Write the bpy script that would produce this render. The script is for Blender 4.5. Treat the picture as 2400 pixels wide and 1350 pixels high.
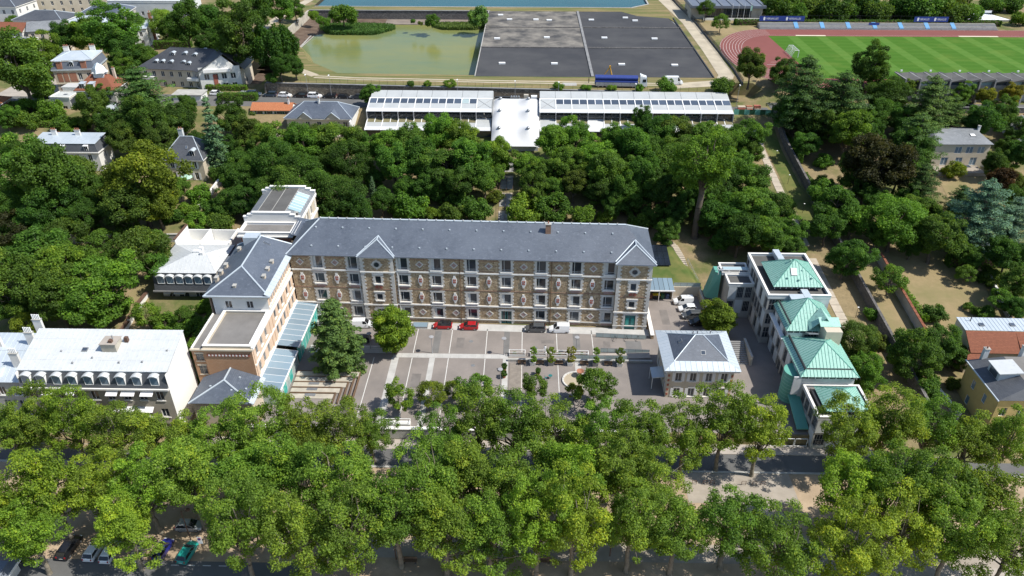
import bpy, math, random
import numpy as np
from mathutils import Vector, Matrix
R = math.radians
S = bpy.context.scene
COL = S.collection
for o in list(bpy.data.objects): bpy.data.objects.remove(o)

# ------------------------------------------------------------------ camera, sky, sun, exposure
cam = bpy.data.cameras.new('camera')
cam.sensor_width = 36.0; cam.lens = 26.25; cam.clip_start = 1.0; cam.clip_end = 6000.0
cam_o = bpy.data.objects.new('camera', cam); COL.objects.link(cam_o)
cam_o.location = (0.0, 0.0, 93.0)
cam_o.rotation_euler = (R(90.0 - 32.6), 0.0, R(1.24))
S.camera = cam_o
SUN_EL, SUN_AZ = 53.0, -14.0          # azimuth measured from +X towards +Y: the sun stands to the right, a little in front
W = bpy.data.worlds.new('World'); S.world = W; W.use_nodes = True
nt = W.node_tree; nt.nodes.clear()
sky = nt.nodes.new('ShaderNodeTexSky'); sky.sky_type = 'NISHITA'; sky.sun_disc = False
sky.sun_elevation = R(SUN_EL); sky.sun_rotation = R(90.0 - SUN_AZ); sky.air_density = 1.0; sky.dust_density = 0.6; sky.ozone_density = 1.2
bg = nt.nodes.new('ShaderNodeBackground'); bg.inputs[1].default_value = 0.125
wo = nt.nodes.new('ShaderNodeOutputWorld')
nt.links.new(sky.outputs[0], bg.inputs[0]); nt.links.new(bg.outputs[0], wo.inputs[0])
sl = bpy.data.lights.new('sun', 'SUN'); sl.energy = 4.6; sl.angle = R(0.53); sl.color = (1.0, 0.955, 0.87)
so = bpy.data.objects.new('sun', sl); COL.objects.link(so); so.location = (120, -30, 160)
dirv = Vector((math.cos(R(SUN_EL)) * math.cos(R(SUN_AZ)), math.cos(R(SUN_EL)) * math.sin(R(SUN_AZ)), math.sin(R(SUN_EL))))
so.rotation_euler = dirv.to_track_quat('Z', 'Y').to_euler()
S.view_settings.view_transform = 'Standard'; S.view_settings.look = 'None'
S.view_settings.exposure = 0.45; S.view_settings.gamma = 1.0; S.view_settings.use_curve_mapping = False
S.render.engine = 'CYCLES'
S.cycles.max_bounces = 5; S.cycles.diffuse_bounces = 3; S.cycles.glossy_bounces = 3; S.cycles.transmission_bounces = 4; S.cycles.transparent_max_bounces = 6

# ------------------------------------------------------------------ materials
MATS = {}
def _base(name):
    m = bpy.data.materials.new(name); m.use_nodes = True
    n = m.node_tree; b = n.nodes['Principled BSDF']
    return m, n, b
def _pos(n):
    g = n.nodes.new('ShaderNodeNewGeometry'); return g.outputs['Position']
def _obj(n):
    g = n.nodes.new('ShaderNodeTexCoord'); return g.outputs['Object']
def _map(n, src, sc):
    mp = n.nodes.new('ShaderNodeMapping'); n.links.new(src, mp.inputs[0])
    mp.inputs['Scale'].default_value = sc if isinstance(sc, (tuple, list)) else (sc, sc, sc)
    return mp.outputs[0]
def _noise(n, vec, scale, detail=4, rough=.6):
    t = n.nodes.new('ShaderNodeTexNoise'); n.links.new(vec, t.inputs['Vector'])
    t.inputs['Scale'].default_value = scale; t.inputs['Detail'].default_value = detail; t.inputs['Roughness'].default_value = rough
    return t.outputs[0]
def _ramp(n, src, stops):
    r = n.nodes.new('ShaderNodeValToRGB'); n.links.new(src, r.inputs[0])
    e = r.color_ramp.elements
    while len(e) < len(stops): e.new(.5)
    for i, (p, c) in enumerate(stops):
        e[i].position = p; e[i].color = (c, c, c, 1) if isinstance(c, (int, float)) else (c[0], c[1], c[2], 1)
    return r.outputs[0]
def _mix(n, fac, a, b, mode='MIX'):
    m = n.nodes.new('ShaderNodeMix'); m.data_type = 'RGBA'; m.blend_type = mode
    for sock, v in ((m.inputs[0], fac), (m.inputs[6], a), (m.inputs[7], b)):
        if isinstance(v, (int, float)): sock.default_value = v
        elif isinstance(v, (tuple, list)): sock.default_value = (v[0], v[1], v[2], 1)
        else: n.links.new(v, sock)
    return m.outputs[2]
def _bump(n, b, h, strength=.3, dist=.05):
    k = n.nodes.new('ShaderNodeBump'); k.inputs['Strength'].default_value = strength; k.inputs['Distance'].default_value = dist
    n.links.new(h, k.inputs['Height']); n.links.new(k.outputs[0], b.inputs['Normal'])
def _s(c, k): return tuple(min(1, v * k) for v in c)
def M(name, col, rough=.8, var=.25, scale=.8, fine=6.0, metal=0.0, bump=0.0, col2=None, spec=.4, fac=.5, coord='pos'):
    """plain surface: base colour with large and fine procedural variation"""
    m, n, b = _base(name)
    v = _pos(n) if coord == 'pos' else _obj(n)
    n1 = _noise(n, v, scale, 5); n2 = _noise(n, v, fine, 3)
    c2 = col2 or _s(col, 1 - var)
    base = _mix(n, _ramp(n, n1, [(.35, 0.0), (.65, 1.0)]), col, c2)
    out = _mix(n, _ramp(n, n2, [(.3, 0.0), (.7, .35 * min(1, var * 2))]), base, _s(col, 1 - var * 1.2))
    n.links.new(out, b.inputs['Base Color'])
    b.inputs['Roughness'].default_value = rough; b.inputs['Metallic'].default_value = metal
    b.inputs['Specular IOR Level'].default_value = spec
    if bump: _bump(n, b, n2, bump, .04)
    MATS[name] = m; return m
def M_brick(name, c1, c2, mortar, bw, bh, rough=.9, scale=1.0, axes='xz', mort=.012, bump=.3, streak=None):
    """brick-like courses; axes: which object axes carry u and v"""
    m, n, b = _base(name)
    v = _obj(n); sp = n.nodes.new('ShaderNodeSeparateXYZ'); n.links.new(v, sp.inputs[0])
    cb = n.nodes.new('ShaderNodeCombineXYZ')
    if axes == 'xz':
        ad = n.nodes.new('ShaderNodeMath'); ad.operation = 'ADD'; n.links.new(sp.outputs[0], ad.inputs[0]); n.links.new(sp.outputs[1], ad.inputs[1])
        n.links.new(ad.outputs[0], cb.inputs[0]); n.links.new(sp.outputs[2], cb.inputs[1])
    else:
        n.links.new(sp.outputs[0], cb.inputs[0]); n.links.new(sp.outputs[1], cb.inputs[1])
    t = n.nodes.new('ShaderNodeTexBrick'); n.links.new(cb.outputs[0], t.inputs['Vector'])
    t.inputs['Scale'].default_value = scale; t.inputs['Brick Width'].default_value = bw; t.inputs['Row Height'].default_value = bh
    t.inputs['Mortar Size'].default_value = mort; t.inputs['Bias'].default_value = 0.0
    t.inputs['Color1'].default_value = (*c1, 1); t.inputs['Color2'].default_value = (*c2, 1); t.inputs['Mortar'].default_value = (*mortar, 1)
    n1 = _noise(n, v, .35, 5)
    c = _mix(n, _ramp(n, n1, [(.3, 0.0), (.75, .45)]), t.outputs[0], _s(c1, .62))
    n.links.new(c, b.inputs['Base Color']); b.inputs['Roughness'].default_value = rough; b.inputs['Specular IOR Level'].default_value = .3
    if bump: _bump(n, b, t.outputs[1], -bump, .02)
    MATS[name] = m; return m
def M_rubble(name, cols, mortar, size=.36):
    m, n, b = _base(name)
    v = _obj(n); mp = _map(n, v, (1.0 / size, 1.0 / size, 1.35 / size))
    vo = n.nodes.new('ShaderNodeTexVoronoi'); n.links.new(mp, vo.inputs['Vector']); vo.inputs['Scale'].default_value = 1.0
    ed = n.nodes.new('ShaderNodeTexVoronoi'); ed.feature = 'DISTANCE_TO_EDGE'; n.links.new(mp, ed.inputs['Vector']); ed.inputs['Scale'].default_value = 1.0
    sp = n.nodes.new('ShaderNodeSeparateColor'); n.links.new(vo.outputs['Color'], sp.inputs[0])
    c = _ramp(n, sp.outputs[0], [(0, cols[0]), (.3, cols[1]), (.6, cols[2]), (.88, cols[3]), (1, cols[4])])
    c = _mix(n, _ramp(n, _noise(n, v, .25, 4), [(.4, 0.0), (.75, .35)]), c, _s(cols[0], .9))
    c = _mix(n, _ramp(n, ed.outputs['Distance'], [(.03, 1.0), (.09, 0.0)]), c, mortar)
    n.links.new(c, b.inputs['Base Color']); b.inputs['Roughness'].default_value = .95; b.inputs['Specular IOR Level'].default_value = .2
    _bump(n, b, _ramp(n, ed.outputs['Distance'], [(0.0, 0.0), (.18, 1.0)]), .35, .05)
    MATS[name] = m; return m
def M_slate(name, c1, c2, c3):
    m, n, b = _base(name)
    v = _obj(n)
    g = n.nodes.new('ShaderNodeNewGeometry'); sp = n.nodes.new('ShaderNodeSeparateXYZ'); n.links.new(v, sp.inputs[0])
    ad = n.nodes.new('ShaderNodeMath'); ad.operation = 'ADD'; n.links.new(sp.outputs[0], ad.inputs[0]); n.links.new(sp.outputs[1], ad.inputs[1])
    cb = n.nodes.new('ShaderNodeCombineXYZ'); n.links.new(ad.outputs[0], cb.inputs[0])
    mu = n.nodes.new('ShaderNodeMath'); mu.operation = 'MULTIPLY'; n.links.new(sp.outputs[2], mu.inputs[0]); mu.inputs[1].default_value = 1.0
    n.links.new(mu.outputs[0], cb.inputs[1])
    t = n.nodes.new('ShaderNodeTexBrick'); n.links.new(cb.outputs[0], t.inputs['Vector']); t.inputs['Scale'].default_value = 1.0
    t.inputs['Brick Width'].default_value = .34; t.inputs['Row Height'].default_value = .12; t.inputs['Mortar Size'].default_value = .006
    t.inputs['Color1'].default_value = (*c1, 1); t.inputs['Color2'].default_value = (*c2, 1); t.inputs['Mortar'].default_value = (*_s(c1, .5), 1); t.inputs['Bias'].default_value = -.1
    st = _map(n, v, (.9, .9, 2.2))
    n1 = _noise(n, st, .9, 6, .7); n2 = _noise(n, v, .12, 3)
    c = _mix(n, _ramp(n, n1, [(.5, 0.0), (.66, .6)]), t.outputs[0], _s(c1, .68))
    c = _mix(n, _ramp(n, n2, [(.35, 0.0), (.65, .5)]), c, c3); c = _mix(n, _ramp(n, _noise(n, _map(n, v, (.7, .7, 1.6)), 2.2, 4, .7), [(.56, 0.0), (.7, .6)]), c, _s(c3, 1.25))
    n.links.new(c, b.inputs['Base Color']); b.inputs['Roughness'].default_value = .5; b.inputs['Specular IOR Level'].default_value = .5
    _bump(n, b, t.outputs[1], -.25, .02)
    MATS[name] = m; return m
def M_streak(name, c1, c2, c3, rough=.55, metal=0.0, amt=.5, sc=(1.6, 1.6, .25)):
    """sheet metal with streaks running down the slope and stains"""
    m, n, b = _base(name)
    v = _obj(n); mp = _map(n, v, sc)
    n1 = _noise(n, mp, 1.2, 6, .65); n2 = _noise(n, v, .3, 4)
    c = _mix(n, _ramp(n, n2, [(.3, 0.0), (.7, 1.0)]), c1, c2)
    c = _mix(n, _ramp(n, n1, [(.54, 0.0), (.72, amt)]), c, c3)
    n.links.new(c, b.inputs['Base Color']); b.inputs['Roughness'].default_value = rough; b.inputs['Metallic'].default_value = metal
    MATS[name] = m; return m
def M_leaf(name, col, trans=.38, hue=.12):
    """leaf: per-leaf variation (leaf_tone), a tint per plant (object colour)"""
    m = bpy.data.materials.new(name); m.use_nodes = True; n = m.node_tree; n.nodes.clear()
    at = n.nodes.new('ShaderNodeAttribute'); at.attribute_name = 'leaf_tone'
    oi = n.nodes.new('ShaderNodeObjectInfo')
    c = _ramp(n, at.outputs['Fac'], [(0.0, _s(col, .55)), (.42, col), (.8, (min(1, col[0] * 1.6), col[1] * 1.45, col[2] * 1.05)), (1.0, (min(1, col[0] * 2.2), col[1] * 1.65, col[2] * 1.1))])
    c = _mix(n, 1.0, c, oi.outputs['Color'], 'MULTIPLY')
    d = n.nodes.new('ShaderNodeBsdfDiffuse'); n.links.new(c, d.inputs[0])
    t = n.nodes.new('ShaderNodeBsdfTranslucent'); c2 = _mix(n, 1.0, c, (1.25, 1.2, .55), 'MULTIPLY'); n.links.new(c2, t.inputs[0])
    mx = n.nodes.new('ShaderNodeMixShader'); mx.inputs[0].default_value = trans; n.links.new(d.outputs[0], mx.inputs[1]); n.links.new(t.outputs[0], mx.inputs[2])
    g = n.nodes.new('ShaderNodeBsdfGlossy'); g.inputs['Roughness'].default_value = .6
    m2 = n.nodes.new('ShaderNodeMixShader'); m2.inputs[0].default_value = .012; n.links.new(mx.outputs[0], m2.inputs[1]); n.links.new(g.outputs[0], m2.inputs[2])
    o = n.nodes.new('ShaderNodeOutputMaterial'); n.links.new(m2.outputs[0], o.inputs[0])
    MATS[name] = m; return m
def M_paint(name, col, rough=.25, coat=.6, metal=0.0):
    m, n, b = _base(name)
    v = _obj(n); n1 = _noise(n, v, 3, 4)
    n.links.new(_mix(n, _ramp(n, n1, [(.4, 0.0), (.8, .2)]), col, _s(col, .75)), b.inputs['Base Color'])
    b.inputs['Roughness'].default_value = rough; b.inputs['Metallic'].default_value = metal; b.inputs['Coat Weight'].default_value = coat; b.inputs['Coat Roughness'].default_value = .08
    MATS[name] = m; return m
def M_glass(name, col, rough=.06, var=.5):
    m, n, b = _base(name)
    oi = n.nodes.new('ShaderNodeObjectInfo')
    n.links.new(_mix(n, _ramp(n, oi.outputs['Random'], [(.3, 0.0), (1.0, var)]), col, _s(col, 3.5)), b.inputs['Base Color'])
    b.inputs['Roughness'].default_value = rough; b.inputs['Specular IOR Level'].default_value = .7
    MATS[name] = m; return m

# ------------------------------------------------------------------ mesh builder
class MB:
    def __init__(s): s.v = []; s.f = []
    def quad(s, *p):
        i = len(s.v); s.v += [tuple(q) for q in p]; s.f.append(tuple(range(i, i + len(p)))); return s
    poly = quad
    def box(s, x0, y0, z0, x1, y1, z1):
        i = len(s.v)
        s.v += [(x0, y0, z0), (x1, y0, z0), (x1, y1, z0), (x0, y1, z0), (x0, y0, z1), (x1, y0, z1), (x1, y1, z1), (x0, y1, z1)]
        s.f += [tuple(i + k for k in q) for q in ((3, 2, 1, 0), (4, 5, 6, 7), (0, 1, 5, 4), (1, 2, 6, 5), (2, 3, 7, 6), (3, 0, 4, 7))]
        return s
    def cbox(s, c, d): return s.box(c[0] - d[0] / 2, c[1] - d[1] / 2, c[2] - d[2] / 2, c[0] + d[0] / 2, c[1] + d[1] / 2, c[2] + d[2] / 2)
    def hexa(s, b4, t4):
        """eight corners: four below (counter-clockwise from above), four above"""
        i = len(s.v); s.v += [tuple(q) for q in b4] + [tuple(q) for q in t4]
        s.f += [tuple(i + k for k in q) for q in ((3, 2, 1, 0), (4, 5, 6, 7), (0, 1, 5, 4), (1, 2, 6, 5), (2, 3, 7, 6), (3, 0, 4, 7))]
        return s
    def prism(s, poly, z0, z1):
        k = len(poly); i = len(s.v)
        s.v += [(x, y, z0) for x, y in poly] + [(x, y, z1) for x, y in poly]
        s.f.append(tuple(range(i + k - 1, i - 1, -1))); s.f.append(tuple(range(i + k, i + 2 * k)))
        for a in range(k): b = (a + 1) % k; s.f.append((i + a, i + b, i + k + b, i + k + a))
        return s
    def slab(s, poly, t, nrm=None):
        """flat 3D polygon given thickness t along its normal (outwards)"""
        P = [Vector(p) for p in poly]
        if nrm is None:
            nrm = Vector((0, 0, 0))
            for a in range(len(P)):
                u, w = P[a], P[(a + 1) % len(P)]
                nrm += Vector(((u.y - w.y) * (u.z + w.z), (u.z - w.z) * (u.x + w.x), (u.x - w.x) * (u.y + w.y)))
            nrm.normalize()
        k = len(P); i = len(s.v)
        s.v += [tuple(p) for p in P] + [tuple(p + nrm * t) for p in P]
        s.f.append(tuple(range(i + k - 1, i - 1, -1))); s.f.append(tuple(range(i + k, i + 2 * k)))
        for a in range(k): b = (a + 1) % k; s.f.append((i + a, i + b, i + k + b, i + k + a))
        return s
    def tube(s, p0, p1, r0, r1=None, n=6, caps=True):
        r1 = r0 if r1 is None else r1
        p0 = Vector(p0); p1 = Vector(p1); d = (p1 - p0)
        if d.length < 1e-6: return s
        d.normalize(); a = d.orthogonal().normalized(); b = d.cross(a); i = len(s.v)
        for p, r in ((p0, r0), (p1, r1)):
            for k in range(n):
                t = 2 * math.pi * k / n; s.v.append(tuple(p + a * (r * math.cos(t)) + b * (r * math.sin(t))))
        for k in range(n): j = (k + 1) % n; s.f.append((i + k, i + j, i + n + j, i + n + k))
        if caps: s.f.append(tuple(range(i + n - 1, i - 1, -1))); s.f.append(tuple(range(i + n, i + 2 * n)))
        return s
    def lathe(s, prof, n=12, c=(0, 0, 0)):
        i = len(s.v); k = len(prof)
        for r, z in prof:
            for a in range(n):
                t = 2 * math.pi * a / n; s.v.append((c[0] + r * math.cos(t), c[1] + r * math.sin(t), c[2] + z))
        for q in range(k - 1):
            for a in range(n):
                b = (a + 1) % n; s.f.append((i + q * n + a, i + q * n + b, i + (q + 1) * n + b, i + (q + 1) * n + a))
        if prof[0][0] > 1e-4: s.f.append(tuple(i + a for a in range(n - 1, -1, -1)))
        if prof[-1][0] > 1e-4: s.f.append(tuple(i + (k - 1) * n + a for a in range(n)))
        return s
    def mesh(s, name, mat=None, smooth=False):
        me = bpy.data.meshes.new(name); me.from_pydata(s.v, [], s.f)
        if mat is not None: me.materials.append(MATS[mat] if isinstance(mat, str) else mat)
        if smooth: me.polygons.foreach_set('use_smooth', [True] * len(me.polygons))
        me.update(); return me
def link(o, parent=None):
    COL.objects.link(o)
    if parent is not None: o.parent = parent
    return o
def part(name, mb, mat, parent=None, smooth=False, loc=None, rz=None, label=None):
    me = mb if isinstance(mb, bpy.types.Mesh) else mb.mesh(name, mat, smooth)
    o = link(bpy.data.objects.new(name, me), parent)
    if loc is not None: o.location = loc
    if rz is not None: o.rotation_euler = (0, 0, rz)
    if label: o['label'] = label
    return o
def tag(o, label, cat, group=None, kind=None):
    o['label'] = label
    if cat: o['category'] = cat
    if group: o['group'] = group
    if kind: o['kind'] = kind
    return o
def thing(name, label, cat, loc=(0, 0, 0), rz=0.0, group=None, kind=None):
    o = link(bpy.data.objects.new(name, None)); o.empty_display_size = .3
    o.location = loc; o.rotation_euler = (0, 0, rz)
    return tag(o, label, cat, group, kind)
def dup(root, loc, rz, label, group=None, scale=None, color=None):
    r = root.copy(); COL.objects.link(r); r.location = loc; r.rotation_euler = (0, 0, rz); r['label'] = label
    if group: r['group'] = group
    if scale: r.scale = scale if isinstance(scale, tuple) else (scale,) * 3
    for ch in list(root.children):
        c = ch.copy(); COL.objects.link(c); c.parent = r
        if color: c.color = color
        for g in list(ch.children):
            d = g.copy(); COL.objects.link(d); d.parent = c
    return r
ORD = ['first', 'second', 'third', 'fourth', 'fifth', 'sixth', 'seventh', 'eighth', 'ninth', 'tenth', 'eleventh', 'twelfth', 'thirteenth', 'fourteenth', 'fifteenth', 'sixteenth', 'seventeenth', 'eighteenth', 'nineteenth', 'twentieth']
def ordn(i):
    return ORD[i] if i < 20 else (['twenty', 'thirty', 'forty'][(i + 1) // 10 - 2] + '-' + ORD[(i + 1) % 10 - 1] if (i + 1) % 10 else {30: 'thirtieth', 40: 'fortieth'}[i + 1])

# ------------------------------------------------------------------ terrain
def _lerp(x,xs,ys):
    if x<=xs[0]: return ys[0]
    for i in range(len(xs)-1):
        if x<=xs[i+1]:
            t=(x-xs[i])/(xs[i+1]-xs[i]); return ys[i]+(ys[i+1]-ys[i])*t
    return ys[-1]
def terr(x,y):
    comp=_lerp(y,[97.9,98.1,146,152,205,220,224],[-2,0,0,1.5,10.5,15,15.5])
    gard=_lerp(y,[94,150,205,220,224],[-2,4,10.5,15,15.5])
    k=1.0
    if x<-54: k=max(0,1-(-54-x)/4)
    if x>60: k=max(0,1-(x-60)/3)
    z=comp*k+gard*(1-k)
    yw=231-0.055*x
    if x>=75: z=_lerp(y,[224,233,243],[15.5,15.5,19.5]) if y>224 else z
    elif x>-84:
        if y>yw: z=19.5
    elif y>236:
        t=max(0,min(1,1-(-104-x)/46)); z=15.5+4*t*_lerp(y,[236,262],[0,1])
    return z
def terr_ground(x, y):
    """the ground sheet itself: below the reservoir bank it stays at street level"""
    if -84 < x < 75 and y <= 238.1: return terr(x, min(y, 226.0))
    return terr(x, y)
XS = [-3000, -1500, -700, -450] + list(range(-340, -104, 4)) + [-104] + list(range(-100, -58, 4)) + [-58, -54] + list(range(-50, 59, 4)) + [60, 63] + list(range(66, 75, 3)) + [75] + list(range(79, 280, 4)) + [400, 700, 1500, 3000]
YS = [-400, -100, 0, 40, 60, 70, 80, 90, 94, 97.9, 98.1] + list(range(100, 146, 4)) + [146, 150, 152] + list(range(155, 205, 5)) + [205, 210, 215, 220, 224, 228, 233, 236, 238.1, 238.2, 243] + list(range(246, 430, 4)) + [500, 700, 1200, 2500, 5000]
BASIN = (-96.0, 60.6, 243.0, 430.0)      # x0 x1 y0 y1: the sunk reservoir
for v in BASIN[:2]:
    if v not in XS: XS.append(v)
for v in BASIN[2:]:
    if v not in YS: YS.append(v)
XS.sort(); YS.sort()
def clip_half(poly, ax, lim, keep_less):
    out = []
    for i in range(len(poly)):
        a, b = poly[i], poly[(i + 1) % len(poly)]
        ia = (a[ax] <= lim) if keep_less else (a[ax] >= lim); ib = (b[ax] <= lim) if keep_less else (b[ax] >= lim)
        if ia: out.append(a)
        if ia != ib:
            t = (lim - a[ax]) / (b[ax] - a[ax]); out.append(tuple(a[k] + (b[k] - a[k]) * t for k in range(len(a))))
    return out
def drape(name, poly, mat, off=.05, label=None, kind='structure', parent=None, zfun=None):
    """sheet laid on the terrain: the outline is cut on the terrain's own lattice"""
    zf = zfun or terr; mb = MB()
    for q in (poly if isinstance(poly[0][0], (tuple, list)) else [poly]): _drape(mb, q, zf, off)
    o = part(name, mb, mat, parent)
    if parent is None: tag(o, label or name.replace('_', ' '), None, None, kind)
    return o
def _drape(mb, poly, zf, off):
    x0 = min(p[0] for p in poly); x1 = max(p[0] for p in poly); y0 = min(p[1] for p in poly); y1 = max(p[1] for p in poly)
    xs = [x0] + [x for x in XS if x0 < x < x1] + [x1]; ys = [y0] + [y for y in YS if y0 < y < y1] + [y1]
    for i in range(len(xs) - 1):
        sx = clip_half(clip_half(poly, 0, xs[i], False), 0, xs[i + 1], True)
        if len(sx) < 3: continue
        for j in range(len(ys) - 1):
            c = clip_half(clip_half(sx, 1, ys[j], False), 1, ys[j + 1], True)
            if len(c) < 3: continue
            mb.quad(*[(p[0], p[1], zf(p[0], p[1]) + off) for p in c])
def rect(x0, y0, x1, y1): return [(x0, y0), (x1, y0), (x1, y1), (x0, y1)]
def ribbon(pts, w):
    """outline of a path of width w along pts"""
    L, Rr = [], []
    for i, p in enumerate(pts):
        a = pts[max(0, i - 1)]; b = pts[min(len(pts) - 1, i + 1)]
        dx, dy = b[0] - a[0], b[1] - a[1]; l = math.hypot(dx, dy); nx, ny = -dy / l, dx / l
        ww = w[i] if isinstance(w, (list, tuple)) else w
        L.append((p[0] + nx * ww / 2, p[1] + ny * ww / 2)); Rr.append((p[0] - nx * ww / 2, p[1] - ny * ww / 2))
    return [[Rr[i], Rr[i + 1], L[i + 1], L[i]] for i in range(len(pts) - 1)]
# ------------------------------------------------------------------ the palette (real-world base colours)
M_rubble('rubble_stone', [(.22, .155, .095), (.33, .24, .145), (.40, .30, .185), (.48, .38, .245), (.57, .475, .345)], (.32, .25, .175))
M_rubble('millstone_wall', [(.10, .085, .065), (.16, .13, .095), (.2, .165, .12), (.24, .2, .15), (.3, .26, .2)], (.13, .115, .095), .5)
M_rubble('dark_masonry', [(.09, .085, .085), (.12, .115, .11), (.15, .14, .135), (.18, .17, .16), (.2, .19, .18)], (.1, .095, .09), .6)
M('dressed_stone', (.60, .58, .54), .85, .2, .6, 5, bump=.1)
M('white_course', (.78, .76, .72), .8, .15, .5, 4)
M('cream_render', (.58, .51, .40), .9, .15, .3, 5)
M('peach_render', (.66, .49, .36), .9, .12, .3, 5)
M('white_render', (.70, .69, .66), .9, .10, .3, 5)
M('bright_white_render', (.78, .77, .74), .9, .06, .2, 4)
M('grey_white_render', (.60, .62, .62), .9, .15, .3, 5)
M('pale_concrete', (.42, .41, .38), .9, .25, .5, 5)
M('warm_concrete', (.46, .42, .35), .9, .25, .5, 5)
M('grey_concrete', (.26, .26, .26), .9, .3, .4, 5)
M('yellow_render', (.55, .42, .17), .9, .2, .3, 5)
M('beige_render', (.56, .48, .38), .9, .2, .3, 5)
M('shutter_white', (.72, .72, .72), .6, .08, 1, 6)
M('red_shutter', (.28, .05, .05), .6, .15, 1, 6)
M_brick('orange_brick', (.44, .235, .12), (.38, .19, .095), (.45, .36, .27), .24, .075, mort=.008)
M_brick('red_brick', (.36, .14, .08), (.28, .1, .06), (.36, .28, .22), .24, .075, mort=.008)
M_brick('tile_red', (.28, .105, .06), (.2, .075, .045), (.13, .05, .03), .25, .16, mort=.02, bump=.5)
M_brick('tile_orange', (.55, .22, .10), (.45, .16, .07), (.2, .07, .04), .25, .16, mort=.02, bump=.5)
M('brick_infill', (.40, .13, .09), .9, .3, 2, 9)
M('brick_band', (.33, .20, .14), .9, .3, 2, 9)
M('rose_apron', (.38, .26, .24), .9, .25, 2, 9)
M_slate('slate', (.070, .086, .115), (.092, .108, .138), (.125, .145, .18))
M_slate('slate_dark', (.06, .066, .078), (.08, .086, .097), (.105, .11, .12))
M_slate('slate_light', (.17, .18, .19), (.21, .22, .23), (.26, .27, .28))
M_slate('shingle_dark', (.045, .048, .056), (.06, .064, .07), (.075, .078, .085))
M_streak('zinc', (.46, .52, .57), (.54, .59, .63), (.34, .39, .43), .45, .25, .35)
M_streak('zinc_white', (.47, .49, .495), (.53, .545, .55), (.33, .345, .35), .5, .0, .55)
M_streak('zinc_dark', (.12, .14, .18), (.16, .18, .22), (.09, .1, .13), .5, .2, .4)
M_streak('copper', (.24, .45, .38), (.31, .51, .44), (.07, .12, .105), .65, .0, .9, (3.0, 3.0, .45))
M_streak('copper_clean', (.27, .49, .415), (.33, .54, .465), (.12, .26, .22), .65, .0, .6, (3.0, 3.0, .45))
M_streak('copper_dark', (.10, .32, .25), (.12, .36, .29), (.08, .22, .18), .6, .0, .4)  # darker green copper for seams, hip caps, drum, fin and ramp
M('roof_felt', (.085, .083, .08), .95, .3, .25, 3, col2=(.12, .118, .112))
M('roof_gravel', (.20, .19, .18), .95, .25, .3, 6)
M('tin_grey', (.34, .34, .35), .5, .2, .6, 6)
M_streak('polycarbonate', (.38, .395, .395), (.44, .455, .45), (.31, .32, .31), .4, .0, .5, (.3, 2.5, 2.5))
M('membrane', (.56, .565, .57), .55, .05, .15, 2)
M('white_metal', (.82, .82, .81), .45, .06, 1, 6)
M('dark_metal', (.035, .037, .04), .5, .3, 1, 6)
M('grey_metal', (.28, .29, .30), .45, .2, 1, 6, metal=.4)
M('black_plastic', (.02, .02, .022), .5, .2, 1, 6)
M('rust_metal', (.14, .08, .055), .7, .3, 1, 6)
M_glass('window_glass', (.025, .03, .036))
M_glass('roof_glass', (.05, .065, .09), .12, .25)
M_glass('canopy_glass', (.17, .235, .29), .15, .1)
M_glass('skylight_glass', (.30, .42, .45), .12, .15)
M_glass('pale_glass', (.34, .42, .42), .12, .1)
M_glass('amber_glass', (.17, .155, .09), .2, .15)
M_glass('teal_glass', (.03, .30, .26), .15, .15)
M_glass('solar_cell', (.012, .016, .024), .2, .1)
M('curtain', (.55, .56, .55), .9, .15, 2, 6)
M('teal_door', (.03, .16, .16), .5, .15, 1, 6)
M('asphalt', (.085, .085, .088), .95, .25, .2, 6, bump=.1)
M('street_asphalt', (.125, .124, .122), .95, .2, .2, 6)
M('courtyard_asphalt', (.25, .22, .20), .95, .32, .16, 4, col2=(.185, .165, .152))
M('courtyard_stone', (.46, .45, .43), .9, .2, .5, 6)
M('repair_asphalt', (.19, .172, .16), .95, .25, .6, 6)
M('courtyard_dark', (.17, .165, .16), .9, .2, .5, 6)
M('line_white', (.62, .61, .58), .85, .15, 2, 8)
M('pavement', (.40, .355, .31), .95, .2, .3, 6)
M('pavement_pale', (.36, .315, .265), .95, .25, .3, 6, col2=(.27, .235, .195))
M('sand_path', (.42, .355, .26), 1, .22, .2, 5, bump=.1)
M('dirt_track', (.46, .40, .30), 1, .25, .2, 4)
M('esplanade', (.42, .32, .22), 1, .3, .25, 4, col2=(.28, .21, .14))
M('slab', (.46, .40, .32), .95, .2, .7, 6)
M('timber_deck', (.27, .235, .2), .9, .25, 1, 7)
M('timber_brown', (.16, .10, .06), .85, .25, 1, 7)
M('basin_soil', (.085, .055, .04), 1, .4, .3, 3, col2=(.15, .11, .08))
M('basin_shelf', (.24, .20, .17), 1, .3, .3, 3)
M('black_liner', (.036, .037, .042), .9, .3, .08, 2, col2=(.062, .062, .064))
M('pale_liner', (.23, .21, .18), .9, .5, .15, 1.0, col2=(.042, .042, .045))
M('track_red', (.195, .062, .053), .95, .12, .1, 4)
M('sand', (.62, .54, .42), 1, .1, .3, 4)
M('bark', (.13, .105, .08), 1, .35, 1.5, 6, coord='obj')
M('plane_bark', (.25, .22, .17), 1, .5, 1.2, 4, col2=(.13, .11, .08), coord='obj')
M('soil', (.11, .075, .05), 1, .3, 1, 5)
M('terracotta', (.35, .15, .09), .85, .2, 2, 6)
M('blue_paint', (.02, .045, .22), .6, .1, .5, 3)
M('seat_blue', (.10, .30, .55), .6, .1, .5, 3)
M('crane_yellow', (.55, .28, .02), .5, .1, 1, 4)
M('banner_blue', (.02, .05, .25), .7, .1, .5, 3)
M('banner_white', (.75, .77, .82), .7, .05, .5, 3)
M('bin_yellow', (.6, .45, .02), .6, .1, 1, 4)
M('bin_brown', (.12, .05, .03), .6, .1, 1, 4)
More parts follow.
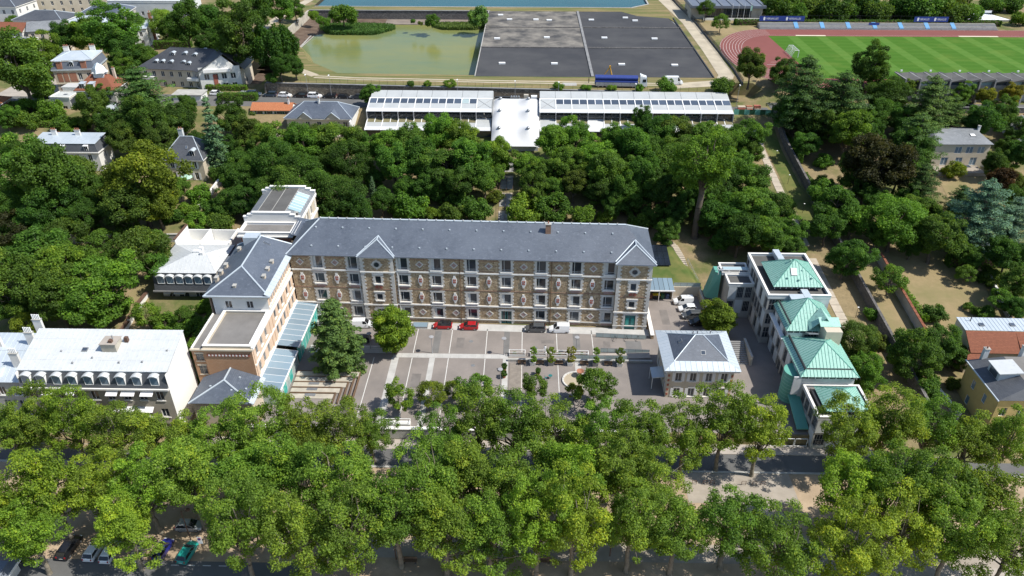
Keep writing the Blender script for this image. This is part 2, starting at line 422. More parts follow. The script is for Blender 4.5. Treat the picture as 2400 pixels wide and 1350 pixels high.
M('bin_green', (.02, .09, .045), .6, .1, 1, 4)
M('bin_blue', (.03, .05, .11), .6, .1, 1, 4)
M('red_paint', (.35, .02, .02), .5, .1, 1, 4)
M('net', (.75, .75, .75), .9, .05, 1, 4)
M('skin', (.45, .28, .2), .7, .1, 3, 6)
M('cloth_white', (.75, .75, .75), .9, .1, 3, 6)
M('cloth_dark', (.03, .03, .035), .9, .2, 3, 6)
M('hair_dark', (.03, .02, .015), .8, .2, 5, 8)
M('parasol_cloth', (.36, .55, .44), .8, .1, 1, 4)
M_leaf('leaf', (.128, .226, .036), trans=.48)
M_leaf('needle', (.085, .15, .052), trans=.22)
M_leaf('reed_leaf', (.11, .18, .06), trans=.3)
for k, c in dict(red=(.36, .012, .016), white=(.72, .73, .74), black=(.012, .012, .014), grey=(.10, .105, .11), silver=(.34, .35, .36), blue=(.014, .02, .16), teal=(.02, .28, .24), dark=(.03, .034, .042), navy=(.03, .045, .07)).items():
    M_paint('paint_' + k, c, .3, .5, .35 if k in ('grey', 'silver') else 0)
M('tyre', (.015, .015, .016), .9, .2, 3, 6)
M('rim', (.35, .36, .37), .4, .1, 3, 6, metal=.6)
M_glass('car_glass', (.012, .014, .017), .05, .1)
M('tail_light', (.3, .01, .01), .3, .1, 3, 6); M('head_light', (.6, .62, .62), .2, .1, 3, 6)
M('plate', (.7, .7, .66), .5, .05, 3, 6)

def _ground_mat():
    m, n, b = _base('garden_ground'); v = _pos(n)
    n1 = _noise(n, v, .06, 6, .65); n2 = _noise(n, v, .5, 5, .7); n3 = _noise(n, v, 3.0, 3)
    dry = _mix(n, _ramp(n, n2, [(.3, 0.0), (.7, 1.0)]), (.30, .23, .13), (.21, .165, .095))
    grn = _mix(n, _ramp(n, n2, [(.35, 0.0), (.7, 1.0)]), (.085, .115, .035), (.16, .155, .06))
    c = _mix(n, _ramp(n, n1, [(.46, 0.0), (.58, 1.0)]), dry, grn)
    c = _mix(n, _ramp(n, n3, [(.35, 0.0), (.75, .35)]), c, (.1, .085, .05))
    n.links.new(c, b.inputs['Base Color']); b.inputs['Roughness'].default_value = 1; b.inputs['Specular IOR Level'].default_value = .1
    _bump(n, b, n3, .35, .1); MATS['garden_ground'] = m
_ground_mat()
def _bank_mat(name, a1, a2, g1, g2, lo, hi, str_sc=(.04, .5, .5)):
    m, n, b = _base(name); v = _pos(n)
    n1 = _noise(n, _map(n, v, str_sc), 1.0, 6, .65); n2 = _noise(n, v, .8, 5, .7)
    dry = _mix(n, _ramp(n, n2, [(.3, 0.0), (.7, 1.0)]), a1, a2); grn = _mix(n, _ramp(n, n2, [(.3, 0.0), (.7, 1.0)]), g1, g2)
    c = _mix(n, _ramp(n, n1, [(lo, 0.0), (hi, 1.0)]), dry, grn)
    n.links.new(c, b.inputs['Base Color']); b.inputs['Roughness'].default_value = 1; b.inputs['Specular IOR Level'].default_value = .1
    _bump(n, b, n2, .3, .1); MATS[name] = m
_bank_mat('bank_grass', (.27, .205, .105), (.20, .16, .085), (.095, .12, .04), (.15, .145, .058), .4, .58)
_bank_mat('dry_lawn', (.29, .225, .125), (.235, .185, .1), (.15, .15, .06), (.2, .175, .085), .45, .7, (.08, .08, .08))
_bank_mat('lawn', (.16, .15, .055), (.13, .14, .045), (.065, .105, .027), (.095, .12, .036), .4, .6, (.16, .16, .16))
def _pitch_mat():
    m, n, b = _base('pitch_turf'); v = _pos(n)
    def band(ax, w):
        sp = n.nodes.new('ShaderNodeSeparateXYZ'); n.links.new(v, sp.inputs[0])
        mu = n.nodes.new('ShaderNodeMath'); mu.operation = 'MULTIPLY'; n.links.new(sp.outputs[ax], mu.inputs[0]); mu.inputs[1].default_value = math.pi / w
        s = n.nodes.new('ShaderNodeMath'); s.operation = 'SINE'; n.links.new(mu.outputs[0], s.inputs[0])
        return _ramp(n, s.outputs[0], [(.42, 0.0), (.58, 1.0)])
    c = _mix(n, band(0, 5.5), (.05, .125, .014), (.08, .165, .028))
    c = _mix(n, _mix(n, .5, band(1, 2.2), (0, 0, 0), 'MULTIPLY'), c, (.065, .15, .02))
    c = _mix(n, _ramp(n, _noise(n, v, .12, 5), [(.5, 0.0), (.75, .35)]), c, (.15, .2, .04))
    n.links.new(c, b.inputs['Base Color']); b.inputs['Roughness'].default_value = 1; b.inputs['Specular IOR Level'].default_value = .1
    MATS['pitch_turf'] = m
_pitch_mat()
def _water(name, c1, c2, rough, sc, bs):
    m, n, b = _base(name); v = _pos(n)
    n1 = _noise(n, _map(n, v, (.5, 1, 1)), sc, 6, .7)
    n.links.new(_mix(n, _ramp(n, n1, [(.35, 0.0), (.65, 1.0)]), c1, c2), b.inputs['Base Color'])
    b.inputs['Roughness'].default_value = rough; b.inputs['IOR'].default_value = 1.33; b.inputs['Specular IOR Level'].default_value = .22
    _bump(n, b, _noise(n, v, 1.6, 4), bs, .06); MATS[name] = m
_water('pond_water', (.185, .19, .055), (.13, .165, .07), .16, .05, .25)
_water('reservoir_water', (.005, .062, .075), (.006, .075, .09), .15, .05, .5)
# ------------------------------------------------------------------ ground sheet
mb = MB(); idx = {}
for j, y in enumerate(YS):
    for i, x in enumerate(XS):
        idx[i, j] = len(mb.v); mb.v.append((x, y, terr_ground(x, y)))
for j in range(len(YS) - 1):
    for i in range(len(XS) - 1):
        xm, ym = (XS[i] + XS[i + 1]) / 2, (YS[j] + YS[j + 1]) / 2
        if BASIN[0] < xm < BASIN[1] and BASIN[2] < ym < BASIN[3]: continue
        mb.f.append((idx[i, j], idx[i + 1, j], idx[i + 1, j + 1], idx[i, j + 1]))
tag(part('ground', mb, 'garden_ground'), 'dry hillside ground with patchy grass', None, None, 'structure')

def flat(name, polys, z, mat, label, kind='structure', thick=0.0, parent=None):
    m = MB()
    for p in (polys if isinstance(polys[0][0], (tuple, list)) else [polys]):
        if thick: m.prism(p, z - thick, z)
        else: m.quad(*[(x, y, z) for x, y in p])
    o = part(name, m, mat, parent)
    if parent is None: tag(o, label, None, None, kind)
    return o
def boxes(name, lst, mat, parent): 
    m = MB()
    for b in lst: m.box(*b)
    return part(name, m, mat, parent)

# ------------------------------------------------------------------ boulevard
flat('esplanade', rect(-200, 20, 200, 90.9), -1.99, 'esplanade', 'bare earth esplanade under the plane trees')
flat('road', rect(-200, 91.2, 200, 95.2), -1.985, 'street_asphalt', 'narrow grey street between the plane trees and the houses')
m = MB()
for x0, x1 in ((-200, -49.6), (-49.6, 47.5), (47.5, 200)): m.box(x0 + .01, 95.2, -2.2, x1, 97.6, -1.86)
tag(part('pavement', m, 'pavement'), 'beige pavement along the house fronts', None, None, 'structure')
m = MB().box(-200, 90.8, -2.2, 200, 91.2, -1.87); tag(part('kerb', m, 'pale_concrete'), 'pale kerb between esplanade and street', None, None, 'structure')
flat('paved_square', rect(27, 84.2, 45, 90.8), -1.97, 'pavement_pale', 'pale paved square with bicycle racks')
flat('boulevard_path', rect(-28, 72.6, 90, 76.0), -1.975, 'pavement_pale', 'pale stone path running along the esplanade')
flat('diagonal_path', [(34, 84.2), (41, 84.2), (52, 60), (44, 60)], -1.965, 'pavement_pale', 'pale diagonal path leading down from the paved square')
flat('right_plaza', rect(40, 60, 78, 72.6), -1.97, 'pavement', 'paved plaza at the lower right corner')
flat('car_park', rect(-120, 40, -33, 71.3), -1.97, 'street_asphalt', 'grey asphalt car park in the lower left corner')
m = MB()
for i in range(4): m.box(-52.5 + i * 2.4, 70.5, -1.966, -51.3 + i * 2.4, 70.62, -1.962)
tag(part('parking_marking', m, 'line_white'), 'white painted ticks on the car park asphalt', None, None, 'structure')

# ------------------------------------------------------------------ school courtyard
court = flat('courtyard', [(-47.5, 98.4), (30, 98.4), (50.4, 98.4), (50.4, 143.5), (27.0, 143.5), (27.0, 129.8), (-47.5, 132.2)], .02, 'courtyard_asphalt', 'grey-brown asphalt courtyard in front of the stone building')
stone = thing('courtyard_paving', 'pale stone strips crossing the asphalt courtyard', None, kind='structure')
for i, r in enumerate([(-26.6, 118.9, -3.4, 120.3), (-26.8, 99, -25.4, 118.88), (-19.2, 99, -18.1, 118.88), (-4.4, 99, -3.3, 118.88), (10.0, 109, 11.2, 118.0)]):
    k = max(abs(r[2] - r[0]), abs(r[3] - r[1])); n = max(1, int(k / 1.6))
    for q in range(n):
        if r[2] - r[0] > r[3] - r[1]:
            w = (r[2] - r[0]) / n; part('paving_slab', MB().box(r[0] + q * w + .01, r[1], .005, r[0] + (q + 1) * w - .01, r[3], .032), 'courtyard_stone', stone)
        else:
            w = (r[3] - r[1]) / n; part('paving_slab', MB().box(r[0], r[1] + q * w + .01, .005, r[2], r[1] + (q + 1) * w - .01, .032), 'courtyard_stone', stone)
boxes('dark_strip', [(-19.0, 120.5, .01, -17.6, 128.2, .028), (-4.4, 120.5, .01, -3.2, 128.2, .028), (10.0, 121.5, .01, 11.4, 128.2, .028), (20.8, 121.5, .01, 24.0, 125.4, .028)], 'courtyard_dark', stone)
for x0, y0, x1, y1 in ((-14.2, 122.4, -12.6, 125.8), (3.4, 124.2, 6.0, 125.4), (-22.0, 109.5, -20.2, 113.8), (-12.8, 104.5, -10.9, 110.0), (16.2, 123.0, 17.6, 125.2), (-30.0, 122.6, -27.6, 124.0), (29.5, 131.5, 31.2, 137.0), (3.0, 104.0, 4.6, 109.0)): part('repair_patch', MB().box(x0, y0, .005, x1, y1, .026), 'repair_asphalt', stone)
lines = thing('courtyard_marking', 'thin white lines painted across the courtyard', None, kind='structure')
for x in (-30.4, -22.7, -15.4, -8.0, -.6, 6.6, 14.0):
    if x != -30.4: part('painted_line', MB().box(x - .07, 120.4, .015, x + .07, 129.0, .03), 'line_white', lines)
    if x < 9: part('painted_line', MB().box(x - .07, 99.5, .015, x + .07, 118.8 if x < -3.5 else 117.4, .03), 'line_white', lines)
flat('building_apron', [(-46.5, 129.6), (27, 127.2), (27, 129.6), (-46.5, 132.0)], .03, 'courtyard_stone', 'pale paved strip at the foot of the stone building')
# terrace wall to the boulevard
w = thing('terrace_wall', 'pale retaining wall between courtyard and street', 'wall', (0, 0, 0))
for k in range(11):
    x0 = -49.5 + k * 6.82; part('wall_panel', MB().box(x0, 97.8, -2.1, x0 + 6.8, 98.4, .35), 'pale_concrete', w)
    part('coping', MB().box(x0 - .0, 97.7, .352, x0 + 6.8, 98.5, .45), 'white_course', w)

# ------------------------------------------------------------------ street at the back
flat('back_street', [(-240, 224.3), (74, 224.3), (74, 226.4), (-84, 235.2), (-240, 235.6)], 15.52, 'street_asphalt', 'grey street with parked cars above the gardens')
m = MB(); m.hexa([(-83.9, 233.5, 15.4), (61, 225.6, 15.4), (61, 227.5, 15.4), (-83.9, 235.4, 15.4)], [(-83.9, 233.5, 15.64), (61, 225.6, 15.64), (61, 227.5, 15.64), (-83.9, 235.4, 15.64)])
tag(part('street_pavement', m, 'pavement'), 'narrow pavement below the millstone wall', None, None, 'structure')
flat('stadium_street', rect(75, 225.5, 260, 231.0), 15.54, 'street_asphalt', 'street in front of the concrete grandstand')

# ------------------------------------------------------------------ reservoir bank, basins
bank_polys = [[(-83.9, 235.6), (61, 227.6), (61, 243.5), (-19.8, 244.8), (-63.4, 246.2), (-77, 261), (-84, 262.2)],
              [(-96, 262.1), (-77, 261.05), (-83.6, 277.7), (-96, 290)],
              [(-96, 338.2), (60.6, 338.2), (60.6, 345.6), (44, 345.6), (-96, 345.6)],
              [(40.2, 337.95), (46.1, 330.1), (58.7, 326.1), (60.55, 318), (60.55, 338.15), (40.2, 338.15)],
              [(46, 345.65), (60.6, 345.65), (60.6, 430), (55, 430), (54, 353)]]
flat('reservoir_bank', bank_polys, 19.52, 'bank_grass', 'dry grass bank round the reservoir basins', thick=1.2)
W1 = thing('retaining_wall', 'long brown millstone wall below the reservoir bank', 'wall', (0, 0, 0))
n = 24
for k in range(n):
    a, b = k / n, (k + 1) / n; xa, xb = -83.9 + 145 * a, -83.9 + 145 * b - .02; ya, yb = 231 - .055 * xa, 231 - .055 * xb
    part('wall_section', MB().hexa([(xa, ya - .5, 15.3), (xb, yb - .5, 15.3), (xb, yb, 15.3), (xa, ya, 15.3)], [(xa, ya - .4, 19.45), (xb, yb - .4, 19.45), (xb, yb, 19.45), (xa, ya, 19.45)]), 'millstone_wall', W1)
    part('coping', MB().hexa([(xa, ya - .6, 19.452), (xb, yb - .6, 19.452), (xb, yb + .1, 19.452), (xa, ya + .1, 19.452)], [(xa, ya - .6, 19.62), (xb, yb - .6, 19.62), (xb, yb + .1, 19.62), (xa, ya + .1, 19.62)]), 'grey_concrete', W1)
part('wall_section', MB().hexa([(-84.4, 233.6, 15.3), (-83.92, 233.6, 15.3), (-83.92, 262, 15.3), (-84.4, 262, 15.3)], [(-84.4, 235.0, 19.4), (-83.92, 235.0, 19.4), (-83.92, 262, 19.6), (-84.4, 262, 19.6)]), 'millstone_wall', W1)
# pond
flat('pond_bed', rect(-96, 243, -17, 339), 14.4, 'basin_soil', 'muddy bed of the green pond')
flat('pond_water', [(-90, 243.5), (-17.3, 243.5), (-17.3, 329), (-62, 331), (-74, 326), (-88.0, 311), (-88.6, 292), (-90, 280)], 15.4, 'pond_water', 'shallow green pond water')
m = MB(); m.quad((-96, 262, 15.9), (-88.4, 262, 15.3), (-88.4, 292, 15.3), (-88.0, 311, 15.45), (-86, 338, 16.0), (-96, 338, 16.3))
m.quad((-88.0, 311, 15.45), (-74, 326, 15.4), (-62, 331, 15.42), (-62, 338, 16.0), (-86, 338, 16.0))
tag(part('pond_shore', m, 'basin_soil'), 'dark brown muddy shore at the left end of the pond', None, None, 'structure')
m = MB().quad((-62, 331, 15.46), (-17.3, 329, 15.46), (-17.3, 338, 15.9), (-62, 338, 15.9)); m.box(-62, 330.2, 15.2, -17.3, 331.0, 15.62)
tag(part('pond_shelf', m, 'basin_shelf'), 'pale concrete shelf along the far pond wall', None, None, 'structure')
m = MB()
for a, b in (((-17.2, 244.8), (-63.4, 246.2)), ((-63.4, 246.2), (-77, 261)), ((-77, 261), (-83.6, 277.7)), ((-83.6, 277.7), (-96, 290))):
    m.quad((a[0], a[1], 19.5), (b[0], b[1], 19.5), (b[0] + 1.5, b[1] + 4.5, 15.2), (a[0] + 1.5, a[1] + 4.5, 15.2))
tag(part('pond_slope', m, 'bank_grass'), 'grassy inner slope of the pond', None, None, 'structure')
W2 = thing('pond_wall', 'tall dark stone wall along the far side of the pond', 'wall')
for k in range(12):
    x0 = -96 + k * 6.6; part('wall_section', MB().box(x0, 338, 14.5, x0 + 6.56, 338.6, 19.45 + (k % 3) * .02), 'dark_masonry', W2)
    part('coping', MB().box(x0, 337.8, 19.5, x0 + 6.56, 338.7, 19.68), 'grey_concrete', W2)
W3 = thing('pond_side_wall', 'pale stained concrete wall at the left end of the pond', 'wall')
for k in range(10):
    y0 = 290 + k * 4.8; part('wall_section', MB().box(-96.6, y0, 14.5, -95.9, y0 + 4.77, 19.6), 'warm_concrete', W3)
m = MB().quad((-89.2, 292, 15.3), (-88.0, 292, 15.5), (-87.3, 311, 15.5), (-88.4, 311, 15.3)); m.box(-89.0, 292, 15.3, -88.6, 311, 15.62)
tag(part('pond_kerb', m, 'pale_concrete'), 'pale kerb at the left edge of the pond water', None, None, 'structure')
# covered basin
RB = thing('reservoir_roof', 'huge flat black roof over the covered reservoir basin', 'roof', (0, 0, 0))
part('side_wall', MB().box(-17.2, 243.6, 14.5, 60.4, 337.6, 19.3), 'grey_concrete', RB)
rows = [(243.5, 278.6), (279.4, 309.0), (309.8, 337.8)]
for j, (y0, y1) in enumerate(rows):
    part('roof_panel', MB().box(-17.3, y0, 19.32, 20.6, y1, 19.56), 'pale_liner' if j else 'black_liner', RB)
    xr0, xr1 = 60.3, 60.3
    if j == 2: part('roof_panel', MB().prism([(21.6, y0), (60.2, y0), (58.6, 326), (46, 330), (40, y1), (21.6, y1)], 19.32, 19.56), 'black_liner', RB)
    else: part('roof_panel', MB().box(21.6, y0, 19.32, 60.3, y1, 19.56), 'black_liner', RB)
for yk in (279.0, 309.4):
    part('kerb', MB().box(-17.4, yk - .35, 19.3, 20.55, yk + .35, 19.8), 'dark_masonry', RB); part('kerb', MB().box(21.65, yk - .35, 19.3, 60.3, yk + .35, 19.8), 'dark_masonry', RB)
for k in range(38): part('kerb_block', MB().box(20.65, 243.6 + k * 2.48, 19.3, 21.55, 243.6 + k * 2.48 + 2.4, 19.86), 'grey_concrete', RB)
part('edge_kerb', MB().box(60.35, 243.4, 19.3, 60.75, 326, 19.82), 'dark_metal', RB)
part('edge_kerb', MB().box(-17.6, 243.4, 19.3, -17.32, 337.8, 19.72), 'pale_concrete', RB)
for x, y in ((-9, 258), (9, 258), (32, 257.5), (50, 257), (-12, 291), (7, 293), (29, 293), (48, 292), (-12, 330), (3, 322), (8.5, 321), (26, 322), (44, 321), (40.5, 326), (-8, 322)):
    part('roof_hatch', MB().box(x - 1.1, y - .6, 19.5, x + 1.1, y + .6, 20.0), 'white_metal', RB)
# blue reservoir
flat('reservoir_water', [(-95, 346), (45, 346), (53.5, 353.5), (54.5, 429.5), (-95, 429.5)], 18.9, 'reservoir_water', 'deep blue water of the open reservoir')
m = MB()
for a, b in (((-95.5, 345.7), (45.3, 345.7)), ((45.3, 345.7), (54, 353.2)), ((54, 353.2), (55, 430))):
    dx, dy = b[0] - a[0], b[1] - a[1]; l = math.hypot(dx, dy); ox, oy = -dy / l * .6, dx / l * .6
    m.hexa([(a[0], a[1], 17.5), (b[0], b[1], 17.5), (b[0] + ox, b[1] + oy, 17.5), (a[0] + ox, a[1] + oy, 17.5)], [(a[0], a[1], 19.62), (b[0], b[1], 19.62), (b[0] + ox, b[1] + oy, 19.62), (a[0] + ox, a[1] + oy, 19.62)])
tag(part('reservoir_kerb', m, 'pale_concrete'), 'stone kerb around the blue reservoir', None, None, 'structure')
# tracks on the bank
drape('dirt_track', ribbon([(-101, 440), (-101, 359), (-105, 330), (-107, 300), (-104, 280), (-94, 268), (-82, 254), (-70, 243)], [4, 4, 4.5, 4.5, 4, 3, 3, 3]), 'dirt_track', .07, 'pale dirt track curving round the left end of the pond')
for k, (yo, wd) in enumerate(((0, .9), (1.9, .9))):
    flat('wheel_rut', ribbon([(-70, 243 - yo), (-55, 241 - yo), (-10, 239.0 - yo), (20, 238 - yo), (60, 236.5 - yo)], wd), 19.53 + .004 * k, 'dirt_track', ('near' if k else 'far') + ' of two pale wheel ruts along the grass bank')
flat('service_road', ribbon([(61.5, 420), (62.5, 362), (65.5, 318), (65.7, 275), (65.2, 246), (62, 238), (46, 234.5)], [6, 6, 5, 5, 5.2, 6, 5]), 19.57, 'dirt_track', 'pale gravel service road right of the black roof')
flat('concrete_pad', rect(11, 234.2, 15.5, 237.2), 19.56, 'pale_concrete', 'small concrete pad on the grass bank')
# paths in the gardens
SL = thing('slab_path', 'garden path of pale concrete slabs running up the slope', None, kind='structure')
y = 124.0; k = 0
while y < 214:
    if not (151 < y < 156): 
        z0, z1 = terr(67.7, y), terr(67.7, y + 2.3); xj = 67.7 + .6 * math.sin(y * .03)
        part('path_slab', MB().hexa([(xj - 1.0, y, z0 - .1), (xj + 1.0, y, z0 - .1), (xj + 1.0, y + 2.3, z1 - .1), (xj - 1.0, y + 2.3, z1 - .1)], [(xj - 1.0, y, z0 + .1), (xj + 1.0, y, z0 + .1), (xj + 1.0, y + 2.3, z1 + .1), (xj - 1.0, y + 2.3, z1 + .1)]), 'slab', SL)
    y += 2.42
drape('path_lawn', rect(69.0, 165, 73.4, 214), 'lawn', .05, 'yellow-green grass strip between slab path and long wall')
drape('dry_garden', [(82.5, 128), (97, 128), (101, 136), (104, 148), (99, 156), (86, 156)], 'dry_lawn', .05, 'parched lawn of the garden at the right')
drape('green_garden', rect(105, 138, 118, 150), 'lawn', .05, 'green lawn under the trees at the right edge')
drape('strip_garden', rect(74.6, 112, 81, 150), 'dry_lawn', .05, 'narrow dry strip between two garden walls')
drape('villa_lawn', [(110, 178), (124, 178), (126, 193), (112, 191)], 'dry_lawn', .05, 'dry lawn below the pale house with white roof')
drape('left_lawn', [(-97, 170), (-84, 170), (-84, 182), (-98, 183)], 'dry_lawn', .05, 'sunlit lawn below the house with the parasol')
drape('left_strip', [(-89, 128), (-82.5, 128), (-82.8, 152), (-86, 152)], 'dry_lawn', .05, 'dry grass strip beside the white boundary wall')
drape('brick_yard', rect(-172, 232, -150, 252), 'pavement', .06, 'reddish paved yard under the tall tree at far left')
# ------------------------------------------------------------------ plants
def leaf_mesh(name, c, nrm, size, tone, mat, asp=.62):
    N = len(c); rg = np.random.default_rng(N + int(abs(c[0, 0]) * 1000))
    nrm = nrm / np.maximum(np.linalg.norm(nrm, axis=1, keepdims=True), 1e-6)
    r = rg.normal(size=(N, 3)); t = np.cross(nrm, r); t /= np.maximum(np.linalg.norm(t, axis=1, keepdims=True), 1e-6); b = np.cross(nrm, t)
    s = size.reshape(-1, 1); v = np.empty((N, 4, 3))
    fold = nrm * s * .18
    v[:, 0] = c - t * s; v[:, 1] = c - b * s * asp + fold; v[:, 2] = c + t * s; v[:, 3] = c + b * s * asp + fold
    me = bpy.data.meshes.new(name); me.vertices.add(N * 4); me.loops.add(N * 4); me.polygons.add(N)
    me.vertices.foreach_set('co', v.reshape(-1)); me.loops.foreach_set('vertex_index', np.arange(N * 4, dtype=np.int32))
    me.polygons.foreach_set('loop_start', np.arange(0, N * 4, 4, dtype=np.int32)); me.polygons.foreach_set('loop_total', np.full(N, 4, dtype=np.int32))
    at = me.attributes.new('leaf_tone', 'FLOAT', 'FACE'); at.data.foreach_set('value', tone.astype(np.float32))
    me.materials.append(MATS[mat]); me.update(calc_edges=True); return me
def clump_leaves(rg, centres, rads, per, leaf, mid, flat=1.0, up=.6, jit=.7, tone_sp=.2):
    C, Nn, Sz, T = [], [], [], []
    for (c, rc) in zip(centres, rads):
        k = max(6, int(per * (rc / np.mean(rads)) ** 2)); d = rg.normal(size=(k, 3)); d /= np.linalg.norm(d, axis=1, keepdims=True)
        q = rg.uniform(.45, 1.08, (k, 1)); p = c + d * q * rc * np.array([1, 1, flat])
        out = c - mid; out = out / max(np.linalg.norm(out), 1e-6)
        keep = (d @ out) > -.55; p = p[keep]; d = d[keep]
        C.append(p); Nn.append(d * .8 + np.array([0, 0, up]) + rg.normal(size=p.shape) * jit)
        Sz.append(leaf * rg.uniform(.65, 1.25, len(p))); T.append(np.clip(rg.normal(.45 + rg.normal(0, .15), tone_sp, len(p)), 0, 1))
    return np.concatenate(C), np.concatenate(Nn), np.concatenate(Sz), np.concatenate(T)
def limb(mb, a, b, r0, r1, rnd, n=6, bend=.12, seg=3):
    a = Vector(a); b = Vector(b); L = (b - a).length; p = a
    for k in range(1, seg + 1):
        q = a.lerp(b, k / seg)
        if k < seg: q += Vector((rnd.uniform(-1, 1), rnd.uniform(-1, 1), rnd.uniform(-.3, .8))) * L * bend
        mb.tube(p, q, r0 + (r1 - r0) * (k - 1) / seg, r0 + (r1 - r0) * k / seg, n, False); p = q
def proto(name, trunk, bark, crown_me, tint=(1, 1, 1, 1)):
    tm = trunk.mesh('trunk', bark, True)
    return dict(name=name, trunk=tm, crown=crown_me)
def broad_tree(name, seed, r, hh, hc, nc, per, rc, leaf, trunk_h, tr, bark='bark', low=-.55, lobes=.22, mat='leaf', up=.7, top_heavy=0.0, inner=.5):
    rg = np.random.default_rng(seed); rnd = random.Random(seed); mid = np.array([0, 0, hc])
    ld = rg.normal(size=(5, 3)); ld /= np.linalg.norm(ld, axis=1, keepdims=True); la = rg.uniform(-lobes, lobes * 1.3, 5)
    cs, rs = [], []
    while len(cs) < nc:
        d = rg.normal(size=3); d /= np.linalg.norm(d)
        if d[2] < low: continue
        f = 1 + sum(a * max(0, d @ l) ** 2 for a, l in zip(la, ld))
        q = rg.uniform(inner, 1.0) ** .6 * f; w = 1 - top_heavy * (d[2] * .5)
        p = mid + d * q * np.array([r * w, r * w, hh]) * .86
        if any(np.linalg.norm(p - c) < rc * .55 for c in cs) and rg.uniform() < .7: continue
        cs.append(p); rs.append(rc * rg.uniform(.7, 1.25))
    c, n, s, t = clump_leaves(rg, cs, rs, per, leaf, mid, .8, up)
    cm = leaf_mesh('crown', c, n, s, t, mat)
    mb = MB(); top = Vector((rnd.uniform(-.3, .3), rnd.uniform(-.3, .3), trunk_h))
    mb.tube((0, 0, -.6), (0, 0, .5), tr * 1.5, tr * 1.05, 8, False); limb(mb, (0, 0, .5), top, tr * 1.05, tr * .8, rnd, 8, .03)
    far = sorted(cs, key=lambda p: rnd.random())
    for p in far[:max(9, nc // 4)]:
        st = top.lerp(Vector((0, 0, hc)), rnd.uniform(0, .7)); limb(mb, st, Vector(p), tr * rnd.uniform(.3, .5), tr * .08, rnd, 5, .1)
    limb(mb, top, (0, 0, hc + hh * .5), tr * .8, tr * .15, rnd, 6, .06)
    return proto(name, mb, bark, cm)
def cedar_tree(name, seed, r, h, tiers, leaf, per, cone=.35, droop=.0, bark='bark', base=.12, start=.15, thick=.35, flat=.28):
    """layered conifer: flat fans on tiers of limbs; cone: how far it narrows to the top"""
    rg = np.random.default_rng(seed); rnd = random.Random(seed); mb = MB()
    limb(mb, (0, 0, -.5), (rnd.uniform(-.3, .3), 0, h * .97), r * base, r * .02, rnd, 8, .01, 5)
    cs, rs = [], []
    for k in range(tiers):
        f = start + (1 - start) * (k + .2) / tiers; z = h * f; rr = r * (1 - cone * f) * (1.0 if f < .9 else .6) * (min(1, (1 - f) * 2.2 + .12))
        nb = max(4, int(5 + 4 * rr / r)); a0 = rnd.uniform(0, 6.28)
        for q in range(nb):
            a = a0 + 6.283 * q / nb + rnd.uniform(-.35, .35); L = rr * rnd.uniform(.7, 1.08)
            e = Vector((math.cos(a) * L, math.sin(a) * L, z - droop * L + rnd.uniform(-.3, .3)))
            limb(mb, (0, 0, z - .15 * L), e, r * .025, r * .006, rnd, 4, .03, 2)
            m = max(2, int(L / (r * .2)))
            for w in range(m):
                u = (w + .8) / m; p = Vector((0, 0, z)).lerp(e, u) + Vector((rnd.uniform(-.1, .1) * r, rnd.uniform(-.1, .1) * r, 0))
                cs.append(np.array(p)); rs.append(r * rnd.uniform(.13, .22) * (1.15 - .3 * u))
    cs.append(np.array((0, 0, h * .99))); rs.append(r * .1)
    c, n, s, t = clump_leaves(rg, cs, rs, per, leaf, np.array([0, 0, -50.0]), flat / thick * .45, .9, .5)
    return proto(name, mb, bark, leaf_mesh('crown', c, n, s, t, 'needle', .4))
def weeping_tree(name, seed, r, h, leaf, per):
    rg = np.random.default_rng(seed); rnd = random.Random(seed); mb = MB(); limb(mb, (0, 0, -.5), (0, 0, h * .7), .45, .2, rnd, 8, .03)
    cs, rs = [], []
    for k in range(46):
        a = rnd.uniform(0, 6.283); q = rnd.uniform(.2, 1) ** .6; x, y = math.cos(a) * r * q, math.sin(a) * r * q; zt = h * (1 - .35 * q * q)
        limb(mb, (0, 0, h * .6), (x, y, zt), .1, .03, rnd, 4, .08)
        for w in range(rnd.randint(2, 6)):
            cs.append(np.array((x * 1.04, y * 1.04, zt - w * .95))); rs.append(.85)
    c, n, s, t = clump_leaves(rg, cs, rs, per, leaf, np.array([0, 0, h * .5]), 1.5, .2)
    return proto(name, mb, 'bark', leaf_mesh('crown', c, n, s, t, 'leaf'))
def shrub_proto(name, seed, r, h, nc, per, leaf, lobes=.3):
    return broad_tree(name, seed, r, h * .55, h * .5, nc, per, r * .36, leaf, .25, .07, low=-.75, lobes=lobes, inner=.35)
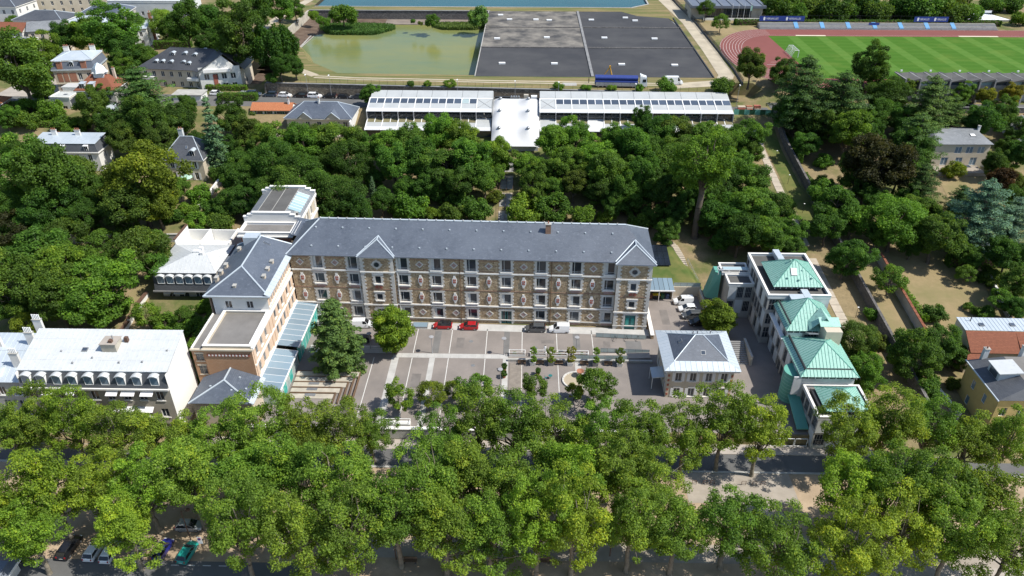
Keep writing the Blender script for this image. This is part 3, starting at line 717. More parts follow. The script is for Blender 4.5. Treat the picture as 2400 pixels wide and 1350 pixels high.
PROTO = {
    'plane': [broad_tree('plane_tree', 11 + i, 5.0, 5.8, 10.2, 92, 235, .92, .138, 4.0, .34, 'plane_bark', low=-.92, lobes=.5, inner=.12) for i in range(6)],
    'broad': [broad_tree('broadleaf_tree', 31 + i, 5.0, 5.0, 7.0, 78, 400, 1.12, .175, 2.2, .3, low=-.92, lobes=.4, inner=.3) for i in range(6)],
    'tall': [broad_tree('tall_broadleaf_tree', 51 + i, 4.4, 7.0, 9.0, 84, 330, 1.12, .195, 2.6, .34, low=-.93, lobes=.35, inner=.3) for i in range(3)],
    'soft': [broad_tree('feathery_tree', 61 + i, 5.0, 4.8, 7.0, 62, 520, 1.35, .15, 2.4, .28, low=-.9, lobes=.3, inner=.4) for i in range(3)],
    'cedar': [cedar_tree('cedar_tree', 71 + i, 6.5, 15, 10, .2, 150, .25, -.05) for i in range(3)],
    'deodar': [cedar_tree('conical_cedar', 81 + i, 4.6, 12.5, 15, .2, 170, .22, .25, start=.04, flat=.42) for i in range(2)],
    'spruce': [cedar_tree('narrow_spruce', 91 + i, 2.6, 15, 15, .2, 40, .7, .2, start=.04, flat=.5) for i in range(2)],
    'full': [broad_tree('leafy_tree', 121 + i, 4.4, 5.6, 5.9, 84, 330, 1.1, .19, 1.4, .28, low=-.97, lobes=.3, inner=.3) for i in range(2)],
    'giant': [broad_tree('giant_tree', 131, 7.5, 8.0, 17.0, 120, 330, 1.3, .2, 10.5, .75, low=-.85, lobes=.5, inner=.25)],
    'weeping': [weeping_tree('weeping_tree', 95, 5.0, 10, .24, 130)],
    'shrub': [shrub_proto('garden_shrub', 101 + i, 2.0, 2.6, 28, 240, .14) for i in range(4)],
    'small': [broad_tree('small_tree', 111 + i, 2.4, 2.2, 3.9, 36, 230, .72, .13, 1.6, .12, low=-.7, lobes=.4) for i in range(3)],
}
TINT = dict(plane=(1.14, 1.1, .98), plane_bright=(1.46, 1.3, .92), mid=(.72, .84, .78), bright=(.98, 1.06, .82), dark=(.5, .62, .62), deep=(.42, .56, .55), olive=(.75, .68, .7), yellow=(1.2, 1.0, .7), purple=(.3, .18, .36), red=(.42, .13, .3), blue=(1.5, 1.45, 2.9), bluegreen=(1.15, 1.15, 1.75), pale=(1.4, 1.35, 1.3), cedar=(.75, .82, .7), fir=(1.0, 1.05, .8), bronze=(1.5, .95, .7))
def plant(kind, var, x, y, z, s, tint, label, cat='tree', group=None, rz=0.0, sz=None, rnd=random):
    ps = PROTO[kind]; p = ps[var % len(ps)]
    r = thing(p['name'], label, cat, (x, y, z), rz, group); r.scale = (s * rnd.uniform(.9, 1.1), s * rnd.uniform(.9, 1.1), sz or s)
    link(bpy.data.objects.new('trunk', p['trunk']), r)
    c = link(bpy.data.objects.new('crown', p['crown']), r)
    t = TINT[tint]; j = rnd.uniform(.82, 1.16); c.color = (t[0] * j * rnd.uniform(.86, 1.14), t[1] * j, t[2] * j, 1)
    return r
TREES = [
  ('row_far', 'in the far boulevard row', [
    ('plane', 'plane', -84.5, 88.7, -2.00, 0.99),
    ('plane', 'plane', -80.7, 90.7, -2.00, 1.00),
    ('plane', 'plane_bright', -74.2, 89.8, -2.00, 1.00),
    ('plane', 'plane', -66.8, 88.3, -2.00, 1.05),
    ('plane', 'plane', -60.8, 88.2, -2.00, 0.98),
    ('plane', 'plane', -55.1, 87.8, -2.00, 0.98),
    ('plane', 'plane', -48.5, 86.4, -2.00, 1.04),
    ('plane', 'plane', -42.5, 88.0, -2.00, 1.05),
    ('plane', 'plane', -36.4, 88.7, -2.00, 1.08),
    ('plane', 'plane', -30.3, 89.5, -2.00, 1.12),
    ('plane', 'plane', -25.7, 92.0, -2.00, 0.80),
    ('plane', 'plane', -13.0, 88.5, -2.00, 0.91),
    ('plane', 'plane', -7.6, 91.3, -2.00, 1.00),
    ('plane', 'plane', -1.3, 90.4, -2.00, 1.09),
    ('plane', 'plane', 5.6, 89.6, -2.00, 1.08),
    ('plane', 'plane', 11.9, 89.8, -2.00, 0.98),
    ('plane', 'plane', 18.6, 88.9, -2.00, 1.07),
    ('plane', 'plane', 26.3, 90.0, -2.00, 1.08),
    ('plane', 'plane', 32.8, 91.4, -2.00, 1.06),
    ('plane', 'plane_bright', 38.6, 90.3, -2.00, 0.98),
    ('plane', 'plane', 52.6, 90.2, -2.00, 0.98),
    ('plane', 'plane', 59.2, 91.2, -2.00, 1.09),
    ('plane', 'plane', 66.6, 92.4, -2.00, 0.99),
    ('plane', 'plane', 72.0, 90.0, -2.00, 1.07),
    ('plane', 'plane', 78.4, 89.9, -2.00, 0.98),
  ]),
  ('row_mid', 'in the middle boulevard row', [
    ('plane', 'plane_bright', -74.4, 72.6, -2.00, 1.05),
    ('plane', 'plane_bright', -69.4, 74.6, -2.00, 1.18),
    ('plane', 'plane_bright', -64.5, 77.4, -2.00, 1.08),
    ('plane', 'plane_bright', -56.4, 76.4, -2.00, 1.19),
    ('plane', 'plane', -49.8, 77.4, -2.00, 1.20),
    ('plane', 'plane', -42.4, 78.4, -2.00, 1.21),
    ('plane', 'plane', -34.8, 78.5, -2.00, 1.21),
    ('plane', 'plane', -26.7, 76.3, -2.00, 1.19),
    ('plane', 'plane', -14.2, 76.6, -2.00, 1.19),
    ('plane', 'plane', -8.0, 78.3, -2.00, 1.20),
    ('plane', 'plane', -1.7, 78.5, -2.00, 1.20),
    ('plane', 'plane_bright', 6.5, 78.9, -2.00, 1.26),
    ('plane', 'plane', 14.4, 80.9, -2.00, 1.16),
    ('plane', 'plane', 19.1, 78.6, -2.00, 0.96),
    ('plane', 'plane_bright', 47.6, 76.9, -2.00, 1.12),
    ('plane', 'plane', 53.7, 77.3, -2.00, 1.18),
    ('plane', 'plane', 60.2, 76.7, -2.00, 1.17),
    ('plane', 'plane', 67.6, 75.5, -2.00, 1.16),
  ]),
  ('row_near', 'in the near boulevard row', [
    ('plane', 'plane_bright', -69.8, 68.7, -2.00, 1.02),
    ('plane', 'plane_bright', -56.4, 69.6, -2.00, 1.08),
    ('plane', 'plane', -38.9, 67.5, -2.00, 1.17),
    ('plane', 'plane', -31.2, 67.1, -2.00, 1.11),
    ('plane', 'plane', -24.4, 68.0, -2.00, 1.12),
    ('plane', 'plane', -18.0, 70.9, -2.00, 1.14),
    ('plane', 'plane', -11.0, 69.3, -2.00, 1.12),
    ('plane', 'plane', -4.7, 69.1, -2.00, 1.12),
    ('plane', 'plane_bright', 2.0, 69.5, -2.00, 1.12),
    ('plane', 'plane_bright', 7.1, 69.9, -2.00, 1.13),
    ('plane', 'plane', 15.3, 70.8, -2.00, 1.02),
    ('plane', 'plane', 21.7, 70.5, -2.00, 1.13),
    ('plane', 'plane', 29.4, 71.8, -2.00, 1.08),
    ('plane', 'plane', 35.8, 68.3, -2.00, 1.11),
    ('plane', 'plane_bright', 44.9, 67.7, -2.00, 1.10),
    ('plane', 'plane_bright', 52.9, 70.6, -2.00, 1.12),
    ('plane', 'plane', 59.6, 69.5, -2.00, 1.06),
    ('plane', 'plane', 66.5, 67.9, -2.00, 1.10),
  ]),
  ('court', 'in the school courtyard', [
    ('deodar', 'fir', -36.4, 115.1, 0.00, 1.16),
    ('full', 'yellow', -26.2, 120.0, 0.00, 1.04),
  ]),
  ('court_front', 'at the front edge of the courtyard', [
    ('small', 'bright', -23.1, 103.2, 0.00, 0.97),
    ('small', 'yellow', -17.0, 104.3, 0.00, 1.01),
    ('small', 'yellow', -13.2, 106.8, 0.00, 0.74),
    ('small', 'mid', -8.9, 105.1, 0.00, 1.14),
    ('small', 'mid', 2.0, 106.2, 0.00, 0.95),
    ('small', 'yellow', 9.2, 106.6, 0.00, 0.66),
    ('small', 'mid', 12.6, 104.5, 0.00, 1.37),
    ('full', 'yellow', 40.0, 128.0, 0.00, 0.88),
  ]),
  ('slope_left', 'left of the garden stairs', [
    ('broad', 'dark', -73.6, 174.2, 6.86, 0.98),
    ('broad', 'dark', -68.5, 167.0, 6.01, 0.74),
    ('broad', 'olive', -73.6, 192.9, 9.07, 0.82),
    ('soft', 'dark', -65.5, 177.8, 7.28, 1.21),
    ('broad', 'mid', -66.8, 189.3, 8.65, 1.27),
    ('soft', 'dark', -60.3, 166.9, 5.99, 1.26),
    ('soft', 'dark', -57.5, 166.3, 5.69, 0.85),
    ('soft', 'dark', -58.1, 174.8, 6.93, 1.20),
    ('broad', 'bright', -60.5, 190.2, 8.76, 1.21),
    ('broad', 'olive', -58.0, 195.0, 9.32, 0.95),
    ('soft', 'dark', -53.0, 172.2, 4.92, 1.08),
    ('broad', 'dark', -54.5, 185.8, 7.35, 0.80),
    ('broad', 'dark', -47.8, 164.7, 3.65, 0.95),
    ('broad', 'mid', -51.3, 192.4, 8.36, 1.34),
    ('soft', 'dark', -45.9, 167.4, 4.12, 1.27),
    ('soft', 'deep', -46.8, 183.0, 6.76, 1.07),
    ('broad', 'dark', -41.7, 163.7, 3.49, 1.05),
    ('broad', 'dark', -42.6, 184.5, 7.03, 0.69),
    ('broad', 'mid', -43.3, 193.3, 8.51, 0.82),
    ('broad', 'dark', -40.2, 181.9, 6.58, 0.57),
    ('broad', 'dark', -36.9, 171.5, 4.81, 0.65),
    ('broad', 'bright', -38.7, 193.2, 8.49, 1.11),
    ('broad', 'mid', -35.0, 183.2, 6.80, 1.07),
    ('broad', 'mid', -31.6, 177.6, 5.85, 0.78),
    ('broad', 'mid', -31.7, 193.6, 8.57, 1.17),
    ('broad', 'mid', -28.1, 182.9, 6.75, 1.18),
    ('broad', 'mid', -25.9, 176.9, 5.73, 0.94),
    ('broad', 'mid', -22.7, 176.4, 5.65, 0.55),
    ('broad', 'bright', -23.9, 197.6, 9.25, 1.13),
    ('broad', 'mid', -21.4, 183.4, 6.83, 1.24),
    ('broad', 'dark', -18.1, 176.1, 5.59, 0.93),
    ('broad', 'bright', -17.7, 195.2, 8.83, 1.23),
    ('broad', 'mid', -14.7, 184.6, 7.03, 1.24),
    ('broad', 'mid', -11.1, 178.7, 6.03, 0.89),
    ('broad', 'bright', -9.3, 190.1, 7.97, 1.04),
    ('broad', 'mid', -8.0, 185.4, 7.16, 0.57),
    ('broad', 'mid', -6.5, 190.3, 8.00, 0.58),
  ]),
  ('slope_right', 'right of the garden stairs', [
    ('broad', 'bright', 0.5, 186.5, 7.36, 0.91),
    ('broad', 'mid', 2.2, 177.1, 5.75, 0.88),
    ('broad', 'bright', 7.5, 194.6, 8.73, 1.06),
    ('broad', 'mid', 7.3, 184.8, 7.06, 0.91),
    ('broad', 'mid', 7.2, 177.7, 5.86, 0.67),
    ('broad', 'mid', 11.9, 186.8, 7.40, 0.91),
    ('broad', 'olive', 12.2, 177.8, 5.89, 0.83),
    ('broad', 'bright', 13.6, 198.2, 9.34, 0.95),
    ('broad', 'bright', 17.7, 189.2, 7.81, 1.15),
    ('broad', 'mid', 17.6, 183.6, 6.86, 0.68),
    ('broad', 'dark', 18.1, 175.5, 5.49, 0.87),
    ('broad', 'mid', 20.9, 179.4, 6.16, 1.21),
    ('broad', 'bright', 23.9, 195.5, 8.89, 1.17),
    ('broad', 'dark', 22.2, 170.7, 4.68, 0.65),
    ('broad', 'mid', 24.5, 173.8, 5.20, 0.87),
    ('broad', 'mid', 26.5, 184.1, 6.95, 0.90),
    ('broad', 'dark', 26.6, 172.5, 4.98, 0.65),
    ('broad', 'mid', 29.1, 189.7, 7.91, 1.20),
    ('broad', 'mid', 28.9, 176.4, 5.64, 1.14),
    ('tall', 'dark', 32.9, 208.7, 11.60, 0.63),
    ('broad', 'mid', 34.1, 191.1, 8.14, 0.93),
    ('broad', 'dark', 31.4, 167.3, 4.09, 0.64),
    ('broad', 'dark', 36.6, 198.9, 9.46, 1.19),
    ('broad', 'dark', 33.5, 172.9, 5.05, 0.97),
    ('broad', 'mid', 36.1, 182.0, 6.60, 1.17),
    ('broad', 'dark', 33.8, 160.8, 2.99, 0.62),
    ('broad', 'dark', 36.5, 166.3, 3.93, 0.74),
    ('broad', 'olive', 42.2, 201.2, 9.85, 1.19),
    ('broad', 'mid', 41.0, 191.9, 8.27, 1.04),
    ('broad', 'dark', 39.6, 170.4, 4.63, 0.86),
    ('broad', 'dark', 42.1, 176.6, 5.68, 0.98),
    ('broad', 'mid', 47.4, 192.3, 8.35, 1.10),
    ('broad', 'mid', 50.7, 206.7, 11.01, 0.74),
    ('broad', 'dark', 45.5, 170.5, 4.65, 0.86),
    ('broad', 'dark', 44.7, 164.3, 3.58, 0.63),
    ('broad', 'mid', 53.2, 195.7, 8.92, 1.11),
    ('broad', 'dark', 49.3, 175.0, 5.40, 1.14),
    ('broad', 'dark', 46.6, 157.8, 2.49, 0.61),
    ('broad', 'dark', 48.2, 164.1, 3.55, 1.14),
    ('broad', 'mid', 55.4, 183.6, 6.86, 1.06),
    ('broad', 'dark', 50.4, 156.7, 2.30, 1.06),
    ('broad', 'mid', 59.4, 197.8, 9.27, 1.12),
    ('broad', 'mid', 56.8, 175.1, 5.43, 1.14),
    ('broad', 'mid', 62.2, 195.2, 9.22, 0.71),
    ('broad', 'mid', 58.1, 173.8, 5.19, 0.76),
    ('broad', 'mid', 55.5, 164.2, 3.57, 1.14),
    ('broad', 'mid', 56.8, 156.3, 2.23, 1.10),
    ('broad', 'dark', 62.0, 165.1, 5.07, 0.88),
    ('broad', 'mid', 61.9, 156.3, 3.79, 0.80),
    ('broad', 'mid', 62.1, 152.5, 3.50, 0.59),
  ]),
  ('giant', 'leaning over the slope with a bare thick trunk', [
    ('giant', 'bright', 41.8, 164.2, 3.57, 1.10),
  ]),
  ('slope_shrub', 'behind the long stone building', [
    ('shrub', 'mid', -33.5, 173.0, 5.07, 1.38),
    ('shrub', 'bright', -29.7, 170.3, 4.60, 2.31),
    ('shrub', 'yellow', -23.9, 170.7, 4.68, 1.23),
    ('shrub', 'olive', -18.9, 169.9, 4.55, 1.63),
    ('shrub', 'dark', -17.1, 175.4, 5.47, 1.66),
    ('shrub', 'mid', -12.4, 170.5, 4.65, 1.90),
    ('shrub', 'olive', -8.4, 178.5, 6.00, 1.12),
    ('shrub', 'bright', -0.4, 170.7, 4.68, 2.30),
    ('shrub', 'dark', 4.0, 176.4, 5.63, 1.39),
    ('shrub', 'mid', 7.2, 171.4, 4.80, 2.04),
    ('shrub', 'bright', 14.7, 169.8, 4.53, 1.49),
    ('shrub', 'bright', 20.2, 170.1, 4.58, 1.14),
    ('shrub', 'mid', 28.5, 167.3, 4.10, 1.60),
  ]),
  ('blue_small', 'standing alone on the slope', [
    ('spruce', 'bluegreen', -40.6, 179.0, 6.09, 0.48),
  ]),
  ('stadium_edge', 'beside the running track', [
    ('small', 'dark', 72.8, 322.0, 19.50, 1.28),
    ('small', 'mid', 74.3, 300.6, 19.50, 1.44),
    ('broad', 'olive', 69.2, 233.7, 19.50, 1.06),
    ('broad', 'dark', 80.8, 237.3, 17.21, 0.97),
    ('tall', 'deep', 107.0, 235.5, 16.51, 1.13),
  ]),
  ('street_trees', 'along the street behind the white glass hall', [
    ('broad', 'mid', -49.3, 225.1, 15.50, 0.66),
    ('shrub', 'dark', -37.2, 233.1, 19.50, 0.61),
    ('shrub', 'bright', -31.7, 232.9, 19.50, 0.68),
    ('shrub', 'bright', -24.5, 232.4, 19.50, 0.88),
    ('shrub', 'bright', 9.5, 230.7, 19.50, 0.74),
    ('shrub', 'bright', 17.9, 230.1, 19.50, 0.67),
    ('shrub', 'bright', 25.9, 229.7, 19.50, 0.73),
    ('shrub', 'bright', 34.5, 229.1, 19.50, 0.79),
    ('shrub', 'mid', 42.9, 228.8, 19.50, 1.39),
    ('shrub', 'mid', 59.5, 227.9, 19.50, 1.97),
  ]),
  ('stand_trees', 'below the concrete grandstand', [
    ('broad', 'olive', 118.7, 233.6, 15.75, 0.60),
    ('broad', 'mid', 134.3, 229.1, 15.50, 0.66),
    ('broad', 'bronze', 139.7, 226.7, 15.50, 0.59),
    ('broad', 'bronze', 148.5, 228.0, 15.50, 0.72),
  ]),
  ('right_garden', 'in the right-hand gardens', [  # dark tints here also put the tall trees' shade into the leaf colour
    ('broad', 'dark', 76.0, 212.2, 12.67, 0.97),
    ('cedar', 'cedar', 78.6, 212.3, 12.70, 1.47),
    ('broad', 'dark', 77.9, 199.4, 9.84, 0.80),
    ('broad', 'dark', 81.5, 205.3, 10.60, 1.08),
    ('broad', 'dark', 75.0, 175.7, 7.03, 0.73),
    ('shrub', 'mid', 82.2, 195.2, 9.34, 1.18),
    ('cedar', 'cedar', 87.4, 213.7, 13.12, 0.85),
    ('broad', 'dark', 71.1, 157.9, 4.93, 0.79),
    ('broad', 'mid', 74.6, 163.3, 5.57, 1.20),
    ('cedar', 'cedar', 89.0, 209.2, 11.75, 1.56),
    ('broad', 'dark', 71.3, 145.1, 3.47, 0.90),
    ('broad', 'bright', 88.5, 198.6, 9.74, 1.32),
    ('broad', 'dark', 78.3, 160.9, 5.29, 0.68),
    ('broad', 'dark', 95.3, 210.6, 12.19, 0.96),
    ('broad', 'dark', 85.5, 181.0, 7.67, 0.98),
    ('soft', 'olive', 64.8, 118.9, 0.67, 0.83),
    ('broad', 'bright', 62.5, 110.1, -0.23, 0.71),
    ('broad', 'dark', 85.7, 174.4, 6.89, 0.84),
    ('broad', 'dark', 96.4, 202.6, 10.22, 0.94),
    ('shrub', 'bright', 73.5, 132.0, 2.07, 0.95),
    ('broad', 'dark', 87.0, 170.0, 6.36, 0.71),
    ('broad', 'purple', 88.1, 176.8, 7.16, 1.73),
    ('broad', 'dark', 82.5, 156.3, 4.75, 0.78),
    ('shrub', 'olive', 71.8, 123.3, 1.14, 0.97),
    ('soft', 'dark', 102.7, 210.6, 12.19, 0.89),
    ('soft', 'dark', 106.4, 218.5, 14.54, 1.25),
    ('small', 'mid', 79.4, 139.5, 2.87, 1.25),
    ('soft', 'bright', 85.7, 156.0, 4.71, 1.38),
    ('tall', 'dark', 96.4, 181.5, 7.72, 0.88),
    ('broad', 'dark', 106.9, 204.6, 10.45, 0.81),
    ('broad', 'dark', 95.0, 172.7, 6.69, 0.65),
    ('broad', 'dark', 109.9, 210.8, 12.23, 0.96),
    ('broad', 'dark', 102.8, 191.9, 8.95, 1.02),
    ('broad', 'dark', 89.3, 152.8, 4.33, 0.66),
    ('broad', 'dark', 73.6, 114.2, 0.16, 0.86),
    ('cedar', 'fir', 104.7, 192.9, 9.07, 1.15),
    ('cedar', 'cedar', 99.0, 174.0, 6.84, 0.87),
    ('broad', 'mid', 95.2, 164.0, 5.65, 0.92),
    ('shrub', 'mid', 75.9, 110.8, -0.20, 1.41),
    ('cedar', 'fir', 114.4, 209.9, 11.97, 1.31),
    ('cedar', 'cedar', 114.6, 202.6, 10.21, 0.65),
    ('shrub', 'dark', 86.3, 131.8, 2.05, 1.24),
    ('cedar', 'cedar', 116.3, 206.0, 10.81, 0.73),
    ('broad', 'olive', 93.4, 151.6, 4.19, 1.24),
    ('broad', 'dark', 80.2, 118.2, 0.59, 0.83),
    ('cedar', 'fir', 121.9, 210.4, 12.13, 0.84),
    ('shrub', 'yellow', 115.8, 190.6, 8.79, 1.45),
    ('shrub', 'olive', 82.2, 111.9, -0.08, 0.81),
    ('broad', 'dark', 84.2, 117.2, 0.49, 0.51),
    ('cedar', 'cedar', 107.2, 169.7, 6.33, 0.63),
    ('small', 'mid', 97.9, 143.8, 3.33, 0.79),
    ('shrub', 'mid', 126.6, 205.3, 10.60, 1.22),
    ('broad', 'dark', 100.4, 148.1, 3.80, 0.65),
    ('shrub', 'mid', 95.5, 134.8, 2.38, 0.69),
    ('broad', 'dark', 128.8, 207.2, 11.17, 1.15),
    ('cedar', 'blue', 104.1, 155.6, 4.66, 1.26),
    ('shrub', 'mid', 97.5, 132.5, 2.12, 0.90),
    ('shrub', 'olive', 103.8, 144.3, 3.38, 1.31),
    ('broad', 'dark', 124.7, 188.8, 8.59, 0.76),
    ('broad', 'red', 121.0, 178.1, 7.32, 0.85),
    ('small', 'mid', 100.5, 134.6, 2.35, 1.13),
    ('broad', 'dark', 139.9, 214.6, 13.38, 0.83),
    ('broad', 'dark', 134.0, 199.8, 9.89, 0.65),
    ('broad', 'dark', 107.1, 146.2, 3.59, 1.00),
    ('cedar', 'blue', 113.6, 157.6, 4.89, 0.86),
    ('broad', 'dark', 101.8, 130.8, 1.95, 0.59),
    ('broad', 'olive', 127.3, 181.3, 7.70, 0.68),
    ('broad', 'mid', 122.0, 170.8, 6.45, 0.71),
    ('broad', 'dark', 140.3, 206.9, 11.08, 0.81),
    ('broad', 'dark', 132.6, 191.7, 8.93, 0.90),
    ('broad', 'dark', 105.4, 137.3, 2.64, 0.81),
  ]),
  ('left_far', 'among the villas at the far left', [
    ('broad', 'mid', -203.9, 300.2, 15.50, 0.84),
    ('broad', 'mid', -151.9, 219.7, 14.90, 2.09),
    ('shrub', 'mid', -154.2, 230.3, 15.50, 1.70),
    ('broad', 'bright', -163.0, 251.3, 15.50, 1.22),
    ('broad', 'dark', -168.5, 275.2, 15.50, 1.17),
    ('broad', 'bright', -159.0, 273.1, 15.50, 1.46),
    ('tall', 'mid', -142.0, 260.3, 16.15, 1.66),
    ('broad', 'mid', -134.5, 246.6, 16.05, 0.85),
    ('broad', 'dark', -135.4, 253.1, 16.33, 1.15),
    ('broad', 'mid', -151.8, 296.6, 15.50, 1.00),
    ('cedar', 'fir', -113.5, 212.6, 12.78, 1.44),
    ('broad', 'mid', -129.6, 253.9, 16.72, 0.87),
    ('soft', 'pale', -141.0, 296.5, 16.28, 1.24),
    ('broad', 'dark', -136.9, 290.9, 16.64, 0.82),
    ('broad', 'mid', -121.2, 270.0, 18.01, 1.66),
    ('broad', 'dark', -114.8, 268.4, 18.56, 0.91),
    ('broad', 'dark', -115.1, 276.6, 18.54, 1.69),
    ('broad', 'mid', -106.8, 263.4, 19.25, 0.89),
    ('tall', 'dark', -95.2, 247.8, 17.32, 1.58),
    ('broad', 'dark', -102.6, 290.6, 19.50, 1.44),
    ('weeping', 'deep', -82.8, 244.1, 19.50, 1.38),
    ('broad', 'mid', -97.9, 301.8, 19.50, 1.33),
    ('broad', 'deep', -79.0, 236.5, 19.50, 0.81),
    ('broad', 'dark', -95.8, 316.9, 19.50, 0.87),
    ('broad', 'deep', -74.8, 238.2, 19.50, 0.75),
  ]),
  ('left_mid', 'left of the glass hall', [
    ('broad', 'mid', -154.4, 209.9, 11.96, 0.76),
    ('broad', 'mid', -142.8, 191.4, 8.89, 0.94),
    ('shrub', 'mid', -150.2, 212.2, 12.65, 1.91),
    ('shrub', 'mid', -152.1, 218.9, 14.66, 1.63),
    ('shrub', 'bright', -144.3, 216.4, 13.92, 1.94),
    ('shrub', 'mid', -137.8, 210.4, 12.12, 1.90),
    ('shrub', 'bright', -133.5, 209.0, 11.71, 1.58),
    ('broad', 'olive', -128.5, 210.8, 12.24, 1.07),
    ('broad', 'mid', -130.5, 222.2, 15.28, 0.65),
    ('broad', 'dark', -120.6, 205.2, 10.56, 0.86),
    ('broad', 'olive', -112.4, 194.9, 9.31, 0.89),
    ('broad', 'dark', -114.6, 209.9, 11.96, 1.00),
    ('broad', 'dark', -107.1, 201.5, 10.09, 1.33),
    ('broad', 'olive', -99.4, 191.4, 8.89, 0.99),
    ('broad', 'dark', -101.4, 206.4, 10.93, 1.05),
    ('broad', 'dark', -102.0, 215.9, 13.76, 0.64),
    ('broad', 'dark', -94.8, 201.5, 10.08, 0.61),
    ('broad', 'dark', -89.2, 192.8, 9.06, 0.71),
    ('spruce', 'bluegreen', -84.6, 189.8, 8.70, 1.65),
    ('broad', 'dark', -86.4, 207.9, 11.37, 0.93),
    ('broad', 'dark', -82.8, 195.3, 9.36, 0.71),
    ('broad', 'olive', -78.6, 198.7, 9.75, 1.02),
    ('broad', 'dark', -76.7, 190.8, 8.82, 0.70),
    ('shrub', 'mid', -78.0, 210.4, 12.13, 1.27),
    ('shrub', 'mid', -81.9, 235.6, 19.50, 1.03),
  ]),
  ('left_garden', 'in the left-hand gardens', [
    ('broad', 'dark', -121.6, 150.2, 4.02, 0.70),
    ('broad', 'dark', -115.0, 139.0, 2.82, 0.85),
    ('broad', 'dark', -107.3, 127.1, 1.55, 0.89),
    ('broad', 'mid', -123.7, 159.6, 5.14, 1.13),
    ('small', 'purple', -120.5, 153.8, 4.45, 1.68),
    ('broad', 'mid', -104.3, 128.6, 1.70, 1.32),
    ('broad', 'mid', -125.7, 170.9, 6.47, 1.50),
    ('small', 'yellow', -101.4, 121.8, 0.98, 1.17),
    ('broad', 'dark', -116.5, 154.9, 4.58, 0.91),
    ('broad', 'mid', -104.5, 136.8, 2.58, 1.55),
    ('broad', 'mid', -114.3, 162.8, 5.51, 1.85),
    ('broad', 'dark', -112.7, 158.8, 5.04, 1.22),
    ('broad', 'mid', -95.3, 124.8, 1.30, 1.30),
    ('small', 'olive', -107.7, 151.5, 4.18, 1.66),
    ('broad', 'bright', -97.2, 134.2, 2.31, 1.36),
    ('broad', 'olive', -114.2, 172.4, 6.65, 1.40),
    ('soft', 'dark', -106.7, 159.6, 5.14, 0.83),
    ('broad', 'bright', -87.5, 124.8, 1.30, 1.46),
    ('broad', 'dark', -108.0, 167.6, 6.09, 0.96),
    ('small', 'mid', -99.6, 151.4, 4.17, 1.25),
    ('soft', 'dark', -103.4, 164.6, 5.72, 0.74),
    ('broad', 'mid', -92.0, 140.4, 2.97, 0.76),
    ('broad', 'mid', -85.9, 127.8, 1.62, 0.54),
    ('broad', 'olive', -95.7, 158.1, 4.95, 1.32),
    ('shrub', 'olive', -96.8, 158.5, 5.00, 1.56),
    ('small', 'olive', -88.8, 142.3, 3.18, 1.59),
    ('broad', 'yellow', -93.8, 163.2, 5.56, 1.85),
    ('small', 'olive', -85.5, 142.5, 3.19, 1.97),
    ('small', 'bright', -78.0, 125.2, 1.35, 1.10),
    ('shrub', 'mid', -89.2, 155.1, 4.60, 1.53),
    ('small', 'mid', -81.9, 139.4, 2.86, 1.56),
    ('broad', 'yellow', -89.9, 162.0, 5.42, 1.14),
    ('shrub', 'bright', -75.3, 125.8, 1.41, 1.34),
    ('shrub', 'dark', -89.1, 165.4, 5.82, 1.34),
    ('broad', 'mid', -89.3, 173.6, 6.79, 0.66),
    ('small', 'mid', -70.9, 126.0, 1.43, 0.83),
    ('shrub', 'bright', -85.8, 168.4, 6.17, 1.35),
    ('shrub', 'mid', -69.9, 124.6, 1.28, 1.33),
    ('shrub', 'bright', -81.5, 162.4, 5.47, 1.58),
    ('shrub', 'bright', -84.4, 173.8, 6.81, 1.66),
    ('shrub', 'bright', -68.8, 131.3, 1.99, 1.03),
    ('shrub', 'mid', -79.1, 168.0, 6.12, 1.62),
    ('shrub', 'mid', -83.8, 185.3, 8.17, 1.30),
    ('shrub', 'olive', -75.1, 162.4, 5.46, 1.58),
    ('broad', 'dark', -74.3, 166.9, 5.99, 0.74),
    ('broad', 'dark', -76.9, 184.6, 8.09, 0.91),
    ('broad', 'dark', -71.6, 166.2, 5.91, 0.64),
    ('soft', 'dark', -69.6, 174.8, 6.93, 0.77),
  ]),
  ('pond', 'beside the green pond', [
    ('shrub', 'bright', -90.0, 322.7, 19.50, 1.16),
    ('shrub', 'bright', -83.3, 311.2, 19.50, 1.21),
    ('shrub', 'mid', -76.1, 316.2, 19.50, 2.70),
    ('shrub', 'mid', -47.4, 315.5, 19.50, 0.61),
    ('shrub', 'olive', -44.0, 312.4, 19.50, 0.52),
    ('shrub', 'mid', -39.1, 311.3, 19.50, 1.38),
    ('shrub', 'bluegreen', -20.2, 312.5, 19.50, 2.24),
  ]),
  ('top_right', 'behind the far stand', [
    ('shrub', 'mid', 101.4, 340.1, 19.50, 2.30),
    ('shrub', 'dark', 105.5, 329.4, 19.50, 3.35),
    ('shrub', 'mid', 110.6, 324.8, 19.50, 2.21),
    ('shrub', 'dark', 116.6, 336.0, 19.50, 2.73),
    ('shrub', 'olive', 119.1, 329.9, 19.50, 2.69),
    ('shrub', 'olive', 125.0, 331.5, 19.50, 2.70),
    ('shrub', 'dark', 125.3, 322.4, 19.50, 3.28),
    ('shrub', 'mid', 133.0, 328.7, 19.50, 2.68),
    ('shrub', 'dark', 138.3, 331.6, 19.50, 3.14),
    ('shrub', 'dark', 143.9, 334.2, 19.50, 2.71),
    ('shrub', 'olive', 144.3, 324.1, 19.50, 3.08),
    ('shrub', 'mid', 151.7, 329.1, 19.50, 2.68),
    ('shrub', 'dark', 155.8, 329.3, 19.50, 3.56),
    ('shrub', 'mid', 163.9, 337.1, 19.50, 2.73),
    ('shrub', 'mid', 161.9, 323.3, 19.50, 3.94),
    ('shrub', 'dark', 171.5, 332.3, 19.50, 3.14),
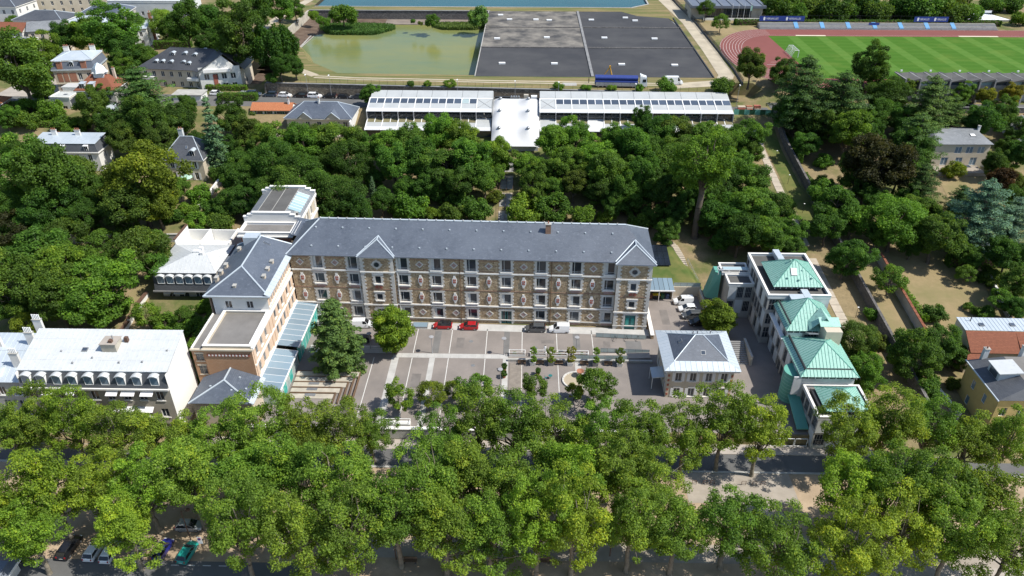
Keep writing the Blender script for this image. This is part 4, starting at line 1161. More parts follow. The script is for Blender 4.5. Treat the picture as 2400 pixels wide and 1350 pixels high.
    ('shrub', 'olive', 171.6, 321.3, 19.50, 3.27),
    ('shrub', 'olive', 182.8, 335.1, 19.50, 2.71),
    ('shrub', 'mid', 179.4, 321.2, 19.50, 2.40),
    ('shrub', 'dark', 200.2, 341.2, 19.50, 2.75),
    ('shrub', 'dark', 208.3, 340.7, 19.50, 2.29),
    ('shrub', 'bright', 199.1, 317.0, 19.50, 1.94),
  ]),
]
# ------------------------------------------------------------------ building kit
def wall(root, p0, p1, z0, z1, ops, mat, depth=.22, name='wall'):
    """outer wall face p0->p1 (outside on the right hand) with real openings (u0, v0, u1, v1) and reveals"""
    p0 = Vector((p0[0], p0[1], 0)); p1 = Vector((p1[0], p1[1], 0)); d = p1 - p0; L = d.length; d.normalize(); inn = Vector((-d.y, d.x, 0))
    us = sorted({0.0, L, *[o[0] for o in ops], *[o[2] for o in ops]}); vs = sorted({z0, z1, *[o[1] for o in ops], *[o[3] for o in ops]})
    P = lambda u, v, k=0.0: tuple(p0 + d * u + inn * k + Vector((0, 0, v)))
    m = MB()
    for i in range(len(us) - 1):
        j = 0
        while j < len(vs) - 1:
            um = (us[i] + us[i + 1]) / 2; hit = lambda q: any(o[0] < um < o[2] and o[1] < (vs[q] + vs[q + 1]) / 2 < o[3] for o in ops)
            if hit(j): j += 1; continue
            k = j
            while k + 1 < len(vs) - 1 and not hit(k + 1): k += 1
            m.quad(P(us[i], vs[j]), P(us[i + 1], vs[j]), P(us[i + 1], vs[k + 1]), P(us[i], vs[k + 1])); j = k + 1
    for (a, b, c, e) in ops:
        m.quad(P(a, b), P(a, b, depth), P(c, b, depth), P(c, b)); m.quad(P(a, e), P(c, e), P(c, e, depth), P(a, e, depth))
        m.quad(P(a, b), P(a, e), P(a, e, depth), P(a, b, depth)); m.quad(P(c, b), P(c, b, depth), P(c, e, depth), P(c, e))
    return part(name, m, mat, root)
WCACHE = {}
def window_meshes(w, h, style, fmat, gmat):
    key = (round(w, 2), round(h, 2), style, fmat, gmat)
    if key in WCACHE: return WCACHE[key]
    f = .06 if w < 1.6 else .08; a, b = -w / 2, w / 2; m = MB()
    m.box(a, .10, 0, a + f, .2, h); m.box(b - f, .10, 0, b, .2, h); m.box(a + f, .101, 0, b - f, .2, f); m.box(a + f, .101, h - f, b - f, .2, h)
    if style in ('double', 'cross'): m.box(-f / 2, .102, f, f / 2, .2, h - f)
    if style in ('cross', 'rail'): m.box(a + f, .103, h * .62, b - f, .2, h * .62 + f)
    if style == 'triple':
        for t in (1, 2): m.box(a + w * t / 3 - f / 2, .102, f, a + w * t / 3 + f / 2, .2, h - f)
    if style == 'quad':
        for t in (1, 2, 3): m.box(a + w * t / 4 - f / 2, .102, f, a + w * t / 4 + f / 2, .2, h - f)
        m.box(a + f, .103, h * .5, b - f, .2, h * .5 + f)
    if style == 'offset': m.box(a + w * .25, .102, f, a + w * .25 + f, .2, h - f); m.box(a + f, .06, h * .16, b - f, .1, h * .16 + .04)
    g = MB().box(a + f * .5, .145, f * .5, b - f * .5, .165, h - f * .5)
    WCACHE[key] = (m.mesh('window', fmat), g.mesh('pane', gmat)); return WCACHE[key]
def window(root, p0, p1, u, v, w, h, style='double', fmat='white_metal', gmat='window_glass', sill=None, shutters=None, name='window', head=None):
    p0 = Vector((p0[0], p0[1])); p1 = Vector((p1[0], p1[1])); d = (p1 - p0).normalized(); q = p0 + d * u
    fm, gm = window_meshes(w, h, style, fmat, gmat)
    o = link(bpy.data.objects.new(name, fm), root); o.location = (q.x, q.y, v); o.rotation_euler = (0, 0, math.atan2(d.y, d.x))
    link(bpy.data.objects.new('pane', gm), o)
    def sub(key, nm, mk, mat):
        key = (nm, key, mat)
        if key not in WCACHE: WCACHE[key] = mk().mesh(nm, mat)
        link(bpy.data.objects.new(nm, WCACHE[key]), o)
    if sill: sub((round(w, 2),), 'sill', lambda: MB().box(-w / 2 - .15, -.12, -.16, w / 2 + .15, .1, -.004), sill)
    if head: sub((round(w, 2), round(h, 2)), 'lintel', lambda: MB().box(-w / 2 - .15, -.08, h + .004, w / 2 + .15, .05, h + .3), head)
    if shutters:
        for s in (-1, 1): sub((round(w, 2), round(h, 2), s), 'shutter', lambda: MB().box(*((-w, -.07, 0, -w / 2 - .02, -.02, h) if s < 0 else (w / 2 + .02, -.07, 0, w, -.02, h))), shutters)
    return o
def facade(root, p0, p1, z0, z1, wins, mat, style='double', fmat='white_metal', gmat='window_glass', sill=None, shutters=None, head=None, depth=.22):
    wall(root, p0, p1, z0, z1, [(u - w / 2, v, u + w / 2, v + h) for (u, v, w, h) in wins], mat, depth)
    for (u, v, w, h) in wins: window(root, p0, p1, u, v, w, h, style, fmat, gmat, sill, shutters, head=head)
def grid(L, n, rows, w, h, m0=None, m1=None):
    """n columns spread over length L on each sill height of rows"""
    m0 = L / n / 2 if m0 is None else m0; m1 = m0 if m1 is None else m1
    return [(m0 + (L - m0 - m1) * i / max(1, n - 1), v, w, h) for v in rows for i in range(n)]
def strips2d(poly3, spacing, rows=1, gap=.02):
    P = [Vector(p) for p in poly3]; o = P[0]; u = (P[1] - P[0]).normalized(); nrm = Vector((0, 0, 0))
    for a in range(1, len(P) - 1): nrm += (P[a] - o).cross(P[a + 1] - o)
    nrm.normalize(); v = nrm.cross(u); q = [((p - o).dot(u), (p - o).dot(v)) for p in P]
    u0, u1 = min(a for a, _ in q), max(a for a, _ in q); v0, v1 = min(b for _, b in q), max(b for _, b in q)
    n = max(1, round((u1 - u0) / spacing)); res = []
    for i in range(n):
        a, b = u0 + (u1 - u0) * i / n, u0 + (u1 - u0) * (i + 1) / n
        s = clip_half(clip_half(q, 0, a + gap / 2, False), 0, b - gap / 2, True)
        for j in range(rows):
            c, e = v0 + (v1 - v0) * j / rows, v0 + (v1 - v0) * (j + 1) / rows
            t = clip_half(clip_half(s, 1, c + gap / 2 * (rows > 1), False), 1, e - gap / 2 * (rows > 1), True)
            if len(t) >= 3: res.append([tuple(o + u * x + v * y) for x, y in t])
    return res, nrm, (o, u, v, q, u0, u1, v0, v1, n)
def sheets(root, poly3, spacing, mat, rows=1, t=.05, name='roof_sheet', seam=.05):
    """standing-seam covering: every sheet an object, its raised seam along one edge"""
    res, nrm, _ = strips2d(poly3, spacing, rows)
    for p in res:
        m = MB().slab(p, t, nrm)
        part(name, m, mat, root)
    if seam: seams(root, poly3, spacing, mat, t + seam, .05)
def seams(root, poly3, spacing, mat, hgt=.07, wd=.05, name='standing_seam'):
    _, nrm, (o, u, v, q, u0, u1, v0, v1, n) = strips2d(poly3, spacing); m = MB()
    for i in range(n + 1):
        a = u0 + (u1 - u0) * i / n; s = clip_half(clip_half(q, 0, a - wd / 2, False), 0, a + wd / 2, True)
        if len(s) >= 3: m.slab([tuple(o + u * x + v * y) for x, y in s], hgt, nrm)
    if m.v:
        ob = part(name, m, mat, root); ob['kind'] = 'stuff'
def cap(root, a, b, r=.14, mat='zinc', name='ridge_cap'): return part(name, MB().tube(a, b, r, r, 6), mat, root)
def slope(root, poly, mat, t=.12, name='roof_slope'):
    return part(name, MB().slab(poly, -t), mat, root)
def hip_roof(root, x0, y0, x1, y1, z, h, mat, inset=None, capmat='zinc', fascia='white_course', axis='x', soffit=True):
    """hipped roof over a rectangle; inset: how far the ridge ends stand in from the short sides"""
    xm, ym = (x0 + x1) / 2, (y0 + y1) / 2
    if axis == 'x':
        i = (y1 - y0) / 2 if inset is None else inset; a, b = (x0 + i, ym, z + h), (x1 - i, ym, z + h)
        S4 = [[(x0, y0, z), (x1, y0, z), b, a], [(x1, y0, z), (x1, y1, z), b], [(x1, y1, z), (x0, y1, z), a, b], [(x0, y1, z), (x0, y0, z), a]]
        hips = [((x0, y0, z), a), ((x0, y1, z), a), ((x1, y0, z), b), ((x1, y1, z), b)]
    else:
        i = (x1 - x0) / 2 if inset is None else inset; a, b = (xm, y0 + i, z + h), (xm, y1 - i, z + h)
        S4 = [[(x0, y0, z), (x1, y0, z), a], [(x1, y0, z), (x1, y1, z), b, a], [(x1, y1, z), (x0, y1, z), b], [(x0, y1, z), (x0, y0, z), a, b]]
        hips = [((x0, y0, z), a), ((x1, y0, z), a), ((x0, y1, z), b), ((x1, y1, z), b)]
    S4 = [[p for k, p in enumerate(s) if k == 0 or (Vector(p) - Vector(s[k - 1])).length > .02] for s in S4]
    for s in S4: slope(root, s, mat)
    if capmat:
        for p, q in hips: cap(root, p, q, .11, capmat, 'hip_cap')
        if (Vector(a) - Vector(b)).length > .1: cap(root, a, b, .13, capmat)
    if fascia:
        part('eaves', MB().box(x0 + .02, y0 + .02, z - .34, x1 - .02, y1 - .02, z - .125), fascia, root)
    return S4
def gable_roof(root, x0, y0, x1, y1, z, h, mat, axis='x', capmat='zinc', gable=None):
    xm, ym = (x0 + x1) / 2, (y0 + y1) / 2
    if axis == 'x':
        a, b = (x0, ym, z + h), (x1, ym, z + h); S2 = [[(x0, y0, z), (x1, y0, z), b, a], [(x1, y1, z), (x0, y1, z), a, b]]
        G = [[(x0 + .25, y1 - .3, z - .3), (x0 + .25, y0 + .3, z - .3), (x0 + .25, ym, z + h - .3)], [(x1 - .25, y0 + .3, z - .3), (x1 - .25, y1 - .3, z - .3), (x1 - .25, ym, z + h - .3)]]
    else:
        a, b = (xm, y0, z + h), (xm, y1, z + h); S2 = [[(x1, y0, z), (x1, y1, z), b, a], [(x0, y1, z), (x0, y0, z), a, b]]
        G = [[(x0 + .3, y0 + .25, z - .3), (x1 - .3, y0 + .25, z - .3), (xm, y0 + .25, z + h - .3)], [(x1 - .3, y1 - .25, z - .3), (x0 + .3, y1 - .25, z - .3), (xm, y1 - .25, z + h - .3)]]
    for s in S2: slope(root, s, mat)
    if capmat: cap(root, a, b, .12, capmat)
    if gable:
        for g in G: part('gable', MB().slab(g, -.2), gable, root)
    return S2
def flat_roof(root, x0, y0, x1, y1, z, mat, par=.5, pmat='white_course', t=.3):
    part('roof_deck', MB().box(x0 + t, y0 + t, z - .4, x1 - t, y1 - t, z), mat, root)
    for b in ((x0, y0, x1, y0 + t), (x0, y1 - t, x1, y1), (x0, y0 + t, x0 + t, y1 - t), (x1 - t, y0 + t, x1, y1 - t)):
        part('parapet', MB().box(b[0], b[1], z - .3, b[2], b[3], z + par), pmat, root)
        part('coping', MB().box(b[0] - .06, b[1] - .06 if b[3] - b[1] < 1 else b[1] + .07, z + par + .003, b[2] + .06, b[3] + .06 if b[3] - b[1] < 1 else b[3] - .07, z + par + .1), 'white_course', root)
def chimney(root, x, y, z0, z1, w, d, mat, pots=2, capmat='pale_concrete'):
    o = part('chimney', MB().box(x - w / 2, y - d / 2, z0, x + w / 2, y + d / 2, z1), mat, root)
    part('chimney_cap', MB().box(x - w / 2 - .08, y - d / 2 - .08, z1 + .003, x + w / 2 + .08, y + d / 2 + .08, z1 + .14), capmat, o)
    for k in range(pots):
        t = (k + .5) / pots; q = (x - w / 2 + w * t, y) if w >= d else (x, y - d / 2 + d * t)
        part('chimney_pot', MB().lathe([(.14, 0), (.11, .45), (.13, .5)], 8, (q[0], q[1], z1 + .14)), 'terracotta', o)
    return o
def roof_vent(root, x, y, z): return part('roof_vent', MB().box(x - .14, y - .18, z - .05, x + .14, y + .12, z + .22), 'zinc', root)
def box_house(name, label, loc, rz, Wd, D, h, mat, wins, cat='house', base=-3.0, style='double', sill=None, shutters=None, fmat='white_metal', head=None, gmat='window_glass'):
    r = thing(name, label, cat, loc, rz)
    cs = {'S': ((0, 0), (Wd, 0)), 'E': ((Wd, 0), (Wd, D)), 'N': ((Wd, D), (0, D)), 'W': ((0, D), (0, 0))}
    for k, (a, b) in cs.items(): facade(r, a, b, base, h, wins.get(k, []), mat, style, fmat, gmat, sill, shutters, head)
    return r
def dormer(root, x, y, z, w, h, d, wallmat='zinc', roofmat='zinc', style='double', arc=False, face=-1, glass='window_glass', fmat='white_metal'):
    """dormer whose front stands at y, facing -y, sides running back d into the roof"""
    o = part('dormer', MB().box(x - w / 2, y + .2, z, x - w / 2 + .12, y + d, z + h).box(x + w / 2 - .12, y + .2, z, x + w / 2, y + d, z + h), wallmat, root)
    fm, gm = window_meshes(w, h, style, fmat, glass)
    f = link(bpy.data.objects.new('dormer_window', fm), o); f.location = (x, y, z)
    f2 = link(bpy.data.objects.new('dormer_pane', gm), o); f2.location = (x, y, z)
    m = MB()
    if arc:
        n = 6; pr = [(x - w / 2 - .12 + (w + .24) * i / n, z + h + .32 * math.sin(math.pi * i / n)) for i in range(n + 1)]
        for i in range(n):
            (xa, za), (xb, zb) = pr[i], pr[i + 1]
            m.hexa([(xa, y - .15, za - .03), (xb, y - .15, zb - .03), (xb, y + d, zb - .03), (xa, y + d, za - .03)], [(xa, y - .15, za + .1), (xb, y - .15, zb + .1), (xb, y + d, zb + .1), (xa, y + d, za + .1)])
    else:
        m.hexa([(x - w / 2 - .12, y - .15, z + h + .002), (x + w / 2 + .12, y - .15, z + h + .002), (x + w / 2 + .12, y + d, z + h + .1), (x - w / 2 - .12, y + d, z + h + .1)], [(x - w / 2 - .12, y - .15, z + h + .1), (x + w / 2 + .12, y - .15, z + h + .1), (x + w / 2 + .12, y + d, z + h + .24), (x - w / 2 - .12, y + d, z + h + .24)])
    part('dormer_roof', m, roofmat, o)
    return o
def skylight(root, p, u, v, w, h, gmat='roof_glass'):
    """roof window lying on a slope: p centre, u and v unit vectors in the slope"""
    p = Vector(p); u = Vector(u).normalized(); v = Vector(v).normalized(); n = u.cross(v)
    q = lambda a, b, c: tuple(p + u * a + v * b + n * c)
    o = part('roof_window', MB().hexa([q(-w / 2, -h / 2, -.05), q(w / 2, -h / 2, -.05), q(w / 2, h / 2, -.05), q(-w / 2, h / 2, -.05)], [q(-w / 2, -h / 2, .1), q(w / 2, -h / 2, .1), q(w / 2, h / 2, .1), q(-w / 2, h / 2, .1)]), 'grey_metal', root)
    part('pane', MB().hexa([q(-w / 2 + .1, -h / 2 + .1, .05), q(w / 2 - .1, -h / 2 + .1, .05), q(w / 2 - .1, h / 2 - .1, .05), q(-w / 2 + .1, h / 2 - .1, .05)], [q(-w / 2 + .1, -h / 2 + .1, .12), q(w / 2 - .1, -h / 2 + .1, .12), q(w / 2 - .1, h / 2 - .1, .12), q(-w / 2 + .1, h / 2 - .1, .12)]), gmat, o)
    return o
def railing(root, p0, p1, h=1.0, step=1.6, mat='white_metal', glass=None, name='railing', z1=None):
    p0 = Vector(p0); p1 = Vector(p1); L = (p1 - p0).length; n = max(1, round(L / step)); m = MB(); up = Vector((0, 0, h))
    for i in range(n + 1): q = p0.lerp(p1, i / n); m.tube(q, q + up, .035, .035, 5)
    m.tube(p0 + up, p1 + up, .04, .04, 5)
    if not glass: m.tube(p0 + up * .55, p1 + up * .55, .025, .025, 4)
    o = part(name, m, mat, root)
    if glass:
        d = (p1 - p0).normalized(); nn = Vector((-d.y, d.x, 0)) * .02
        for i in range(n):
            a = p0.lerp(p1, (i + .03) / n) + up * .1; b = p0.lerp(p1, (i + .97) / n) + up * .1; t = up * .82
            part('glass_panel', MB().hexa([a - nn, b - nn, b + nn, a + nn], [a - nn + t, b - nn + t, b + nn + t, a + nn + t]), glass, o)
    return o
# ------------------------------------------------------------------ the long stone school building
LB, DB, EV = 74.4, 13.6, 16.3
MBD = thing('stone_building', 'long four-storey rubble-stone building with slate roof behind the courtyard', 'building', (-48.8, 132.3, 0), R(-1.5))
WU = [5.7, 13.0, 23.4, 30.3, 37.6, 44.8, 52.0, 59.2, 66.0]
FL = [(1.25, 2.3), (5.1, 2.45), (9.3, 2.35), (13.0, 2.75)]          # sill, height per floor
ww = 1.95; ops = []; wins = []
for u in WU:
    for k, (v, h) in enumerate(FL):
        if k == 0 and abs(u - 44.8) < .1: ops.append((u - 1.1, .05, u + 1.1, 3.3)); continue
        ops.append((u - ww / 2, v, u + ww / 2, v + h)); wins.append((u, v, h, k))
wall(MBD, (0, 0), (67.4, 0), -.5, EV, ops, 'rubble_stone', .3)
wall(MBD, (LB, .0), (LB, DB), -.5, EV, [], 'rubble_stone'); wall(MBD, (LB, DB), (0, DB), -.5, EV, [], 'rubble_stone'); wall(MBD, (0, DB), (0, 0), -.5, EV, [], 'rubble_stone')
def jambs(v, h, first, last, w=ww):
    m = MB(); z = v - .55 if first != 'door' else .0; k = 0; top = v + h + .45
    while z < top - .05:
        hh = min(.44, top - z); e = .62 if k % 2 else .40
        m.box(-w / 2 - e, -.07, z + .008, -w / 2, .1, z + hh - .008); m.box(w / 2, -.07, z + .008, w / 2 + e, .1, z + hh - .008); z += .44; k += 1
    m.box(-w / 2 - .02, -.075, v + h + .002, w / 2 + .02, .1, v + h + .45)
    return m
JC = {}
for (u, v, h, k) in wins:
    st = 'offset'
    o = window(MBD, (0, 0), (LB, 0), u, v, ww, h, st, 'grey_white_render', 'window_glass')
    if k not in JC:
        JC[k] = (jambs(0, h, 0, 0).mesh('stone_surround', 'dressed_stone'), MB().box(-ww / 2 - .28, -.26, -.26, ww / 2 + .28, .12, -.003).mesh('sill', 'white_course'), MB().box(-ww / 2 + .01, -.04, -.95, ww / 2 - .01, .05, -.27).mesh('brick_apron', 'rose_apron'), MB().box(-ww / 2 + .06, .125, .1, -ww / 2 + .55, .14, h - .1).mesh('curtain', 'curtain'))
    for me in JC[k][:4 if (int(u * 10) + k * 5) % 3 == 0 else 3]: link(bpy.data.objects.new(me.name.split('.')[0], me), o)
    bl = MB().box(-ww / 2 + .08, -.16, .12, ww / 2 - .08, -.1, .2)
door = part('door', MB().box(44.8 - 1.1, .12, .05, 44.8 - .1, .2, 3.3).box(44.8 + .1, .12, .05, 44.8 + 1.1, .2, 3.3), 'teal_door', MBD)
part('pane', MB().box(44.8 - .9, .09, .4, 44.8 - .25, .118, 3.1).box(44.8 + .25, .09, .4, 44.8 + .9, .118, 3.1), 'window_glass', door)
part('stone_surround', jambs(.0, 3.3, 'door', 0, 2.2), 'dressed_stone', MBD, loc=(44.8, 0, 0))
# string courses
def course(x0, x1, y, segs=1):
    for (z, hh, pr, mt, nm) in ((12.35, .3, .2, 'white_course', 'string_course'), (4.25, .3, .2, 'white_course', 'string_course'), (.85, .22, .14, 'dressed_stone', 'base_course'), (8.15, .16, .05, 'brick_band', 'brick_band'), (15.85, .3, .1, 'dressed_stone', 'frieze')):
        part(nm, MB().box(x0, y - pr, z, x1, y + .05, z + hh), mt, MBD)
course(0.0, 14.5, 0); course(21.65, 67.35, 0)
# ornaments on the stone panels
def diamond():
    m = MB(); r, t = .85, .2
    for k in range(4):
        a, b = k * math.pi / 2, (k + 1) * math.pi / 2; P = lambda q, rr, y: (math.cos(q) * rr, y, math.sin(q) * rr)
        m.hexa([P(a, r, -.09), P(b, r, -.09), P(b, r, .03), P(a, r, .03)], [P(a, r - t * 1.4, -.09), P(b, r - t * 1.4, -.09), P(b, r - t * 1.4, .03), P(a, r - t * 1.4, .03)])
    return m
dia = diamond().mesh('diamond_ornament', 'dressed_stone'); inl = MB().prism([(.5, 0), (0, .5), (-.5, 0), (0, -.5)], 0, .06)
inl.v = [(x, -z, y) for x, y, z in inl.v]; inl = inl.mesh('brick_inlay', 'rose_apron')
md = MB(); pr = [(.55 * math.cos(t), .95 * math.sin(t) * (1.12 if abs(math.sin(t)) > .9 else 1)) for t in [i * math.pi / 8 for i in range(16)]]; md.prism(pr, 0, .14)
md.box(-.2, -1.3, .0, .2, -.9, .13); md.box(-.25, .9, 0, .25, 1.3, .13); md.v = [(x, -z, y) for x, y, z in md.v]; md = md.mesh('medallion', 'white_course')
mi = MB(); 
for a, b, c, d in ((-.3, -.45, .0, .0), (.06, .06, .32, .5), (-.3, .12, -.02, .5), (.04, -.45, .3, -.08)): mi.box(a, b, .13, c, d, .19)
mi.v = [(x, -z, y) for x, y, z in mi.v]; mi = mi.mesh('brick_inlay', 'brick_infill')
for u in (2.0, 9.3, 26.9, 34.0, 41.2, 48.4, 55.6, 62.6):
    for z in (14.3, 2.5):
        o = link(bpy.data.objects.new('diamond_ornament', dia), MBD); o.location = (u, 0, z); link(bpy.data.objects.new('brick_inlay', inl), o)
    for z in (6.3, 10.5):
        o = link(bpy.data.objects.new('medallion', md), MBD); o.location = (u, 0, z); link(bpy.data.objects.new('brick_inlay', mi), o)
    part('brick_band', MB().box(u - 2.0, -.05, 15.45, u + 2.0, .03, 15.6), 'brick_band', MBD); part('brick_band', MB().box(u - 2.0, -.05, 12.9, u + 2.0, .03, 13.0), 'brick_band', MBD)
# projecting bay and end tower
def quoins(x, y, z0, z1, s):
    m = MB(); z = z0; k = 0
    while z < z1 - .1:
        e = .95 if k % 2 else .65; a, b = (x, x + e) if s > 0 else (x - e, x)
        m.box(a, y - .07, z + .01, b, y + .6, min(z + .44, z1) - .01); z += .44; k += 1
    return part('quoins', m, 'dressed_stone', MBD)
def porthole(u, y, z):
    o = part('round_window', MB().tube((u, y - .1, z), (u, y + .1, z), .62, .62, 16), 'grey_metal', MBD)
    part('pane', MB().tube((u, y - .13, z), (u, y - .08, z), .5, .5, 16), 'window_glass', o)
    m = MB()
    for k in range(12):
        a = k * math.pi / 6; L = 1.15 if k % 3 == 0 else .98; w = .22
        c, s = math.cos(a), math.sin(a); P = lambda r, t: (u + c * r - s * t, z + s * r + c * t)
        q = [P(.62, -.17), P(L, -w), P(L, w), P(.62, .17)]; m.hexa([(p[0], y - .09, p[1]) for p in q], [(p[0], y + .03, p[1]) for p in q])
    part('stone_ring', m, 'dressed_stone', o)
def tower(x0, x1, y, dr):
    L = x1 - x0; c = (x0 + x1) / 2; a, b = (x0, y), (x1, y)
    ow = [(L / 2 - .6, 5.6, L / 2 + .6, 7.1), (L / 2 - .6, 9.7, L / 2 + .6, 11.5)] + ([(L / 2 - 1.1, .05, L / 2 + 1.1, 3.7)] if dr else [(L / 2 - .9, 1.3, L / 2 + .9, 3.4)])
    wall(MBD, a, b, -.5, EV, ow, 'rubble_stone', .3); wall(MBD, (x1, y), (x1, 0), -.5, EV, [], 'rubble_stone'); wall(MBD, (x0, 0), (x0, y), -.5, EV, [], 'rubble_stone')
    for (v, h) in ((5.6, 1.5), (9.7, 1.8)):
        o = window(MBD, a, b, L / 2, v, 1.2, h, 'single', 'grey_white_render', 'window_glass')
        part('stone_surround', jambs(0, h, 0, 0, 1.2), 'dressed_stone', o); part('sill', MB().box(-.95, -.26, -.24, .95, .1, -.003), 'white_course', o); part('lintel', MB().box(-1.2, -.14, h + .46, 1.2, .1, h + .7), 'white_course', o)
    part('brick_panel', MB().box(c - .75, y - .06, 8.5, c - .08, y + .05, 9.2).box(c + .08, y - .06, 8.5, c + .75, y + .05, 9.2), 'brick_infill', MBD)
    if dr:
        d = part('door', MB().box(c - 1.1, y + .15, .05, c - .03, y + .25, 3.0).box(c + .03, y + .15, .05, c + 1.1, y + .25, 3.0).box(c - 1.1, y + .14, 3.03, c + 1.1, y + .25, 3.7), 'teal_door', MBD)
        part('pane', MB().box(c - .9, y + .12, .6, c - .25, y + .148, 2.8).box(c + .25, y + .12, .6, c + .9, y + .148, 2.8), 'teal_glass', d)
        part('stone_surround', jambs(0.0, 3.7, 'door', 0, 2.2), 'dressed_stone', MBD, loc=(c, y, 0))
    else:
        o = window(MBD, a, b, L / 2, 1.3, 1.8, 2.1, 'double', 'grey_white_render'); part('stone_surround', jambs(0, 2.1, 0, 0, 1.8), 'dressed_stone', o)
    porthole(c, y, 14.3)
    quoins(x0, y, 0, 15.9, 1); quoins(x1, y, 0, 15.9, -1)
    course(x0 - .12, x1 + .12, y)
tower(14.6, 21.55, -.45, False); tower(67.4, LB + .05, -.9, True)
# roof
ey, zr = -.55, 21.0; ye = DB + .55; ym = DB / 2
xa, xb = 5.3, 69.2
slope(MBD, [(-.5, ey, EV), (LB + .5, ey, EV), (xb, ym, zr), (xa, ym, zr)], 'slate'); slope(MBD, [(LB + .5, ye, EV), (-.5, ye, EV), (xa, ym, zr), (xb, ym, zr)], 'slate')
slope(MBD, [(-.5, ye, EV), (-.5, ey, EV), (xa, ym, zr)], 'slate'); slope(MBD, [(LB + .5, ey, EV), (LB + .5, ye, EV), (xb, ym, zr)], 'slate')
cap(MBD, (xa, ym, zr), (xb, ym, zr), .2); 
for p, q in (((-.5, ey, EV), (xa, ym, zr)), ((-.5, ye, EV), (xa, ym, zr)), ((LB + .5, ye, EV), (xb, ym, zr))): cap(MBD, p, q, .15, 'zinc', 'hip_cap')
def gablet(x0, x1, y, az, ay):
    c = (x0 + x1) / 2; sl = (zr - EV) / (ym - ey); yb = (az - EV) / sl + ey
    A = (c, ay, az); B = (c, yb, az)
    yl = ey
    slope(MBD, [(x0, y, EV + .02), (x1, y, EV + .02), A], 'slate')
    slope(MBD, [(x1, y, EV + .02), (x1, ey + .1, EV + .08), B, A], 'slate'); slope(MBD, [(x0, ey + .1, EV + .08), (x0, y, EV + .02), A, B], 'slate')
    for p, q in (((x0, y, EV + .03), A), ((x1, y, EV + .03), A), (A, B), ((x0, ey, EV + .1), B), ((x1, ey, EV + .1), B)): cap(MBD, p, q, .14, 'zinc', 'hip_cap')
    part('eaves', MB().box(x0 + .05, y + .05, EV - .3, x1 - .05, .2, EV - .1), 'white_course', MBD); part('gutter', MB().box(x0, y - .1, EV - .12, x1, y + .08, EV + .03), 'zinc_dark', MBD)
gablet(14.2, 21.95, -1.0, 18.9, 1.9); gablet(66.9, LB + .7, -1.45, 19.1, 1.8)
for x0, x1 in ((-.5, 14.15), (22.0, 66.85)):
    part('gutter', MB().box(x0, ey - .12, EV - .16, x1, ey + .05, EV + .02), 'zinc_dark', MBD); part('eaves', MB().box(x0, ey + .1, EV - .3, x1, .0, EV - .17), 'zinc', MBD)
for u in (35.2, 54.1): part('downpipe', MB().tube((u, -.14, .1), (u, -.14, EV - .2), .08, .08, 6), 'timber_brown', MBD)
for u in (22.2, 14.0): part('downpipe', MB().tube((u, -.14, .1), (u, -.14, EV - .2), .06, .06, 6), 'white_metal', MBD)
sl = (zr - EV) / (ym - ey)
for y0 in (1.2, 4.9):
    for k in range(12): x = 4.5 + k * 5.6 + (y0 * 1.7) % 2; roof_vent(MBD, x, y0, EV + sl * (y0 - ey) + .02)
chimney(MBD, 53.2, 5.0, 19.0, 21.7, 1.1, .8, 'brick_band', 1)
for k in range(34): part('ridge_tile', MB().box(xa + k * 1.88, ym - .22, zr + .12, xa + k * 1.88 + .2, ym + .22, zr + .24), 'pale_concrete', MBD)
# ------------------------------------------------------------------ school wing at the left of the courtyard
WG = thing('school_wing', 'peach and brick wing with slate roof left of the courtyard', 'building', (-60.3, 106.3, 0))
WX, Y1, YB = 11.2, 11.2, 29.5
fr = [(1.4, 9.6, 1.5, 1.7), (1.7, 5.6, 1.7, 2.2), (1.7, 1.6, 1.5, 2.0)]
wall(WG, (0, 0), (2.4, 0), -.5, 10.9, [(u - w / 2, v, u + w / 2, v + h) for u, v, w, h in [(1.3, 8.5, 1.4, 1.6), (1.3, 5.4, 1.4, 2.0), (1.3, 1.6, 1.4, 2.0)]], 'orange_brick')
for v, h in ((8.5, 1.6), (5.4, 2.0), (1.6, 2.0)): window(WG, (0, 0), (2.4, 0), 1.3, v, 1.4, h, 'cross', 'beige_render', 'window_glass', 'cream_render', head='cream_render')
wall(WG, (2.4, -.4), (WX, -.4), -.5, 11.25, [], 'orange_brick'); wall(WG, (2.4, 0), (2.4, -.4), -.5, 11.25, [], 'orange_brick')
part('corbel_band', MB().box(2.9, -.52, 9.9, WX - .5, -.4, 10.4), 'brick_infill', WG)
for k in range(12): part('corbel', MB().box(3.2 + k * .62, -.56, 10.0, 3.2 + k * .62 + .3, -.525, 10.32), 'white_course', WG)
part('cornice', MB().box(2.2, -.7, 11.25, WX + .25, -.1, 11.55), 'cream_render', WG); part('cornice', MB().box(-.15, -.25, 10.9, 2.19, .2, 11.2), 'cream_render', WG)
wall(WG, (0, Y1), (0, 0), -.5, 10.9, [], 'orange_brick')
